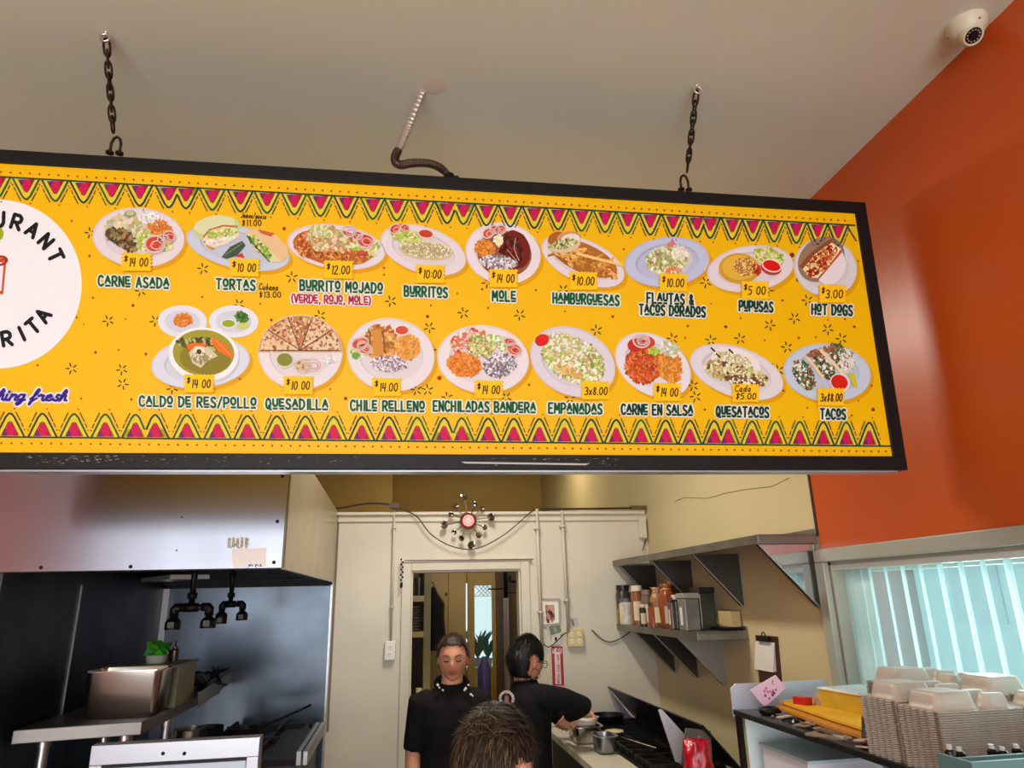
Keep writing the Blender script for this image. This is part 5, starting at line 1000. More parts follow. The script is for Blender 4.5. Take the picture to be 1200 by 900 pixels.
# ================================================================== RIGHT WALL SHELVES
def wall_shelf(label, ya, yb, zt, brks, m_end):
    t = thing('wall_shelf', label, 'shelf', (1.475, (ya + yb) / 2, zt - .035))
    b = MB(); b.box((1.35, ya, zt - .006), (XR - .002, yb, zt)); b.box((1.35, ya, zt - .036), (1.356, yb, zt - .006)); b.box((1.356, ya, zt - .036), (XR - .002, ya + .006, zt - .006)); b.box((XR - .008, ya, zt), (XR - .002, yb, zt + .02)); obj('shelf_board', b, SHELFM, t, bevel=.0015)
    for q_, (y, h) in enumerate(brks):
        b = MB(); b.prism([(1.365, y, zt - .0365), (XR - .001, y, zt - .0365), (XR - .001, y, zt - h), (XR - .02, y, zt - h)], (0, .003, 0))
        b.prism([(1.366, y + .003, zt - .0365), (1.372, y + .003, zt - .0365), (XR - .014, y + .003, zt - h), (XR - .020, y + .003, zt - h)], (0, .02, 0)); b.box((XR - .004, y + .0035, zt - h), (XR - .001, y + .022, zt - .037)); br_ = obj('bracket', b, mat('polished_bracket', rgb(200, 204, 206), .1, 1.0, var=.05) if q_ == 0 and yb - ya > 1.5 else (mat('pale_bracket', rgb(150, 148, 144), .4, .5) if q_ == 0 else mat('bracket_steel', rgb(88, 85, 82), .4, .85, var=.2)), t)
        b = MB(); b.prism([(1.362, y - .002, zt - .037), (1.370, y - .002, zt - .037), (XR - .014, y - .002, zt - h), (XR - .021, y - .002, zt - h)], (0, .0018, 0)); b.box((XR - .007, y - .002, zt - h), (XR - .002, y - .0002, zt - .037)); obj('folded_edge', b, mat('bright_edge', rgb(176, 172, 166), .35, .7), br_)
    return t
zU = at(888, 626, X=1.35).z; yUb = 4.385
def byy(px, py): return at(px, py, X=XR - .01)
wall_shelf('upper long stainless wall shelf with triangular brackets on the yellow wall', 2.505, yUb, zU, [(2.53, .27), (byy(870, 697).y, .27), (3.72, .27), (4.28, .27)], None)
zL = at(816, 741, X=1.35).z
wall_shelf('lower stainless wall shelf crowded with spice containers', 3.16, yUb, zL, [(byy(850, 795).y, .26), (byy(817, 786).y, .26), (byy(790, 777).y, .26), (byy(766, 773).y, .26)], None)
def jar(px, yt, w, label, cols, kind, X=1.43, name='spice_jar', cat_='jar', grp='spice containers on the lower wall shelf'):
    X = X - .04 if X < 1.45 else X; c = at(px, 728, X=X); y = min(c.y, 4.34); top = at(px, yt, Y=y, X=None); dd = (Vector((X, y, 0)) - Vector((0, 0, 0))).length
    h = max(.05, CAMZ + (top.z - CAMZ) - zL); h = (at(px, yt, X=X).z) - zL; r = w / 806. * dd / 2 * 1.22
    t = thing(name, label, cat_, (X, y, zL), grp); z = zL
    if kind == 'jar':
        b = MB(); b.lathe([(0, 0), (r, 0), (r, h * .78), (r * .8, h * .84), (r * .8, h * .86), (0, h * .86)], (X, y, z), n=18); obj('jar_body', b, mat('jar_%d_%d_%d' % cols[0], rgb(*cols[0]), .3, var=.35, vscale=40), t, autosm=True)
        b = MB(); b.lathe([(0, h * .86), (r * .9, h * .86), (r * .9, h), (0, h)], (X, y, z), n=18); obj('lid', b, mat('lid_%d_%d_%d' % cols[1], rgb(*cols[1]), .4), t, autosm=True)
        if len(cols) > 2:
            b = MB(); A0 = atan2(-y, -X); R = []
            for k in range(7): a = A0 - .7 + k * .233; R.append(a)
            for k in range(6):
                P = [Vector((X + (r + .0008) * cos(a), y + (r + .0008) * sin(a), zz)) for a, zz in ((R[k], z + h * .12), (R[k + 1], z + h * .12), (R[k + 1], z + h * .6), (R[k], z + h * .6))]; b.add(P, [(0, 1, 2, 3)])
            obj('paper_label', b, mat('lab_%d_%d_%d' % cols[2], rgb(*cols[2]), .7), t, flat=True)
    elif kind == 'bag':
        b = MB(); R = []; ns = random.random() * 9
        for k in range(11):
            f = k / 10; s_ = (1.0 if f < .72 else 1 - (f - .72) * 2.6) * (1 if f > .05 else .9) ; s_ = max(s_, .42) if f < .9 else .42 + (f - .9) * 4
            R.append([(X + r * s_ * cos(a) * (1 + .09 * sin(3 * a + ns + 5 * f)), y + r * s_ * sin(a) * (1 + .09 * sin(4 * a + ns - 6 * f)), z + h * f) for a in [q * 2 * pi / 18 for q in range(18)]])
        b.loft(R); obj('bag_body', b, mat('bag_%d_%d_%d' % cols[0], rgb(*cols[0]), .35, var=.45, vscale=26, bump=.3, bscale=50), t, smooth=True)
        b = MB(); b.tube([(X + r * .48 * cos(a), y + r * .48 * sin(a), z + h * .885) for a in [q * 2 * pi / 12 for q in range(12)]], .004, 5, closed=True); obj('tie', b, mat('tie_tan', rgb(206, 170, 110), .6), t)
        if len(cols) > 1:
            q = Vector((-X, -y, 0)).normalized(); s_ = Vector((-q.y, q.x, 0)); c0 = Vector((X, y, z)) + q * r * 1.1; b = MB()
            b.prism([c0 + s_ * -r * .4 + Vector((0, 0, h * .12)), c0 + s_ * r * .4 + Vector((0, 0, h * .12)), c0 + s_ * r * .4 + Vector((0, 0, h * .5)), c0 + s_ * -r * .4 + Vector((0, 0, h * .5))], q * -.003); obj('paper_label', b, mat('lab_%d_%d_%d' % cols[1], rgb(*cols[1]), .7), t)
    elif kind == 'box':
        b = MB(); b.box((X - r * .8, y - r, z), (X + r * .8, y + r, z + h * .86)); obj('tub_body', b, mat('tub_%d_%d_%d' % cols[0], rgb(*cols[0]), .25, var=.3, vscale=12), t, bevel=.006)
        b = MB(); b.box((X - r * .86, y - r * 1.06, z + h * .86), (X + r * .86, y + r * 1.06, z + h)); obj('lid', b, mat('lid_%d_%d_%d' % cols[1], rgb(*cols[1]), .4), t, bevel=.003)
        if len(cols) > 2:
            b = MB(); b.box((X - r * .8 - .002, y - r * .3, z + h * .15), (X - r * .8 - .0005, y + r * .3, z + h * .62)); obj('paper_label', b, mat('lab_%d_%d_%d' % cols[2], rgb(*cols[2]), .7), t)
    return t
jar(724, 686, 13, 'dark jar with blue black top at the far left of the spice shelf', ((70, 60, 52), (30, 34, 52)), 'jar')
jar(735, 701, 13, 'short white tub with a grey blue top on the spice shelf', ((226, 218, 202), (96, 100, 124)), 'jar')
jar(748.5, 686, 11, 'brown bottle with a white cap and pale label', ((150, 92, 60), (222, 214, 204), (220, 206, 176)), 'jar')
jar(760, 691, 10, 'grey brown bottle with a rounded top and pale label right of the white capped bottle', ((124, 104, 92), (130, 110, 100), (216, 206, 184)), 'jar')
jar(771.5, 688, 13, 'tan plastic bag tied at the top with a cream label', ((172, 122, 78), (220, 200, 160)), 'bag', name='spice_bag', cat_='bag')
jar(784, 684, 15, 'tall reddish brown bag of dried chiles at the middle of the spice shelf', ((150, 76, 34), (196, 186, 180)), 'bag', name='spice_bag', cat_='bag')
jar(795, 697, 8, 'narrow black packet with pale markings and a white tag', ((40, 36, 36), (214, 206, 196)), 'box', X=1.42, name='spice_packet', cat_='packet')
jar(797, 677, 19, 'big dark jar with a wide white lid standing behind the bags', ((54, 50, 30), (226, 224, 220)), 'jar', X=1.535)
jar(808, 695, 17, 'clear grey tub with a white label on the spice shelf', ((120, 116, 112), (146, 140, 134), (222, 220, 216)), 'box', name='spice_tub', cat_='tub')
jar(826, 688, 18, 'dark green square canister with a black lid at the near end of the spice shelf', ((62, 66, 54), (26, 24, 24)), 'box', X=1.5, name='spice_tub', cat_='tub')
jar(717.5, 709, 8, 'small amber jar at the very far end of the spice shelf', ((176, 130, 50), (150, 40, 30)), 'jar', X=1.41)
jar(754.5, 708, 7, 'short dark jar between the two tall bottles', ((60, 40, 30), (206, 196, 180), (200, 186, 160)), 'jar', X=1.40)
jar(765.5, 706, 8, 'short rust coloured jar beside the tan bag', ((140, 70, 40), (60, 44, 36)), 'jar', X=1.40)
jar(778, 690, 11, 'orange brown bag between the tan bag and the tall reddish bag', ((186, 116, 62), (206, 186, 150)), 'bag', X=1.47, name='spice_bag', cat_='bag')
jar(790, 700, 9, 'short brown packet right of the tall reddish bag', ((110, 60, 40), (70, 46, 36), (214, 204, 196)), 'box', X=1.41, name='spice_packet', cat_='packet')
b = MB(); b.box((1.5, 3.19, zL), (1.585, 3.34, zL + .015)); solo('black_tray', b, IRON, 'flat black tray lying at the near end of the spice shelf', 'tray', (1.54, 3.26, zL))
b = MB(); b.box((1.54, 3.2, zL + .0155), (1.59, 3.33, zL + .085)); solo('beige_carton', b, mat('carton_beige', rgb(190, 168, 120), .6), 'low beige carton on the black tray of the spice shelf', 'carton', (1.56, 3.26, zL + .0155), bevel=.002)
# clipboard
def rw(px, py, d=0.0): p = at(px, py, X=XR); p.x = XR - d; return p
cA = rw(886, 744); cB = rw(912, 746); cC = rw(917, 803); cD = rw(891, 803)
t = thing('clipboard', 'brown clipboard with white papers hanging on the yellow wall', 'clipboard', (XR, cA.y, cD.z))
b = MB(); b.prism([cA, cB, cC, cD], (-.004, 0, 0)); obj('board', b, mat('clip_brown', rgb(70, 40, 26), .5), t)
b = MB()
for k in range(4): b.prism([rw(886.5 + k * .5, 751, .0045 + k * .002), rw(909 + k * .4, 753, .0045 + k * .002), rw(911 - k * .6, 787 + k * .3, .0045 + k * .002), rw(886 + k * .3, 784, .0045 + k * .002)], (-.001, 0, 0))
obj('papers', b, PAPER, t)
b = MB(); b.prism([rw(892, 745, .012), rw(906, 746, .012), rw(906, 752, .012), rw(892, 751, .012)], (-.012, 0, 0)); q = rw(899, 744, .018); b.tube([(q.x, q.y + .014 * cos(a), q.z + .012 * sin(a)) for a in [i * pi / 6 for i in range(12)]], .0025, 5, closed=True); obj('clip', b, IRON, t)

# ================================================================== STOVE CORNER, RIGHT BACK
GZ = 1.0
t = thing('gas_range', 'black gas range with grates against the yellow wall', 'stove', (1.25, 3.6, 0))
b = MB(); b.box((1.05, 3.02, 0), (1.40, 4.3, GZ - .03)); obj('body', b, STEELD, t, bevel=.005)
b = MB(); b.box((1.04, 3.01, GZ - .03), (1.40, 4.3, GZ - .012)); obj('cooktop', b, IRON, t)
for k in range(4):
    y = 3.06 + k * .31; b = MB()
    for j in range(4): b.box((1.07 + j * .1, y, GZ - .011), (1.08 + j * .1, y + .28, GZ + .012))
    for j in range(3): b.box((1.06, y + .04 + j * .1, GZ - .002), (1.40, y + .05 + j * .1, GZ + .014))
    b.lathe([(0, 0), (.04, 0), (.035, .01), (0, .012)], (1.22, y + .14, GZ - .012), n=14); obj('grate', b, mat('worn_grate', rgb(70, 66, 64), .35, .8, var=.5, vscale=20), t)
b = MB(); b.tube([(1.045, 3.0, GZ - .02), (1.39, 3.0, GZ - .02)], .012, 8); obj('front_rail', b, STEEL, t, smooth=True)
t = thing('splash_guard', 'leaning dark steel splash guard with pale side wings behind the gas range', 'guard', (1.4, 3.6, GZ - .01))
A = at(712, 805, Y=4.3); B = A.copy(); B.y = 2.95; gx = 1.412 - A.x
b = MB(); b.slab([A, B, B + Vector((gx, 0, GZ - .01 - B.z)), A + Vector((gx, 0, GZ - .01 - A.z))], .006); obj('back_plate', b, STEELD, t)
b = MB(); b.prism([at(712, 806, Y=4.28), at(728, 850, Y=4.28), at(750, 852, Y=4.28)], (0, -.008, 0)); obj('far_wing', b, mat('wing_steel', rgb(150, 152, 172), .35, .2), t)
b = MB(); b.prism([at(771, 832, Y=3.1), at(775, 831, Y=3.1), at(803, 862, Y=3.1), at(799, 895, Y=3.1), at(791, 892, Y=3.1)], (0, -.008, 0)); obj('middle_wing', b, mat('wing_bright', rgb(206, 208, 220), .35, .1), t)
b = MB(); b.prism([at(803, 853, Y=3.0), at(832, 856, Y=3.0), at(834, 896, Y=3.0), at(797, 896, Y=3.0)], (0, -.008, 0)); obj('near_wing', b, mat('wing_grey', rgb(120, 116, 108), .4, .2), t)
t = thing('side_counter', 'pale narrow worktop between the cook and the gas range', 'counter', (.93, 3.6, 0))
b = MB(); b.box((.845, 3.15, GZ - .04), (1.03, 4.25, GZ - .005)); obj('worktop', b, mat('pale_worktop', rgb(196, 190, 170), .45, var=.1), t, bevel=.003)
b = MB(); b.box((.88, 3.18, 0), (1.025, 4.22, GZ - .04)); obj('base', b, mat('dark_base', rgb(30, 28, 28), .6), t)
p = at(694, 884, Z=GZ); pan('small_steam_pan', 'small deep stainless pan on the pale worktop', 'pan', .93, 1.026, 3.42, 3.56, GZ - .004, GZ + .07, mat('pan_dark', rgb(150, 152, 158), .25, .9, var=.2), taper=.006)
pan('small_steam_pan', 'shallow pan nearest the cook holding yellow food on the pale worktop', 'pan', .88, 1.024, 3.66, 3.86, GZ - .004, GZ + .075, PANM, taper=.01)
t = thing('foil_container', 'crumpled whitish food container right behind the small stainless pan', 'container', (.95, 3.76, GZ + .076))
b = MB(); R = []
for k in range(5): f = k / 4; R.append([(.95 + (.062 + .016 * f) * cos(a) * (1 + .06 * sin(5 * a + k)), 3.76 + (.085 + .015 * f) * sin(a), GZ + .0775 + .035 * f + .004 * sin(3 * a + k)) for a in [q * pi / 10 for q in range(20)]])
b.loft(R); obj('tray_body', b, mat('foam_white', rgb(220, 206, 190), .5), t, smooth=True)
b = MB()
for k in range(40): c = Vector((.94 + jit(.03), 3.75 + jit(.035), GZ + .118 + random.random() * .03)); b.ball(c, random.uniform(.006, .012), 3, col=jcol((226, 190, 40), 20))
o = obj('yellow_food', b, VCOL, t); o['kind'] = 'stuff'
b = MB(); q = at(728, 866, Z=GZ + .02); b.lathe([(0, .001), (.05, .003), (.048, .009), (0, .014)], (1.14, 3.86, GZ + .012), n=20); solo('tortilla', b, mat('masa', rgb(222, 206, 160), .7, var=.2, vscale=30), 'pale round tortilla heating on the gas range', 'tortilla', (1.14, 3.86, GZ + .012), smooth=True)
b = MB(); b.lathe([(0, 0), (.08, 0), (.098, .045), (.094, .045), (.078, .006), (0, .006)], (1.18, 4.12, GZ + .014), n=20); b.tube([(1.10, 4.06, GZ + .055), (1.0, 3.95, GZ + .075), (.95, 3.93, GZ + .08)], .007, 6); solo('skillet', b, IRON, 'dark skillet at the far end of the gas range', 'pan', (1.18, 4.12, GZ + .014), autosm=True)
b = MB(); b.tube([(1.08, 3.72, GZ + .03), (1.18, 3.45, GZ + .02), (1.2, 3.4, GZ + .018)], .004, 6); b.rbox((1.215, 3.365, GZ + .018), (.04, .07, .003)); solo('spatula', b, CHROME, 'steel spatula lying across the range grates', 'spatula', (1.15, 3.55, GZ + .016))
b = MB(); q = at(640, 840, Y=4.3)
b = MB(); p0 = at(651, 852, Y=4.2); b.box((p0.x - .03, 4.2, GZ - .004), (p0.x + .03, 4.23, p0.z + .04)); solo('white_carton', b, mat('carton_white', rgb(206, 206, 212), .5), 'white carton standing at the far end of the pale worktop', 'carton', (p0.x, 4.21, GZ), bevel=.002)
# red bag and beige crock on a low table in front
t = thing('low_table', 'low dark table carrying the red bag', 'table', (1.12, 2.75, 0))
b = MB(); b.box((.9, 2.57, .94), (1.44, 2.97, .97)); obj('table_top', b, STEELD, t)
for x in (.93, 1.41):
    for y in (2.6, 2.94): b = MB(); b.box((x - .015, y - .015, 0), (x + .015, y + .015, .94)); obj('leg', b, IRON, t)
rc = at(817, 880, Y=2.75); b = MB(); R = []
for k in range(16):
    f = k / 15; s_ = .058 * (1.12 - .35 * f ** 1.6); R.append([(rc.x + s_ * cos(a) * (1 + .12 * f * sin(4 * a + 9 * f)), 2.75 + s_ * sin(a) * (1 + .1 * sin(5 * a - 6 * f)), .9705 + .19 * f + (.014 * sin(6 * a + 2) if k > 13 else 0) + .012 * (k > 14) * sin(3 * a)) for a in [q * 2 * pi / 30 for q in range(30)]])
b.loft(R); solo('red_bag', b, mat('red_plastic', rgb(190, 16, 44), .22, var=.35, vscale=16, bump=.6, bscale=22), 'crumpled bright red plastic bag standing in front of the splash guard', 'bag', (rc.x, 2.75, .9705), smooth=True)
rc = at(868, 893, Y=2.75); b = MB(); rx0 = min(rc.x, 1.38)
b.lathe([(0, 0), (.05, 0), (.06, .05), (.06, .10), (.05, .115), (.052, .125), (.048, .13), (.044, .12), (.05, .1), (0, .02)], (1.375, 2.72, .9705), n=22); solo('beige_crock', b, mat('crock_tan', rgb(206, 170, 116), .5, var=.15), 'tan round basket like crock at the foot of the counter shelf', 'crock', (1.375, 2.72, .9705), autosm=True)

# ================================================================== COUNTER SHELF BY THE WINDOW
KZ = 1.30; KX = 1.185; KX1 = XR - .035; KY0 = .7; KY1 = 2.53
PALE = mat('pale_enamel', rgb(200, 206, 222), .3, .2)
t = thing('counter_shelf', 'metal shelf unit with raised pale edges beside the window', 'shelf', ((KX + KX1) / 2, 1.6, 0))
b = MB(); b.box((KX + .012, KY0, KZ - .012), (KX1 - .006, KY1 - .006, KZ)); obj('shelf_top', b, mat('shelf_dark', rgb(96, 98, 106), .35, .6), t)
b = MB(); b.box((KX, KY0, KZ - .016), (KX + .012, KY1 - .006, KZ + .002)); obj('front_rail', b, mat('rail_dark', rgb(58, 60, 56), .35, .7), t, bevel=.002)
b = MB(); b.prism([(KX, KY1, KZ - .02), (KX1, KY1, KZ - .02), (KX1, KY1, KZ + .085), (KX + .02, KY1, KZ + .085), (KX, KY1, KZ + .068)], (0, -.006, 0)); obj('end_upstand', b, PALE, t)
b = MB(); b.box((KX1 - .006, KY0, KZ - .02), (KX1, KY1 - .006, KZ + .055)); obj('back_upstand', b, PALE, t)
for x in (KX + .012, KX1 - .012):
    for y in (KY0 + .012, KY1 - .02): b = MB(); b.box((x - .008, y - .011, 0), (x + .008, y + .011, KZ - .017)); obj('post', b, IRON, t)
b = MB(); b.box((KX + .002, KY0, 1.03), (KX1 - .002, KY1 - .035, 1.045)); obj('lower_shelf', b, PALE, t)
b = MB(); b.box((KX + .03, KY1 - .03, 1.046), (KX1 - .03, KY1 - .026, KZ - .028)); b.box((KX1 - .008, KY0 + .03, 1.046), (KX1 - .002, KY1 - .04, KZ - .028)); obj('lower_backing', b, mat('pale_backing', rgb(222, 236, 240), .3), t)
b = MB(); b.box((KX + .05, 2.16, 1.0465), (KX + .3, 2.44, 1.2)); solo('white_box', b, mat('box_white', rgb(222, 222, 232), .5), 'large white box on the lower level of the counter shelf', 'box', (KX + .17, 2.3, 1.0465), bevel=.004)
b = MB(); b.box((KX + .045, 2.15, 1.2005), (KX + .305, 2.45, 1.208)); solo('box_lid', b, mat('lid_greyblue', rgb(176, 196, 204), .4), 'grey blue sheet lid lying on the large white box', 'lid', (KX + .17, 2.3, 1.2005))
b = MB(); R = []
for k in range(6): f = k / 5; R.append([(KX + .13 + (.09 - .03 * f) * cos(a) * (1 + .15 * sin(3 * a + k)), 1.86 + (.14 - .05 * f) * sin(a), 1.0465 + .13 * f + .01 * sin(4 * a + k)) for a in [q * pi / 12 for q in range(24)]])
b.loft(R); solo('plastic_bag', b, mat('milky_plastic', rgb(206, 224, 230), .25, bump=.5, bscale=18), 'crumpled pale plastic bag on the lower shelf near the white box', 'bag', (KX + .13, 1.86, 1.0465), smooth=True)
# clutter on top
def kp(px, py, z=0.0): return at(px, py, Z=KZ + z)
def flatq(name, label, catn, quad, z, th, m, group=None):
    q = [kp(x, y, z) for x, y in quad]; b = MB(); b.prism([Vector((p.x, p.y, KZ + z)) for p in q], (0, 0, th)); c = sum(q, Vector()) / 4
    return solo(name, b, m, label, catn, (c.x, c.y, KZ + z), group)
def bez(x, y, sx, sy, z, th, rot, name, label, catn, m, group=None):
    b = MB(); b.rbox((x, y, KZ + z + th / 2), (sx, sy, th), (0, 0, rot)); return solo(name, b, m, label, catn, (x, y, KZ + z), group)
AM = mat('amber_envelope', rgb(232, 176, 24), .6, var=.12)
flatq('padded_envelope', 'amber yellow envelope lying on top of the papers', 'envelope', [(914, 824), (945, 821), (1010, 836), (1010, 856), (972, 844)], .030, .007, AM)
flatq('padded_envelope', 'lower darker amber envelope under the bright one', 'envelope', [(906, 829), (960, 826), (1010, 843), (1010, 866), (962, 851)], .0185, .008, mat('amber_dark', rgb(196, 128, 30), .6))
for k, (x, y, sx, sy, z, th, r, c, lab) in enumerate(((1.31, 1.99, .2, .22, .0005, .006, .5, (150, 130, 110), 'brown paper at the bottom of the clutter heap'), (1.36, 2.0, .26, .2, .007, .004, -.2, (206, 196, 184), 'white sheet spread under the amber envelopes'), (1.34, 1.98, .22, .19, .0115, .006, .3, (120, 100, 84), 'dark brown folder under the amber envelopes'))):
    bez(x, y, sx, sy, z, th, r, 'paper_sheet', lab, 'paper', mat('sheet_%d' % k, rgb(*c), .7, var=.3, vscale=20), 'papers in the clutter heap')
t = thing('tissue_carton', 'yellow carton with a white ribbed top standing behind the envelopes', 'carton', (1.46, 2.2, KZ))
b = MB(); b.rbox((1.46, 2.17, KZ + .0455), (.15, .22, .09), (0, 0, .12)); obj('carton_body', b, mat('carton_yellow', rgb(214, 176, 50), .5, var=.15, vscale=14), t)
b = MB(); b.rbox((1.46, 2.17, KZ + .093), (.156, .226, .005), (0, 0, .12)); lidp = obj('top_sheet', b, PAPER, t)
b = MB()
for k in range(11): b.rbox((1.46, 2.075 + k * .019, KZ + .0965), (.14, .009, .002), (0, 0, .12))
obj('ribs', b, mat('rib_grey', rgb(190, 200, 206), .5), lidp)
# pink card leaning at the upstand
cq = [at(*q, Y=2.42) for q in ((879, 809), (909, 791), (921, 806), (896, 829))]; dz = max(0, KZ + .003 - min(p.z for p in cq))
cq = [p + Vector((0, 0, dz)) for p in cq]; cc0 = min(cq, key=lambda p: p.z)
t = thing('pink_card', 'pink patterned card tilted against the raised shelf end', 'card', tuple(cc0)); b = MB(); b.prism(cq, (0, .004, 0)); obj('card', b, mat('pink_paper', rgb(226, 190, 216), .5), t)
b = MB(); cen = sum(cq, Vector()) / 4
for k in range(16):
    u, v = random.uniform(.15, .85), random.uniform(.15, .85); P = (cq[0] * (1 - u) + cq[1] * u) * (1 - v) + (cq[3] * (1 - u) + cq[2] * u) * v; r = random.uniform(.002, .006); b.lathe([(0, 0), (r, 0), (r, .0006), (0, .0006)], P, (0, -1, 0), n=7, col=jcol(random.choice([(170, 90, 150), (120, 60, 120), (206, 120, 170)])))
obj('card_pattern', b, VCOL, t)
b = MB(); b.rbox((1.345, 2.33, KZ + .03), (.035, .05, .06), (0, 0, .3)); solo('red_packet', b, mat('packet_red', rgb(206, 36, 34), .35, var=.3, vscale=40), 'small red and white packet right of the pink card', 'packet', (1.345, 2.33, KZ))
b = MB(); b.rbox((1.40, 2.29, KZ + .035), (.045, .05, .07), (0, 0, .1)); solo('white_packet', b, mat('packet_tan', rgb(206, 176, 140), .45, var=.4, vscale=50), 'small tan packet standing beside the red packet', 'packet', (1.40, 2.29, KZ))
b = MB(); b.tube([(1.255 + .026 * cos(a), 2.39 + .026 * sin(a), KZ + .013) for a in [q * pi / 9 for q in range(18)]], .012, 8, closed=True); solo('tape_roll', b, IRON, 'black tape roll at the far corner of the counter shelf', 'tape', (1.255, 2.39, KZ), smooth=True)
for k in range(12):
    x = 1.22 + random.random() * .1; y = 2.22 + random.random() * .12; b = MB(); b.tube([(x, y, KZ + .004), (x + jit(.03), y + jit(.03), KZ + .006 + .002 * k * 0)], .0035, 6); b.ball((x, y, KZ + .006), .0055, 4)
    solo('small_key', b, mat('key_metal', rgb(150, 146, 134), .3, .9), 'small metal key in the loose bunch behind the paper heap', 'key', (x, y, KZ), 'loose keys and bits on the shelf')
for k in range(20):
    x = 1.215 + random.random() * .075; y = 1.80 + random.random() * .46; b = MB(); b.rbox((x, y, KZ + .006 + .004 * (k % 4)), (random.uniform(.02, .035), random.uniform(.03, .05), .0035), (jit(.1), jit(.1), jit(1.5))); solo('receipt', b, mat('rec%d' % (k % 3), rgb(*[(206, 190, 176), (110, 84, 70), (176, 150, 130)][k % 3]), .7, var=.3, vscale=60), 'crumpled receipt in the litter along the shelf front edge', 'receipt', (x, y, KZ), 'crumpled receipts along the shelf front edge')
# ---- stacks of moulded containers
def sst(a, b_, x): x = max(0, min(1, (x - a) / (b_ - a))); return x * x * (3 - 2 * x)
def container_mesh():
    LX, LY, H = .225, .125, .036; nx, ny = 46, 28; b = MB(); vs = []
    def tub(x, y, x0, x1, y0, y1, s=.016):
        d = min(x - x0, x1 - x, y - y0, y1 - y)
        # round the corners
        cx = max(x0 + .025 - x, x - (x1 - .025), 0); cy = max(y0 + .025 - y, y - (y1 - .025), 0)
        if cx > 0 and cy > 0: d = .025 - sqrt(cx * cx + cy * cy)
        return sst(0, s, d)
    for i in range(nx + 1):
        for j in range(ny + 1):
            x = LX * i / nx; y = LY * j / ny
            h = H * max(tub(x, y, .008, .128, .006, LY - .006), tub(x, y, .134, LX - .008, .006, .058) * .8, tub(x, y, .134, LX - .008, .066, LY - .006) * .8)
            vs.append((x, y, h))
    n1 = ny + 1; fs = []
    for i in range(nx):
        for j in range(ny): fs.append((i * n1 + j, (i + 1) * n1 + j, (i + 1) * n1 + j + 1, i * n1 + j + 1))
    b.add(vs, fs)
    # ribbed rim hanging below the flange
    R = []; per = []
    for k in range(120):
        f = k / 120 * (2 * (LX + LY))
        if f < LX: x, y, nx_, ny_ = f, 0, 0, -1
        elif f < LX + LY: x, y, nx_, ny_ = LX, f - LX, 1, 0
        elif f < 2 * LX + LY: x, y, nx_, ny_ = LX - (f - LX - LY), LY, 0, 1
        else: x, y, nx_, ny_ = 0, LY - (f - 2 * LX - LY), -1, 0
        rib = .0055 * (1 if nx_ else .25) * (1 if (k % 4) < 2 else -1)
        per.append((x, y, nx_, ny_, rib))
    b.loft([[(x + nx_ * (.001 + 0), y + ny_ * .001, 0) for x, y, nx_, ny_, rib in per], [(x + nx_ * (.004 + rib), y + ny_ * (.004 + rib), -.001) for x, y, nx_, ny_, rib in per], [(x + nx_ * (.0035 + rib), y + ny_ * (.0035 + rib), -.0038) for x, y, nx_, ny_, rib in per], [(x - nx_ * .003, y - ny_ * .003, -.0032) for x, y, nx_, ny_, rib in per]], caps=False)
    return b
FOAM = mat('moulded_foam', rgb(186, 174, 162), .38, var=.08, vscale=20, coat=.1)
first_c = None
def stack(x, y, n, z0, top_label, rest_label, group, rot=0, pitch=.0049, topn=None):
    global first_c
    for k in range(n):
        lab = top_label if k == n - 1 else ORD[n - 1 - k] + rest_label
        if first_c is None:
            o = obj('takeout_container', container_mesh(), FOAM, autosm=False, smooth=False, flat=True); o.data.polygons.foreach_set('use_smooth', [i < 46 * 28 for i in range(len(o.data.polygons))]); first_c = o
        else: o = first_c.copy(); COL.objects.link(o)
        tag(o, lab, 'container', group); o.location = (x + jit(.0007), y + jit(.0007), z0 + .0045 + k * pitch); o.rotation_euler = (0, 0, rot + jit(.008))
KZ0 = KZ + .001
stack(1.20, 1.525, 27, KZ0, 'topmost takeout container of the front stack nearest the camera', ' takeout container from the top of the front stack nearest the camera', 'containers of the front stack')
stack(1.20, 1.665, 28, KZ0, 'topmost takeout container of the second stack, left of the front stack', ' takeout container from the top of the stack just left of the front stack', 'containers of the second stack')
stack(1.325, 1.815, 31, KZ0, 'topmost takeout container of the tallest stack standing next to the yellow carton', ' takeout container from the top of the tallest stack beside the yellow carton', 'containers of the third stack')
stack(1.56, 1.62, 30, KZ0, 'topmost takeout container of the stack against the window behind the second stack', ' container from the top of the window side stack behind the second stack', 'containers of the fourth stack', rot=pi / 2)
stack(1.56, 1.375, 27, KZ0, 'topmost takeout container of the stack against the window behind the front stack', ' container from the top of the window side stack behind the front stack', 'containers of the fifth stack', rot=pi / 2)
stack(1.43, 1.19 + .07, 22, KZ0 + 0, 'topmost takeout container at the right edge of the photo', 'nested takeout container in the stack at the right edge', 'containers of the right edge stack', rot=0, pitch=.0049) if False else None
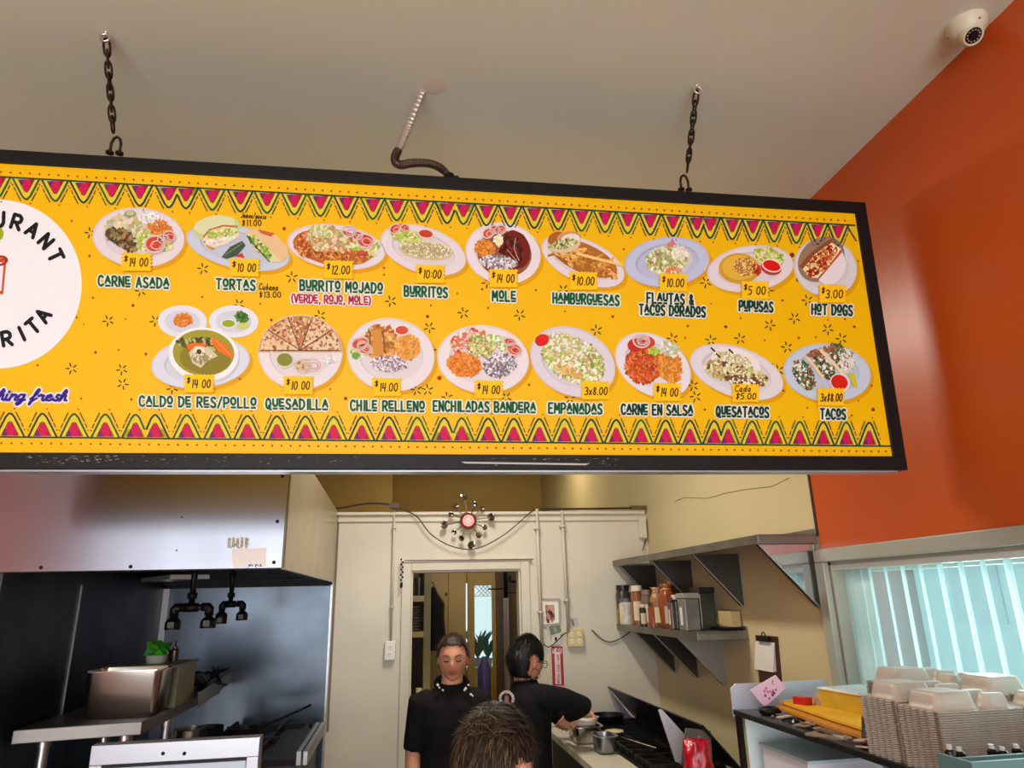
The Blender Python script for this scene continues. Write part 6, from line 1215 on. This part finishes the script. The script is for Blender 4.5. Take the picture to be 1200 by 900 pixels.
# teal tray and squeeze bottles in the lower right corner, on a black crate
zt_ = at(1160, 889, Y=1.24).z; xa = at(1132, 889, Y=1.24).x; xb = 1.54; zc = zt_ - .032
t = thing('black_crate', 'low black crate under the teal tray at the lower right', 'crate', (1.3, 1.3, KZ))
b = MB(); b.box((1.10, 1.2, KZ + .003), (xb, 1.40, zc - .001)); obj('crate_body', b, BLACK, t)
t = thing('teal_tray', 'dull teal plastic tray in the lower right corner', 'tray', (1.3, 1.26, zc))
b = MB(); b.box((xa, 1.23, zc), (xb, 1.30, zc + .006)); b.box((xa, 1.222, zc), (xb, 1.23, zt_)); b.box((xa, 1.30, zc), (xb, 1.306, zt_ - .01)); b.box((xa - .006, 1.222, zc), (xa, 1.306, zt_)); b.box((xb, 1.222, zc), (xb + .006, 1.306, zt_)); obj('tray_body', b, mat('teal_plastic', rgb(96, 130, 130), .4), t)
for k, px in enumerate((1113, 1124, 1163, 1175, 1192)):
    p = at(px, 880, Y=1.35); z1 = at(px, 872 + (k % 2) * 3, Y=1.35).z
    t = thing('squeeze_bottle', ['leftmost small black bottle behind the teal tray', 'second small black bottle from the left behind the teal tray', 'middle small black bottle behind the teal tray', 'second small black bottle from the right behind the teal tray', 'rightmost small black bottle behind the teal tray'][k], 'bottle', (p.x, 1.35, zc), 'black bottles behind the teal tray'); hh = z1 - zc
    b = MB(); b.lathe([(0, 0), (.010, 0), (.010, hh * .62), (.006, hh * .75), (0, hh * .75)], (p.x, 1.35, zc), n=12); obj('body', b, mat('gloss_black', rgb(14, 14, 16), .1), t, autosm=True)
    b = MB(); b.lathe([(0, hh * .75), (.0055, hh * .75), (.005, hh), (0, hh)], (p.x, 1.35, zc), n=10); obj('cap', b, mat('cap_pale', rgb(206, 206, 206), .2), t, autosm=True)

# ================================================================== PEOPLE
def head_pts(c, H, yaw, pitch=0.0, n=40, m=30, female=True):
    """closed head surface facing -Y before turning; returns rings of (point, colour)"""
    from mathutils import Euler
    R = Matrix.Rotation(yaw, 3, 'Z') @ Matrix.Rotation(pitch, 3, 'X'); g = lambda a, s: exp(-(a * a) / (2 * s * s))
    rings = []; cols = []; s = H / .23
    for i in range(m + 1):
        th = pi * i / m; ring = []; cr_ = []
        for j in range(n):
            ph = 2 * pi * j / n; dx, dy, dz = sin(th) * sin(ph), -sin(th) * cos(ph), -cos(th)
            if i in (0, m): dx, dy = dx * .02 / max(sin(th), 1e-3) * 0 + .001 * sin(ph), -.001 * cos(ph)
            x, y, z = dx * .073, dy * (.088 if dy < 0 else .1), dz * .115
            if z < 0:
                f = -z / .115; x *= 1 - .30 * f * f; 
                if y > 0: y *= 1 - .45 * f
                else: y *= 1 - .10 * f
            if y < 0:
                fr = max(0, -dy)
                if abs(x) < .07:
                    y -= .020 * g(x, .008) * g(z + .022, .013) * fr + .009 * g(x, .007) * g(z + .002, .018) * fr
                    y += .009 * (g(x - .030, .014) + g(x + .030, .014)) * g(z - .002, .011) * fr
                    y -= .005 * g(z - .024, .010) * g(x, .045) * fr
                    y -= .008 * g(x, .018) * g(z + .056, .009) * fr; y += .006 * g(x, .022) * g(z + .072, .006) * fr
                    y -= .009 * g(x, .02) * g(z + .092, .014) * fr; y -= .005 * (g(x - .042, .018) + g(x + .042, .018)) * g(z + .022, .02) * fr
            p = R @ Vector((x * s, y * s, z * s)) + Vector(c); ring.append(p)
            lip = g(x, .02) * g(z + .056, .006) * (dy < -.5); brow = (g(x - .031, .015) + g(x + .031, .015)) * g(z - .019 + abs(abs(x) - .03) * .2, .0035) * (dy < -.4); bl = (g(x - .04, .018) + g(x + .04, .018)) * g(z + .03, .02) * (dy < -.3) * .3
            cr_.append((lip, brow, bl))
        rings.append(ring); cols.append(cr_)
    return rings, cols, R
def mixc(a, b, f): f = max(0, min(1, f)); return tuple(a[k] * (1 - f) + b[k] * f for k in range(3)) + (1,)
def add_head(mb, c, H, yaw, pitch, skin, lips, brow):
    rings, cols, R = head_pts(c, H, yaw, pitch); n = len(rings[0]); k0 = len(mb.v); mb.v += [tuple(p) for r in rings for p in r]
    for i in range(len(rings) - 1):
        for j in range(n):
            q = (j + 1) % n; L_, B_, K_ = [(cols[i][j][t_] + cols[i][q][t_] + cols[i + 1][j][t_] + cols[i + 1][q][t_]) / 4 for t_ in range(3)]
            col = mixc(mixc(mixc(skin, lips, L_ * 1.1), brow, B_ * 1.2), lips, K_)
            mb.f.append((k0 + i * n + j, k0 + i * n + q, k0 + (i + 1) * n + q, k0 + (i + 1) * n + j)); mb.c.append(col); mb.m.append(0)
    s = H / .23
    def P(x, y, z): return R @ Vector((x * s, y * s, z * s)) + Vector(c)
    for sd in (-1, 1):   # ears
        E = []
        for k in range(9):
            a = -pi / 2 + 2 * pi * k / 9; E.append([P(sd * (.069 + .012 * w_), .012 + .016 * cos(a) * r_ + .006 * w_, -.004 + .030 * sin(a) * r_) for w_, r_ in ((0, 1), (1, 1.05), (1, .62), (.3, .4))])
        E.append(E[0]); V_ = [p for e in E for p in e]; F_ = []
        for k in range(9):
            for q in range(3): F_.append((k * 4 + q, (k + 1) * 4 + q, (k + 1) * 4 + q + 1, k * 4 + q + 1))
        mb.add(V_, F_, col=mixc(skin, lips, .25))
    return P
def oval(c, rx, ry, z, n=20, rot=0.0): return [(c[0] + rx * cos(a) * cos(rot) - ry * sin(a) * sin(rot), c[1] + rx * cos(a) * sin(rot) + ry * sin(a) * cos(rot), z) for a in [q * 2 * pi / n for q in range(n)]]
def remesh(o, vox, sm=6):
    r = o.modifiers.new('r', 'REMESH'); r.mode = 'VOXEL'; r.voxel_size = vox; r.use_smooth_shade = True
    s_ = o.modifiers.new('s', 'SMOOTH'); s_.iterations = sm; s_.factor = .5
    dg = bpy.context.evaluated_depsgraph_get(); me = bpy.data.meshes.new_from_object(o.evaluated_get(dg)); mt = o.data.materials[:]
    o.modifiers.clear(); o.data = me
    if not me.materials:
        for m_ in mt: me.materials.append(m_)
def limb(mb, pts, rad, n=14): mb.tube(pts, rad, n)
def hand(mb, w, d, up, sc=1.0, curl=.5, col=None, side=1):
    """palm from the wrist w along d, five separate curved fingers; 'up' is the back of the hand"""
    d = Vector(d).normalized(); up = Vector(up); up = (up - d * up.dot(d)).normalized(); s = d.cross(up) * side; w = Vector(w)
    ring = lambda c, a, b_: [c + s * (a * cos(q)) + up * (b_ * sin(q)) for q in [k * pi / 6 for k in range(12)]]
    mb.loft([ring(w - d * .01, .024 * sc, .018 * sc), ring(w + d * .02 * sc, .030 * sc, .016 * sc), ring(w + d * .055 * sc, .040 * sc, .014 * sc), ring(w + d * .09 * sc, .040 * sc, .011 * sc)], col=col)
    for k, L in enumerate((.068, .078, .073, .056)):
        b0 = w + d * .085 * sc + s * ((k - 1.5) * .0205 * sc); P = [b0]; a = .15; dd = d
        for seg in (.45, .32, .26): a += curl * .7; dd = d * cos(a) - up * sin(a); P.append(P[-1] + dd * L * seg * sc)
        mb.tube(P, [.0092 * sc, .0088 * sc, .0080 * sc, .0062 * sc], 8, col=col)
    b0 = w + d * .03 * sc - s * .03 * sc; P = [b0, b0 + (d * .6 - s * .8).normalized() * .034 * sc - up * .004, b0 + (d * .75 - s * .6).normalized() * .062 * sc - up * .016, b0 + (d * .9 - s * .35).normalized() * .082 * sc - up * .024]
    mb.tube(P, [.013 * sc, .0115 * sc, .010 * sc, .0075 * sc], 8, col=col)
BLK = mat('black_knit', rgb(17, 17, 20), .85, var=.3, vscale=40, bump=.15, bscale=120, spec=.2)
JEAN = mat('dark_trousers', rgb(30, 32, 40), .85, bump=.1, spec=.2)
SHOE = mat('black_shoe', rgb(18, 18, 20), .4)
def person(label, base, z_sh, skin, torso, arms, legs, shirt_m, head, rot=0.0, hipw=.16):
    pass
def legs_feet(t, cx, cy, zhip, rot, m, skin=None):
    b = MB(); fw_ = Vector((-sin(rot), cos(rot) * -1, 0)); fw_ = Vector((sin(rot), -cos(rot), 0)); sd = Vector((cos(rot), sin(rot), 0))
    b.loft([oval((cx, cy), .165, .115, zhip + .10, rot=rot), oval((cx, cy), .175, .125, zhip, rot=rot), oval((cx, cy), .15, .11, zhip - .09, rot=rot)])
    for s in (-1, 1):
        h = Vector((cx, cy, zhip - .02)) + sd * s * .085; k = Vector((cx, cy, zhip * .52)) + sd * s * .09 + fw_ * .015; a = Vector((cx, cy, .07)) + sd * s * .095
        limb(b, [h, h.lerp(k, .5), k, k.lerp(a, .4), a], [.088, .075, .056, .054, .042])
    o = obj('trousers', b, m, t); remesh(o, .014)
    for s in (-1, 1):
        a = Vector((cx, cy, .0)) + sd * s * .095; b = MB(); R = []
        for f, wd, hh in ((-.07, .025, .05), (-.05, .038, .075), (0, .042, .08), (.06, .044, .055), (.12, .046, .04), (.165, .034, .028), (.18, .012, .015)):
            c = a + fw_ * f; R.append([c + sd * (wd * cos(q)) + Vector((0, 0, hh / 2 + hh / 2 * sin(q))) for q in [k_ * pi / 7 for k_ in range(14)]])
        b.loft(R); obj('shoe', b, SHOE, t, smooth=True)
# ---- woman standing in the doorway, facing the camera
ax, ay = .256, 3.5; AZ = .0
t = thing('person', 'woman in a black tee with pulled back hair standing in the doorway', 'person', (ax, ay, 0), 'restaurant staff')
skA = rgb(206, 150, 122); lipA = rgb(150, 66, 56); brA = rgb(50, 30, 22)
hc = Vector((ax + .008, ay, 1.432))
b = MB(); P = add_head(b, hc, .212, radians(-6), radians(6), skA, lipA, brA)
b.tube([hc + Vector((0, .02, -.03)), hc + Vector((0, .03, -.09)), (ax, ay + .03, 1.28), (ax, ay + .03, 1.22)], [.05, .05, .053, .06], 16, col=skA)
L_ = {}
for s in (-1, 1):
    sh = Vector((ax + s * .146, ay + .03, 1.245)); el = Vector((ax + s * .170, ay + .04, 1.03)); wr = Vector((ax + s * .172, ay - .01, .81)); L_[s] = (sh, el, wr)
    limb(b, [el + Vector((0, 0, .06)), el, el.lerp(wr, .35), wr], [.037, .036, .036, .024], 14) ; 
    for q in range(1, 2): pass
    hand(b, wr, (0, -.12, -1), (s, 0, 0), .95, .35, side=s)
for s in (-1, 1): b.tube([(ax, ay + .03, 1.24), L_[s][0], L_[s][1], L_[s][1] + Vector((0, 0, -.02))], [.045, .035, .03, .03], 10)
b.loft([oval((ax, ay + .03), .05, .05, 1.27), oval((ax, ay + .03), .10, .07, 1.2), oval((ax, ay + .03), .10, .07, .85)])
b.c = [skA if c == (0.8, 0.8, 0.8, 1) else c for c in b.c]
obj('body', b, SKIN, t, smooth=True)
# eyes, lowered lids
b = MB(); b.cc = rgb(50, 28, 22)
for sd in (-1, 1):
    for k in range(7): f = k / 6 - .5; c = P(sd * .030 + f * .026, -.0875 + abs(f) * .012 + abs(sd * .030 + f * .026) * .09, -.001 - (.25 - f * f) * .008); b.ball(c, .0034, 3)
obj('eyelashes', b, VCOL, t)
b = MB(); b.cc = rgb(52, 32, 26)
for sd in (-1, 1): b.tube([P(sd * (.012 + .036 * q), -.0935 + .012 * q + .012 * q * q, .020 + .007 * sin(q * 2.4)) for q in (0, .25, .5, .75, 1)], [.0024, .0034, .0034, .0026, .0014], 6, flat=.7)
obj('eyebrows', b, VCOL, t)
b = MB(); b.cc = rgb(140, 58, 50); b.tube([P(.022 * q, -.0985 + .012 * q * q, -.057 - .002 * abs(q)) for q in (-1, -.5, 0, .5, 1)], [.0015, .0042, .005, .0042, .0015], 8, flat=.8); obj('lips', b, VCOL, t)
def shirt(t, sections, sleeves, neck, m, vox=.0105, name='shirt'):
    b = MB(); b.loft([oval(c, rx, ry, z, 24, r) for c, rx, ry, z, r in sections])
    for pts, rad in sleeves: b.tube(pts, rad, 14)
    o = obj(name, b, m, t); remesh(o, vox); return o
shirt(t, [((ax, ay + .03), .15, .112, .80, 0), ((ax, ay + .03), .145, .108, .92, 0), ((ax, ay + .03), .135, .10, 1.03, 0), ((ax, ay + .025), .148, .108, 1.15, 0), ((ax, ay + .03), .15, .10, 1.235, 0), ((ax, ay + .034), .125, .073, 1.272, 0), ((ax + .003, ay + .036), .088, .064, 1.296, 0), ((ax + .006, ay + .034), .060, .058, 1.316, 0), ((ax + .006, ay + .034), .056, .055, 1.324, 0)],
      [([L_[s][0] + Vector((-s * .05, 0, .01)), L_[s][0], L_[s][0].lerp(L_[s][1], .5), L_[s][1] + Vector((0, 0, .01))], [.05, .056, .051, .048]) for s in (-1, 1)], None, BLK)
b = MB(); b.tube([(ax + .006 + .070 * cos(a), ay + .045 + .060 * sin(a), 1.316 + .022 * sin(a)) for a in [radians(-62 + q * 304 / 22) for q in range(23)]], [.006] + [.012 + .008 * sin(q * pi / 22) for q in range(1, 22)] + [.006], 10); obj('collar', b, BLK, t, smooth=True)
legs_feet(t, ax, ay + .03, .76, 0, JEAN)
b = MB(); b.cc = rgb(222, 216, 214)
for px, py, r in ((513, 801, 2.0), (515, 804, 1.6), (519, 807, 1.6), (549, 801, 1.6), (546, 805, 2.0), (544.5, 807, 1.4), (552, 812, 1.8), (554, 813.5, 1.2)):
    p = at(px, py + 2, Y=ay - .05); rr = r / 806. * 3.3; b.lathe([(0, -.012), (rr * .8, -.012), (rr * .6, .004), (0, .005)], (p.x, ay - .05, p.z), (0, -1, 0), n=5)
obj('white_marks', b, VCOL, t)['kind'] = 'stuff'
# hair, pulled back, with a bun
def haircap(name, t, c, H, yaw, pitch, keep, scale, m, n=44, mm=34, wob=.0):
    rings, cols, R = head_pts((0, 0, 0), H, 0, 0, n, mm); b = MB(); V_ = []; s = H / .23; ok = []
    for i, r in enumerate(rings):
        for j, p in enumerate(r):
            x, y, z = p.x / s, p.y / s, p.z / s; ok.append(keep(x, y, z)); k = scale(x, y, z) * (1 + jit(wob)); q = R @ Vector(p * k); q = Matrix.Rotation(yaw, 3, 'Z') @ Matrix.Rotation(pitch, 3, 'X') @ Vector(p * k); V_.append(q + Vector(c))
    F_ = []
    for i in range(len(rings) - 1):
        for j in range(n):
            q = (j + 1) % n; f = (i * n + j, i * n + q, (i + 1) * n + q, (i + 1) * n + j)
            if sum(ok[a] for a in f) >= 3: F_.append(f)
    b.add(V_, F_); o = obj(name, b, m, t, smooth=True); sl = o.modifiers.new('thick', 'SOLIDIFY'); sl.thickness = .006; sl.offset = -1
    me = o.data; bm_ = bmesh.new(); bm_.from_mesh(me); bmesh.ops.delete(bm_, geom=[v for v in bm_.verts if not v.link_faces], context='VERTS'); bm_.to_mesh(me); bm_.free(); return o
def strands(t, name, c, H, yaw, pitch, keep, sc0, n, pals, m, L0, seed, lift0=.12, side=.12):
    rings, cols, R_ = head_pts((0, 0, 0), H, 0, 0, 70, 54); s = H / .23; cand = [p.copy() for r in rings for p in r if keep(p.x / s, p.y / s, p.z / s)]
    M = Matrix.Rotation(yaw, 3, 'Z') @ Matrix.Rotation(pitch, 3, 'X'); b = MB(); random.seed(seed)
    for k in range(n):
        p = random.choice(cand) + Vector((jit(.004), jit(.004), jit(.004))); nrm = p.normalized(); dn = Vector((0, .8 if p.y < 0 else .1, -1 if p.y > 0 or abs(p.x) > .05 * s else .2)); tg = (dn - nrm * dn.dot(nrm)).normalized() + Vector((jit(side), jit(side), jit(side * .6))); tg.normalize()
        L = L0 * random.uniform(.6, 1.3); sd = tg.cross(nrm).normalized() * random.uniform(.0008, .0014); P0 = p * sc0(p.x / s, p.y / s, p.z / s); P1 = P0 + tg * L * .5 + nrm * L * random.uniform(0, lift0); P2 = P1 + tg * L * .5 - nrm * L * .06
        q = [M @ v + Vector(c) for v in (P0 - sd, P0 + sd, P1 + sd * .8, P1 - sd * .8, P2)]; b.add(q, [(0, 1, 2, 3), (3, 2, 4)], col=jcol(random.choice(pals), 5))
    o = obj(name, b, m, t, flat=True); o['kind'] = 'stuff'
HRC = vmat('brown_hair', .55, spec=.2)
HRA = mat('dark_auburn_hair', rgb(54, 30, 24), .4, var=.4, vscale=40, bump=.4, bscale=60, stretch=(1, 1, 6))
haircap('hair', t, hc, .212, radians(-6), radians(6), lambda x, y, z: z > (.062 - .5 * max(0, abs(x) - .035) if y < -.03 else (.0 if y < .02 else -.05)), lambda x, y, z: 1.07 + .07 * min(1, abs(x) / .05) * (z < .1) - .04 * max(0, (z - .06) / .05), HRA)
strands(t, 'hair_strands', hc, .212, radians(-6), radians(6), lambda x, y, z: z > (.066 - .5 * max(0, abs(x) - .035) if y < -.03 else (.0 if y < .02 else -.05)), lambda x, y, z: 1.078 + .07 * min(1, abs(x) / .05) * (z < .1) - .04 * max(0, (z - .06) / .05), 1500, [(38, 24, 20), (52, 32, 25), (28, 18, 15), (66, 42, 32)], HRC, .03, 5, .05, .08)
b = MB(); b.ball(hc + Vector((0, .105, .03)), .035, 10); obj('hair_bun', b, HRA, t, smooth=True)

# ---- cook turned away to the right, black bob
bx0, by0 = .655, 3.62
t = thing('person', 'cook with black bobbed hair and a hoop earring bending over the worktop', 'person', (bx0, by0, 0), 'restaurant staff')
skB = rgb(214, 150, 124); lipB = rgb(176, 90, 80); brB = rgb(30, 22, 20); yawB = radians(118)
hc = at(618, 775, Y=by0)
b = MB(); P = add_head(b, hc, .215, yawB, radians(12), skB, lipB, brB)
nb = hc + Vector((-.02, 0, -.075))
b.tube([hc + Vector((-.012, 0, -.04)), nb, (bx0 - .03, by0, 1.285), (bx0 - .03, by0, 1.22)], [.05, .05, .053, .06], 16, col=skB)
sh = Vector((bx0 + .04, by0 - .14, 1.245)); el = at(684, 828, Y=3.52); wr = at(666, 856, Y=3.62); wr.z = max(wr.z, 1.14)
hand(b, wr + Vector((0, .01, -.01)), (wr - el).normalized() + Vector((.2, .1, -.5)), (0, -1, .2), .85, .5, side=1)
sh2 = Vector((bx0 + .02, by0 + .15, 1.24)); el2 = Vector((bx0 + .17, by0 + .19, 1.11)); wr2 = Vector((bx0 + .27, by0 + .14, 1.165)); hand(b, wr2, (1, -.5, -.5), (0, .3, 1), .85, .6, side=-1)
b.tube([(bx0 - .02, by0, 1.24), sh, el, wr, wr + Vector((0, .01, -.01))], [.045, .035, .03, .02, .02], 10); b.tube([(bx0 - .02, by0, 1.24), sh2, el2, wr2], [.045, .035, .028, .022], 10)
b.loft([oval((bx0 - .02, by0), .05, .05, 1.27), oval((bx0 - .02, by0), .07, .10, 1.2), oval((bx0 - .02, by0), .07, .10, .85)])
b.c = [skB if c == (0.8, 0.8, 0.8, 1) else c for c in b.c]; obj('body', b, SKIN, t, smooth=True)
shirt(t, [((bx0 - .02, by0), .12, .16, .80, 0), ((bx0 - .02, by0), .115, .155, .95, 0), ((bx0 - .02, by0), .115, .15, 1.08, 0), ((bx0 - .015, by0), .115, .165, 1.18, 0), ((bx0 - .015, by0), .10, .16, 1.24, 0), ((bx0 - .02, by0), .075, .12, 1.275, 0), ((bx0 - .025, by0), .062, .07, 1.30, 0), ((bx0 - .025, by0), .058, .06, 1.315, 0)],
      [([sh + Vector((-.03, .05, .0)), sh, sh.lerp(el, .5) + Vector((0, 0, .01)), el, el.lerp(wr, .5), wr], [.06, .06, .055, .05, .042, .034]), ([sh2 + Vector((-.03, -.05, 0)), sh2, el2, wr2 - (wr2 - el2) * .1], [.06, .056, .044, .03])], None, BLK, name='long_sleeve_top')
legs_feet(t, bx0 - .02, by0, .76, yawB - radians(10), JEAN)
HRB = mat('black_hair', rgb(12, 10, 12), .45, var=.5, vscale=30, bump=.4, bscale=50, stretch=(1, 1, 6))
haircap('hair', t, hc, .215, yawB, radians(12), lambda x, y, z: z > (.055 if y < -.055 else (.006 if y < -.012 else (.028 if y < .035 and abs(x) > .055 else -.07))), lambda x, y, z: 1.17 + .10 * max(0, min(1, y / .06)) * max(0, min(1, (.06 - z) / .05)) if y > -.02 else 1.13, HRB, wob=.006)
strands(t, 'hair_strands', hc, .215, yawB, radians(12), lambda x, y, z: z > (.058 if y < -.055 else (.012 if y < -.012 else (.034 if y < .035 and abs(x) > .055 else -.06))), lambda x, y, z: (1.18 + .10 * max(0, min(1, y / .06)) * max(0, min(1, (.06 - z) / .05))) if y > -.02 else 1.14, 2600, [(14, 12, 14), (22, 20, 22), (10, 9, 10), (32, 29, 31)], HRC, .034, 6, .08, .12)
b = MB(); e = P(.082, .004, -.055) ; e = P(-.080, .0, -.058); e2 = P(.080, .0, -.058); e = e if e.y < e2.y else e2
b.tube([e + Vector((.024 * cos(a), 0, .024 * sin(a))) for a in [q * pi / 12 for q in range(24)]], .0018, 6, closed=True); obj('hoop_earring', b, mat('rose_gold', rgb(226, 170, 140), .2, .9), t)
b = MB(); g0 = P(.045, -.1, .0); g1 = P(-.045, -.1, .0)
for s in (-1, 1): b.tube([P(s * .03 + .022 * cos(a), -.104 + .25 * abs(s * .03 + .022 * cos(a)) ** 1.2, .0 + .017 * sin(a)) for a in [q * pi / 8 for q in range(16)]], .0016, 5, closed=True); b.tube([P(s * .052, -.09, .004), P(s * .078, .0, .004)], .0016, 5)
obj('glasses', b, IRON, t)
# neck string of the apron and the round print on the back
b = MB(); b.tube([(bx0 - .03 + .066 * cos(a), by0 + .07 * sin(a), 1.312 + .008 * cos(a)) for a in [q * pi / 10 for q in range(20)]], .0045, 6, closed=True); obj('apron_string', b, BLACK, t)
pc = at(594, 812, Y=by0 - .13); b = MB()
ny = Vector((-.55, -.83, 0)); 
for k in range(11):
    a = radians(-20 + 22 * k); u = Vector((.83, -.55, 0)); c = Vector((bx0 - .128, by0 - .095, 1.243)) + u * (.034 * cos(a)) + Vector((0, 0, .030 * sin(a))) + ny * .012; b.rbox(c, (.012, .006, .010), (0, 0, .6), col=rgb(206, 200, 200))
c = Vector((bx0 - .128, by0 - .095, 1.238)) + ny * .012; b.rbox(c, (.022, .006, .03), (0, 0, .6), col=rgb(176, 110, 110)); b.rbox(c + Vector((0, 0, -.03)), (.018, .006, .014), (0, 0, .6), col=rgb(196, 150, 150)); obj('back_print', b, VCOL, t)

# ---- customer in front, seen from behind
cx0, cy0 = at(583, 872, Y=1.5).x, 1.5
t = thing('person', 'person in the foreground seen from behind with short tousled brown hair', 'person', (cx0, cy0, 0))
skC = rgb(226, 160, 130); hc = at(581, 904, Y=1.5); HC = .218
b = MB(); yawC = radians(138); P = add_head(b, hc, HC, yawC, radians(4), skC, rgb(190, 100, 90), rgb(60, 40, 26))
nz0 = hc.z
b.tube([hc + Vector((0, -.01, -.04)), hc + Vector((-.005, -.02, -.10)), (cx0 - .005, cy0 - .02, nz0 - .15), (cx0 - .005, cy0 - .02, nz0 - .21)], [.052, .055, .058, .068], 16, col=skC)
for s in (-1, 1):
    sh = Vector((cx0 + s * .19, cy0 - .01, nz0 - .235)); el = sh + Vector((s * .04, .02, -.28)); wr = el + Vector((-s * .02, .06, -.23)); hand(b, wr, (0, .2, -1), (s, 0, 0), 1.0, .4, side=-s)
    limb(b, [el, el.lerp(wr, .4), wr], [.042, .040, .028])
for s in (-1, 1): sh = Vector((cx0 + s * .19, cy0 - .01, nz0 - .235)); b.tube([(cx0, cy0 - .01, nz0 - .2), sh, sh + Vector((s * .04, .02, -.28)), sh + Vector((s * .04, .02, -.30))], [.05, .04, .034, .034], 10)
b.c = [skC if c == (0.8, 0.8, 0.8, 1) else c for c in b.c]; obj('body', b, SKIN, t, smooth=True)
GRY = mat('grey_jersey', rgb(70, 76, 88), .85, bump=.1)
SL = []
for s in (-1, 1):
    sh = Vector((cx0 + s * .19, cy0 - .01, nz0 - .235)); el = sh + Vector((s * .04, .02, -.28)); SL.append(([sh + Vector((-s * .06, 0, .01)), sh, el + Vector((0, 0, .04))], [.06, .066, .055]))
shirt(t, [((cx0, cy0), .17, .12, nz0 - .66, 0), ((cx0, cy0), .165, .115, nz0 - .5, 0), ((cx0, cy0), .18, .125, nz0 - .32, 0), ((cx0, cy0 - .01), .18, .11, nz0 - .235, 0), ((cx0, cy0 - .015), .13, .08, nz0 - .19, 0), ((cx0, cy0 - .018), .075, .068, nz0 - .165, 0), ((cx0, cy0 - .018), .068, .064, nz0 - .155, 0)], SL, None, GRY)
legs_feet(t, cx0, cy0, nz0 - .68, pi, JEAN)
keepC = lambda x, y, z: z > (.05 if y < -.05 else (.012 if y < -.008 else (.030 if y < .03 and abs(x) > .05 else -.066)))
cap = haircap('hair', t, hc, HC, yawC, radians(4), keepC, lambda x, y, z: 1.055 + .02 * max(0, min(1, z / .1)), mat('hair_base', rgb(30, 21, 16), .5, bump=.5, bscale=40, stretch=(1, 1, 6)))
rings, cols, R_ = head_pts((0, 0, 0), HC, 0, 0, 90, 70); s = HC / .23; cand = []
for r in rings:
    for p in r:
        X_, Y_, Z_ = p.x / s, p.y / s, p.z / s
        if keepC(X_, Y_, Z_) and not (abs(X_) > .045 and Z_ < .036 and -.03 < Y_ < .036): cand.append(p.copy())
M = Matrix.Rotation(yawC, 3, 'Z') @ Matrix.Rotation(radians(4), 3, 'X'); b = MB(); random.seed(11)
pals = [(42, 31, 24), (58, 44, 34), (32, 25, 20), (78, 60, 46), (48, 36, 28), (100, 80, 62)]
for k in range(7600):
    p = random.choice(cand).copy() + Vector((jit(.004), jit(.004), jit(.004))); nrm = p.normalized(); z = p.z / s
    dn = Vector((0, .25, -1)) if z < .07 else Vector((jit(.8), jit(.8) - .2, -.3)); tg = (dn - nrm * dn.dot(nrm)).normalized(); tg = (tg + Vector((jit(.15), jit(.15), jit(.10)))).normalized()
    L = random.uniform(.016, .034) * (1.15 if z > .05 else .9) * (.5 if z < -.04 else 1); lift = random.uniform(.0, .12) * (1.2 if z > .06 else .6); k0 = p * (1.06 + .02 * max(0, min(1, z / .1)))
    sd = tg.cross(nrm).normalized() * random.uniform(.0008, .0016); P0 = k0; P1 = P0 + tg * L * .5 + nrm * L * lift * .6; P2 = P1 + (tg * .9 + nrm * lift * .3).normalized() * L * .5 - nrm * L * .05
    q = [M @ v + hc for v in (P0 - sd, P0 + sd, P1 + sd * .8, P1 - sd * .8, P2)]; b.add(q, [(0, 1, 2, 3), (3, 2, 4)], col=jg(random.choice(pals), 7))
o = obj('hair_strands', b, HRC, t, flat=True); o['kind'] = 'stuff'
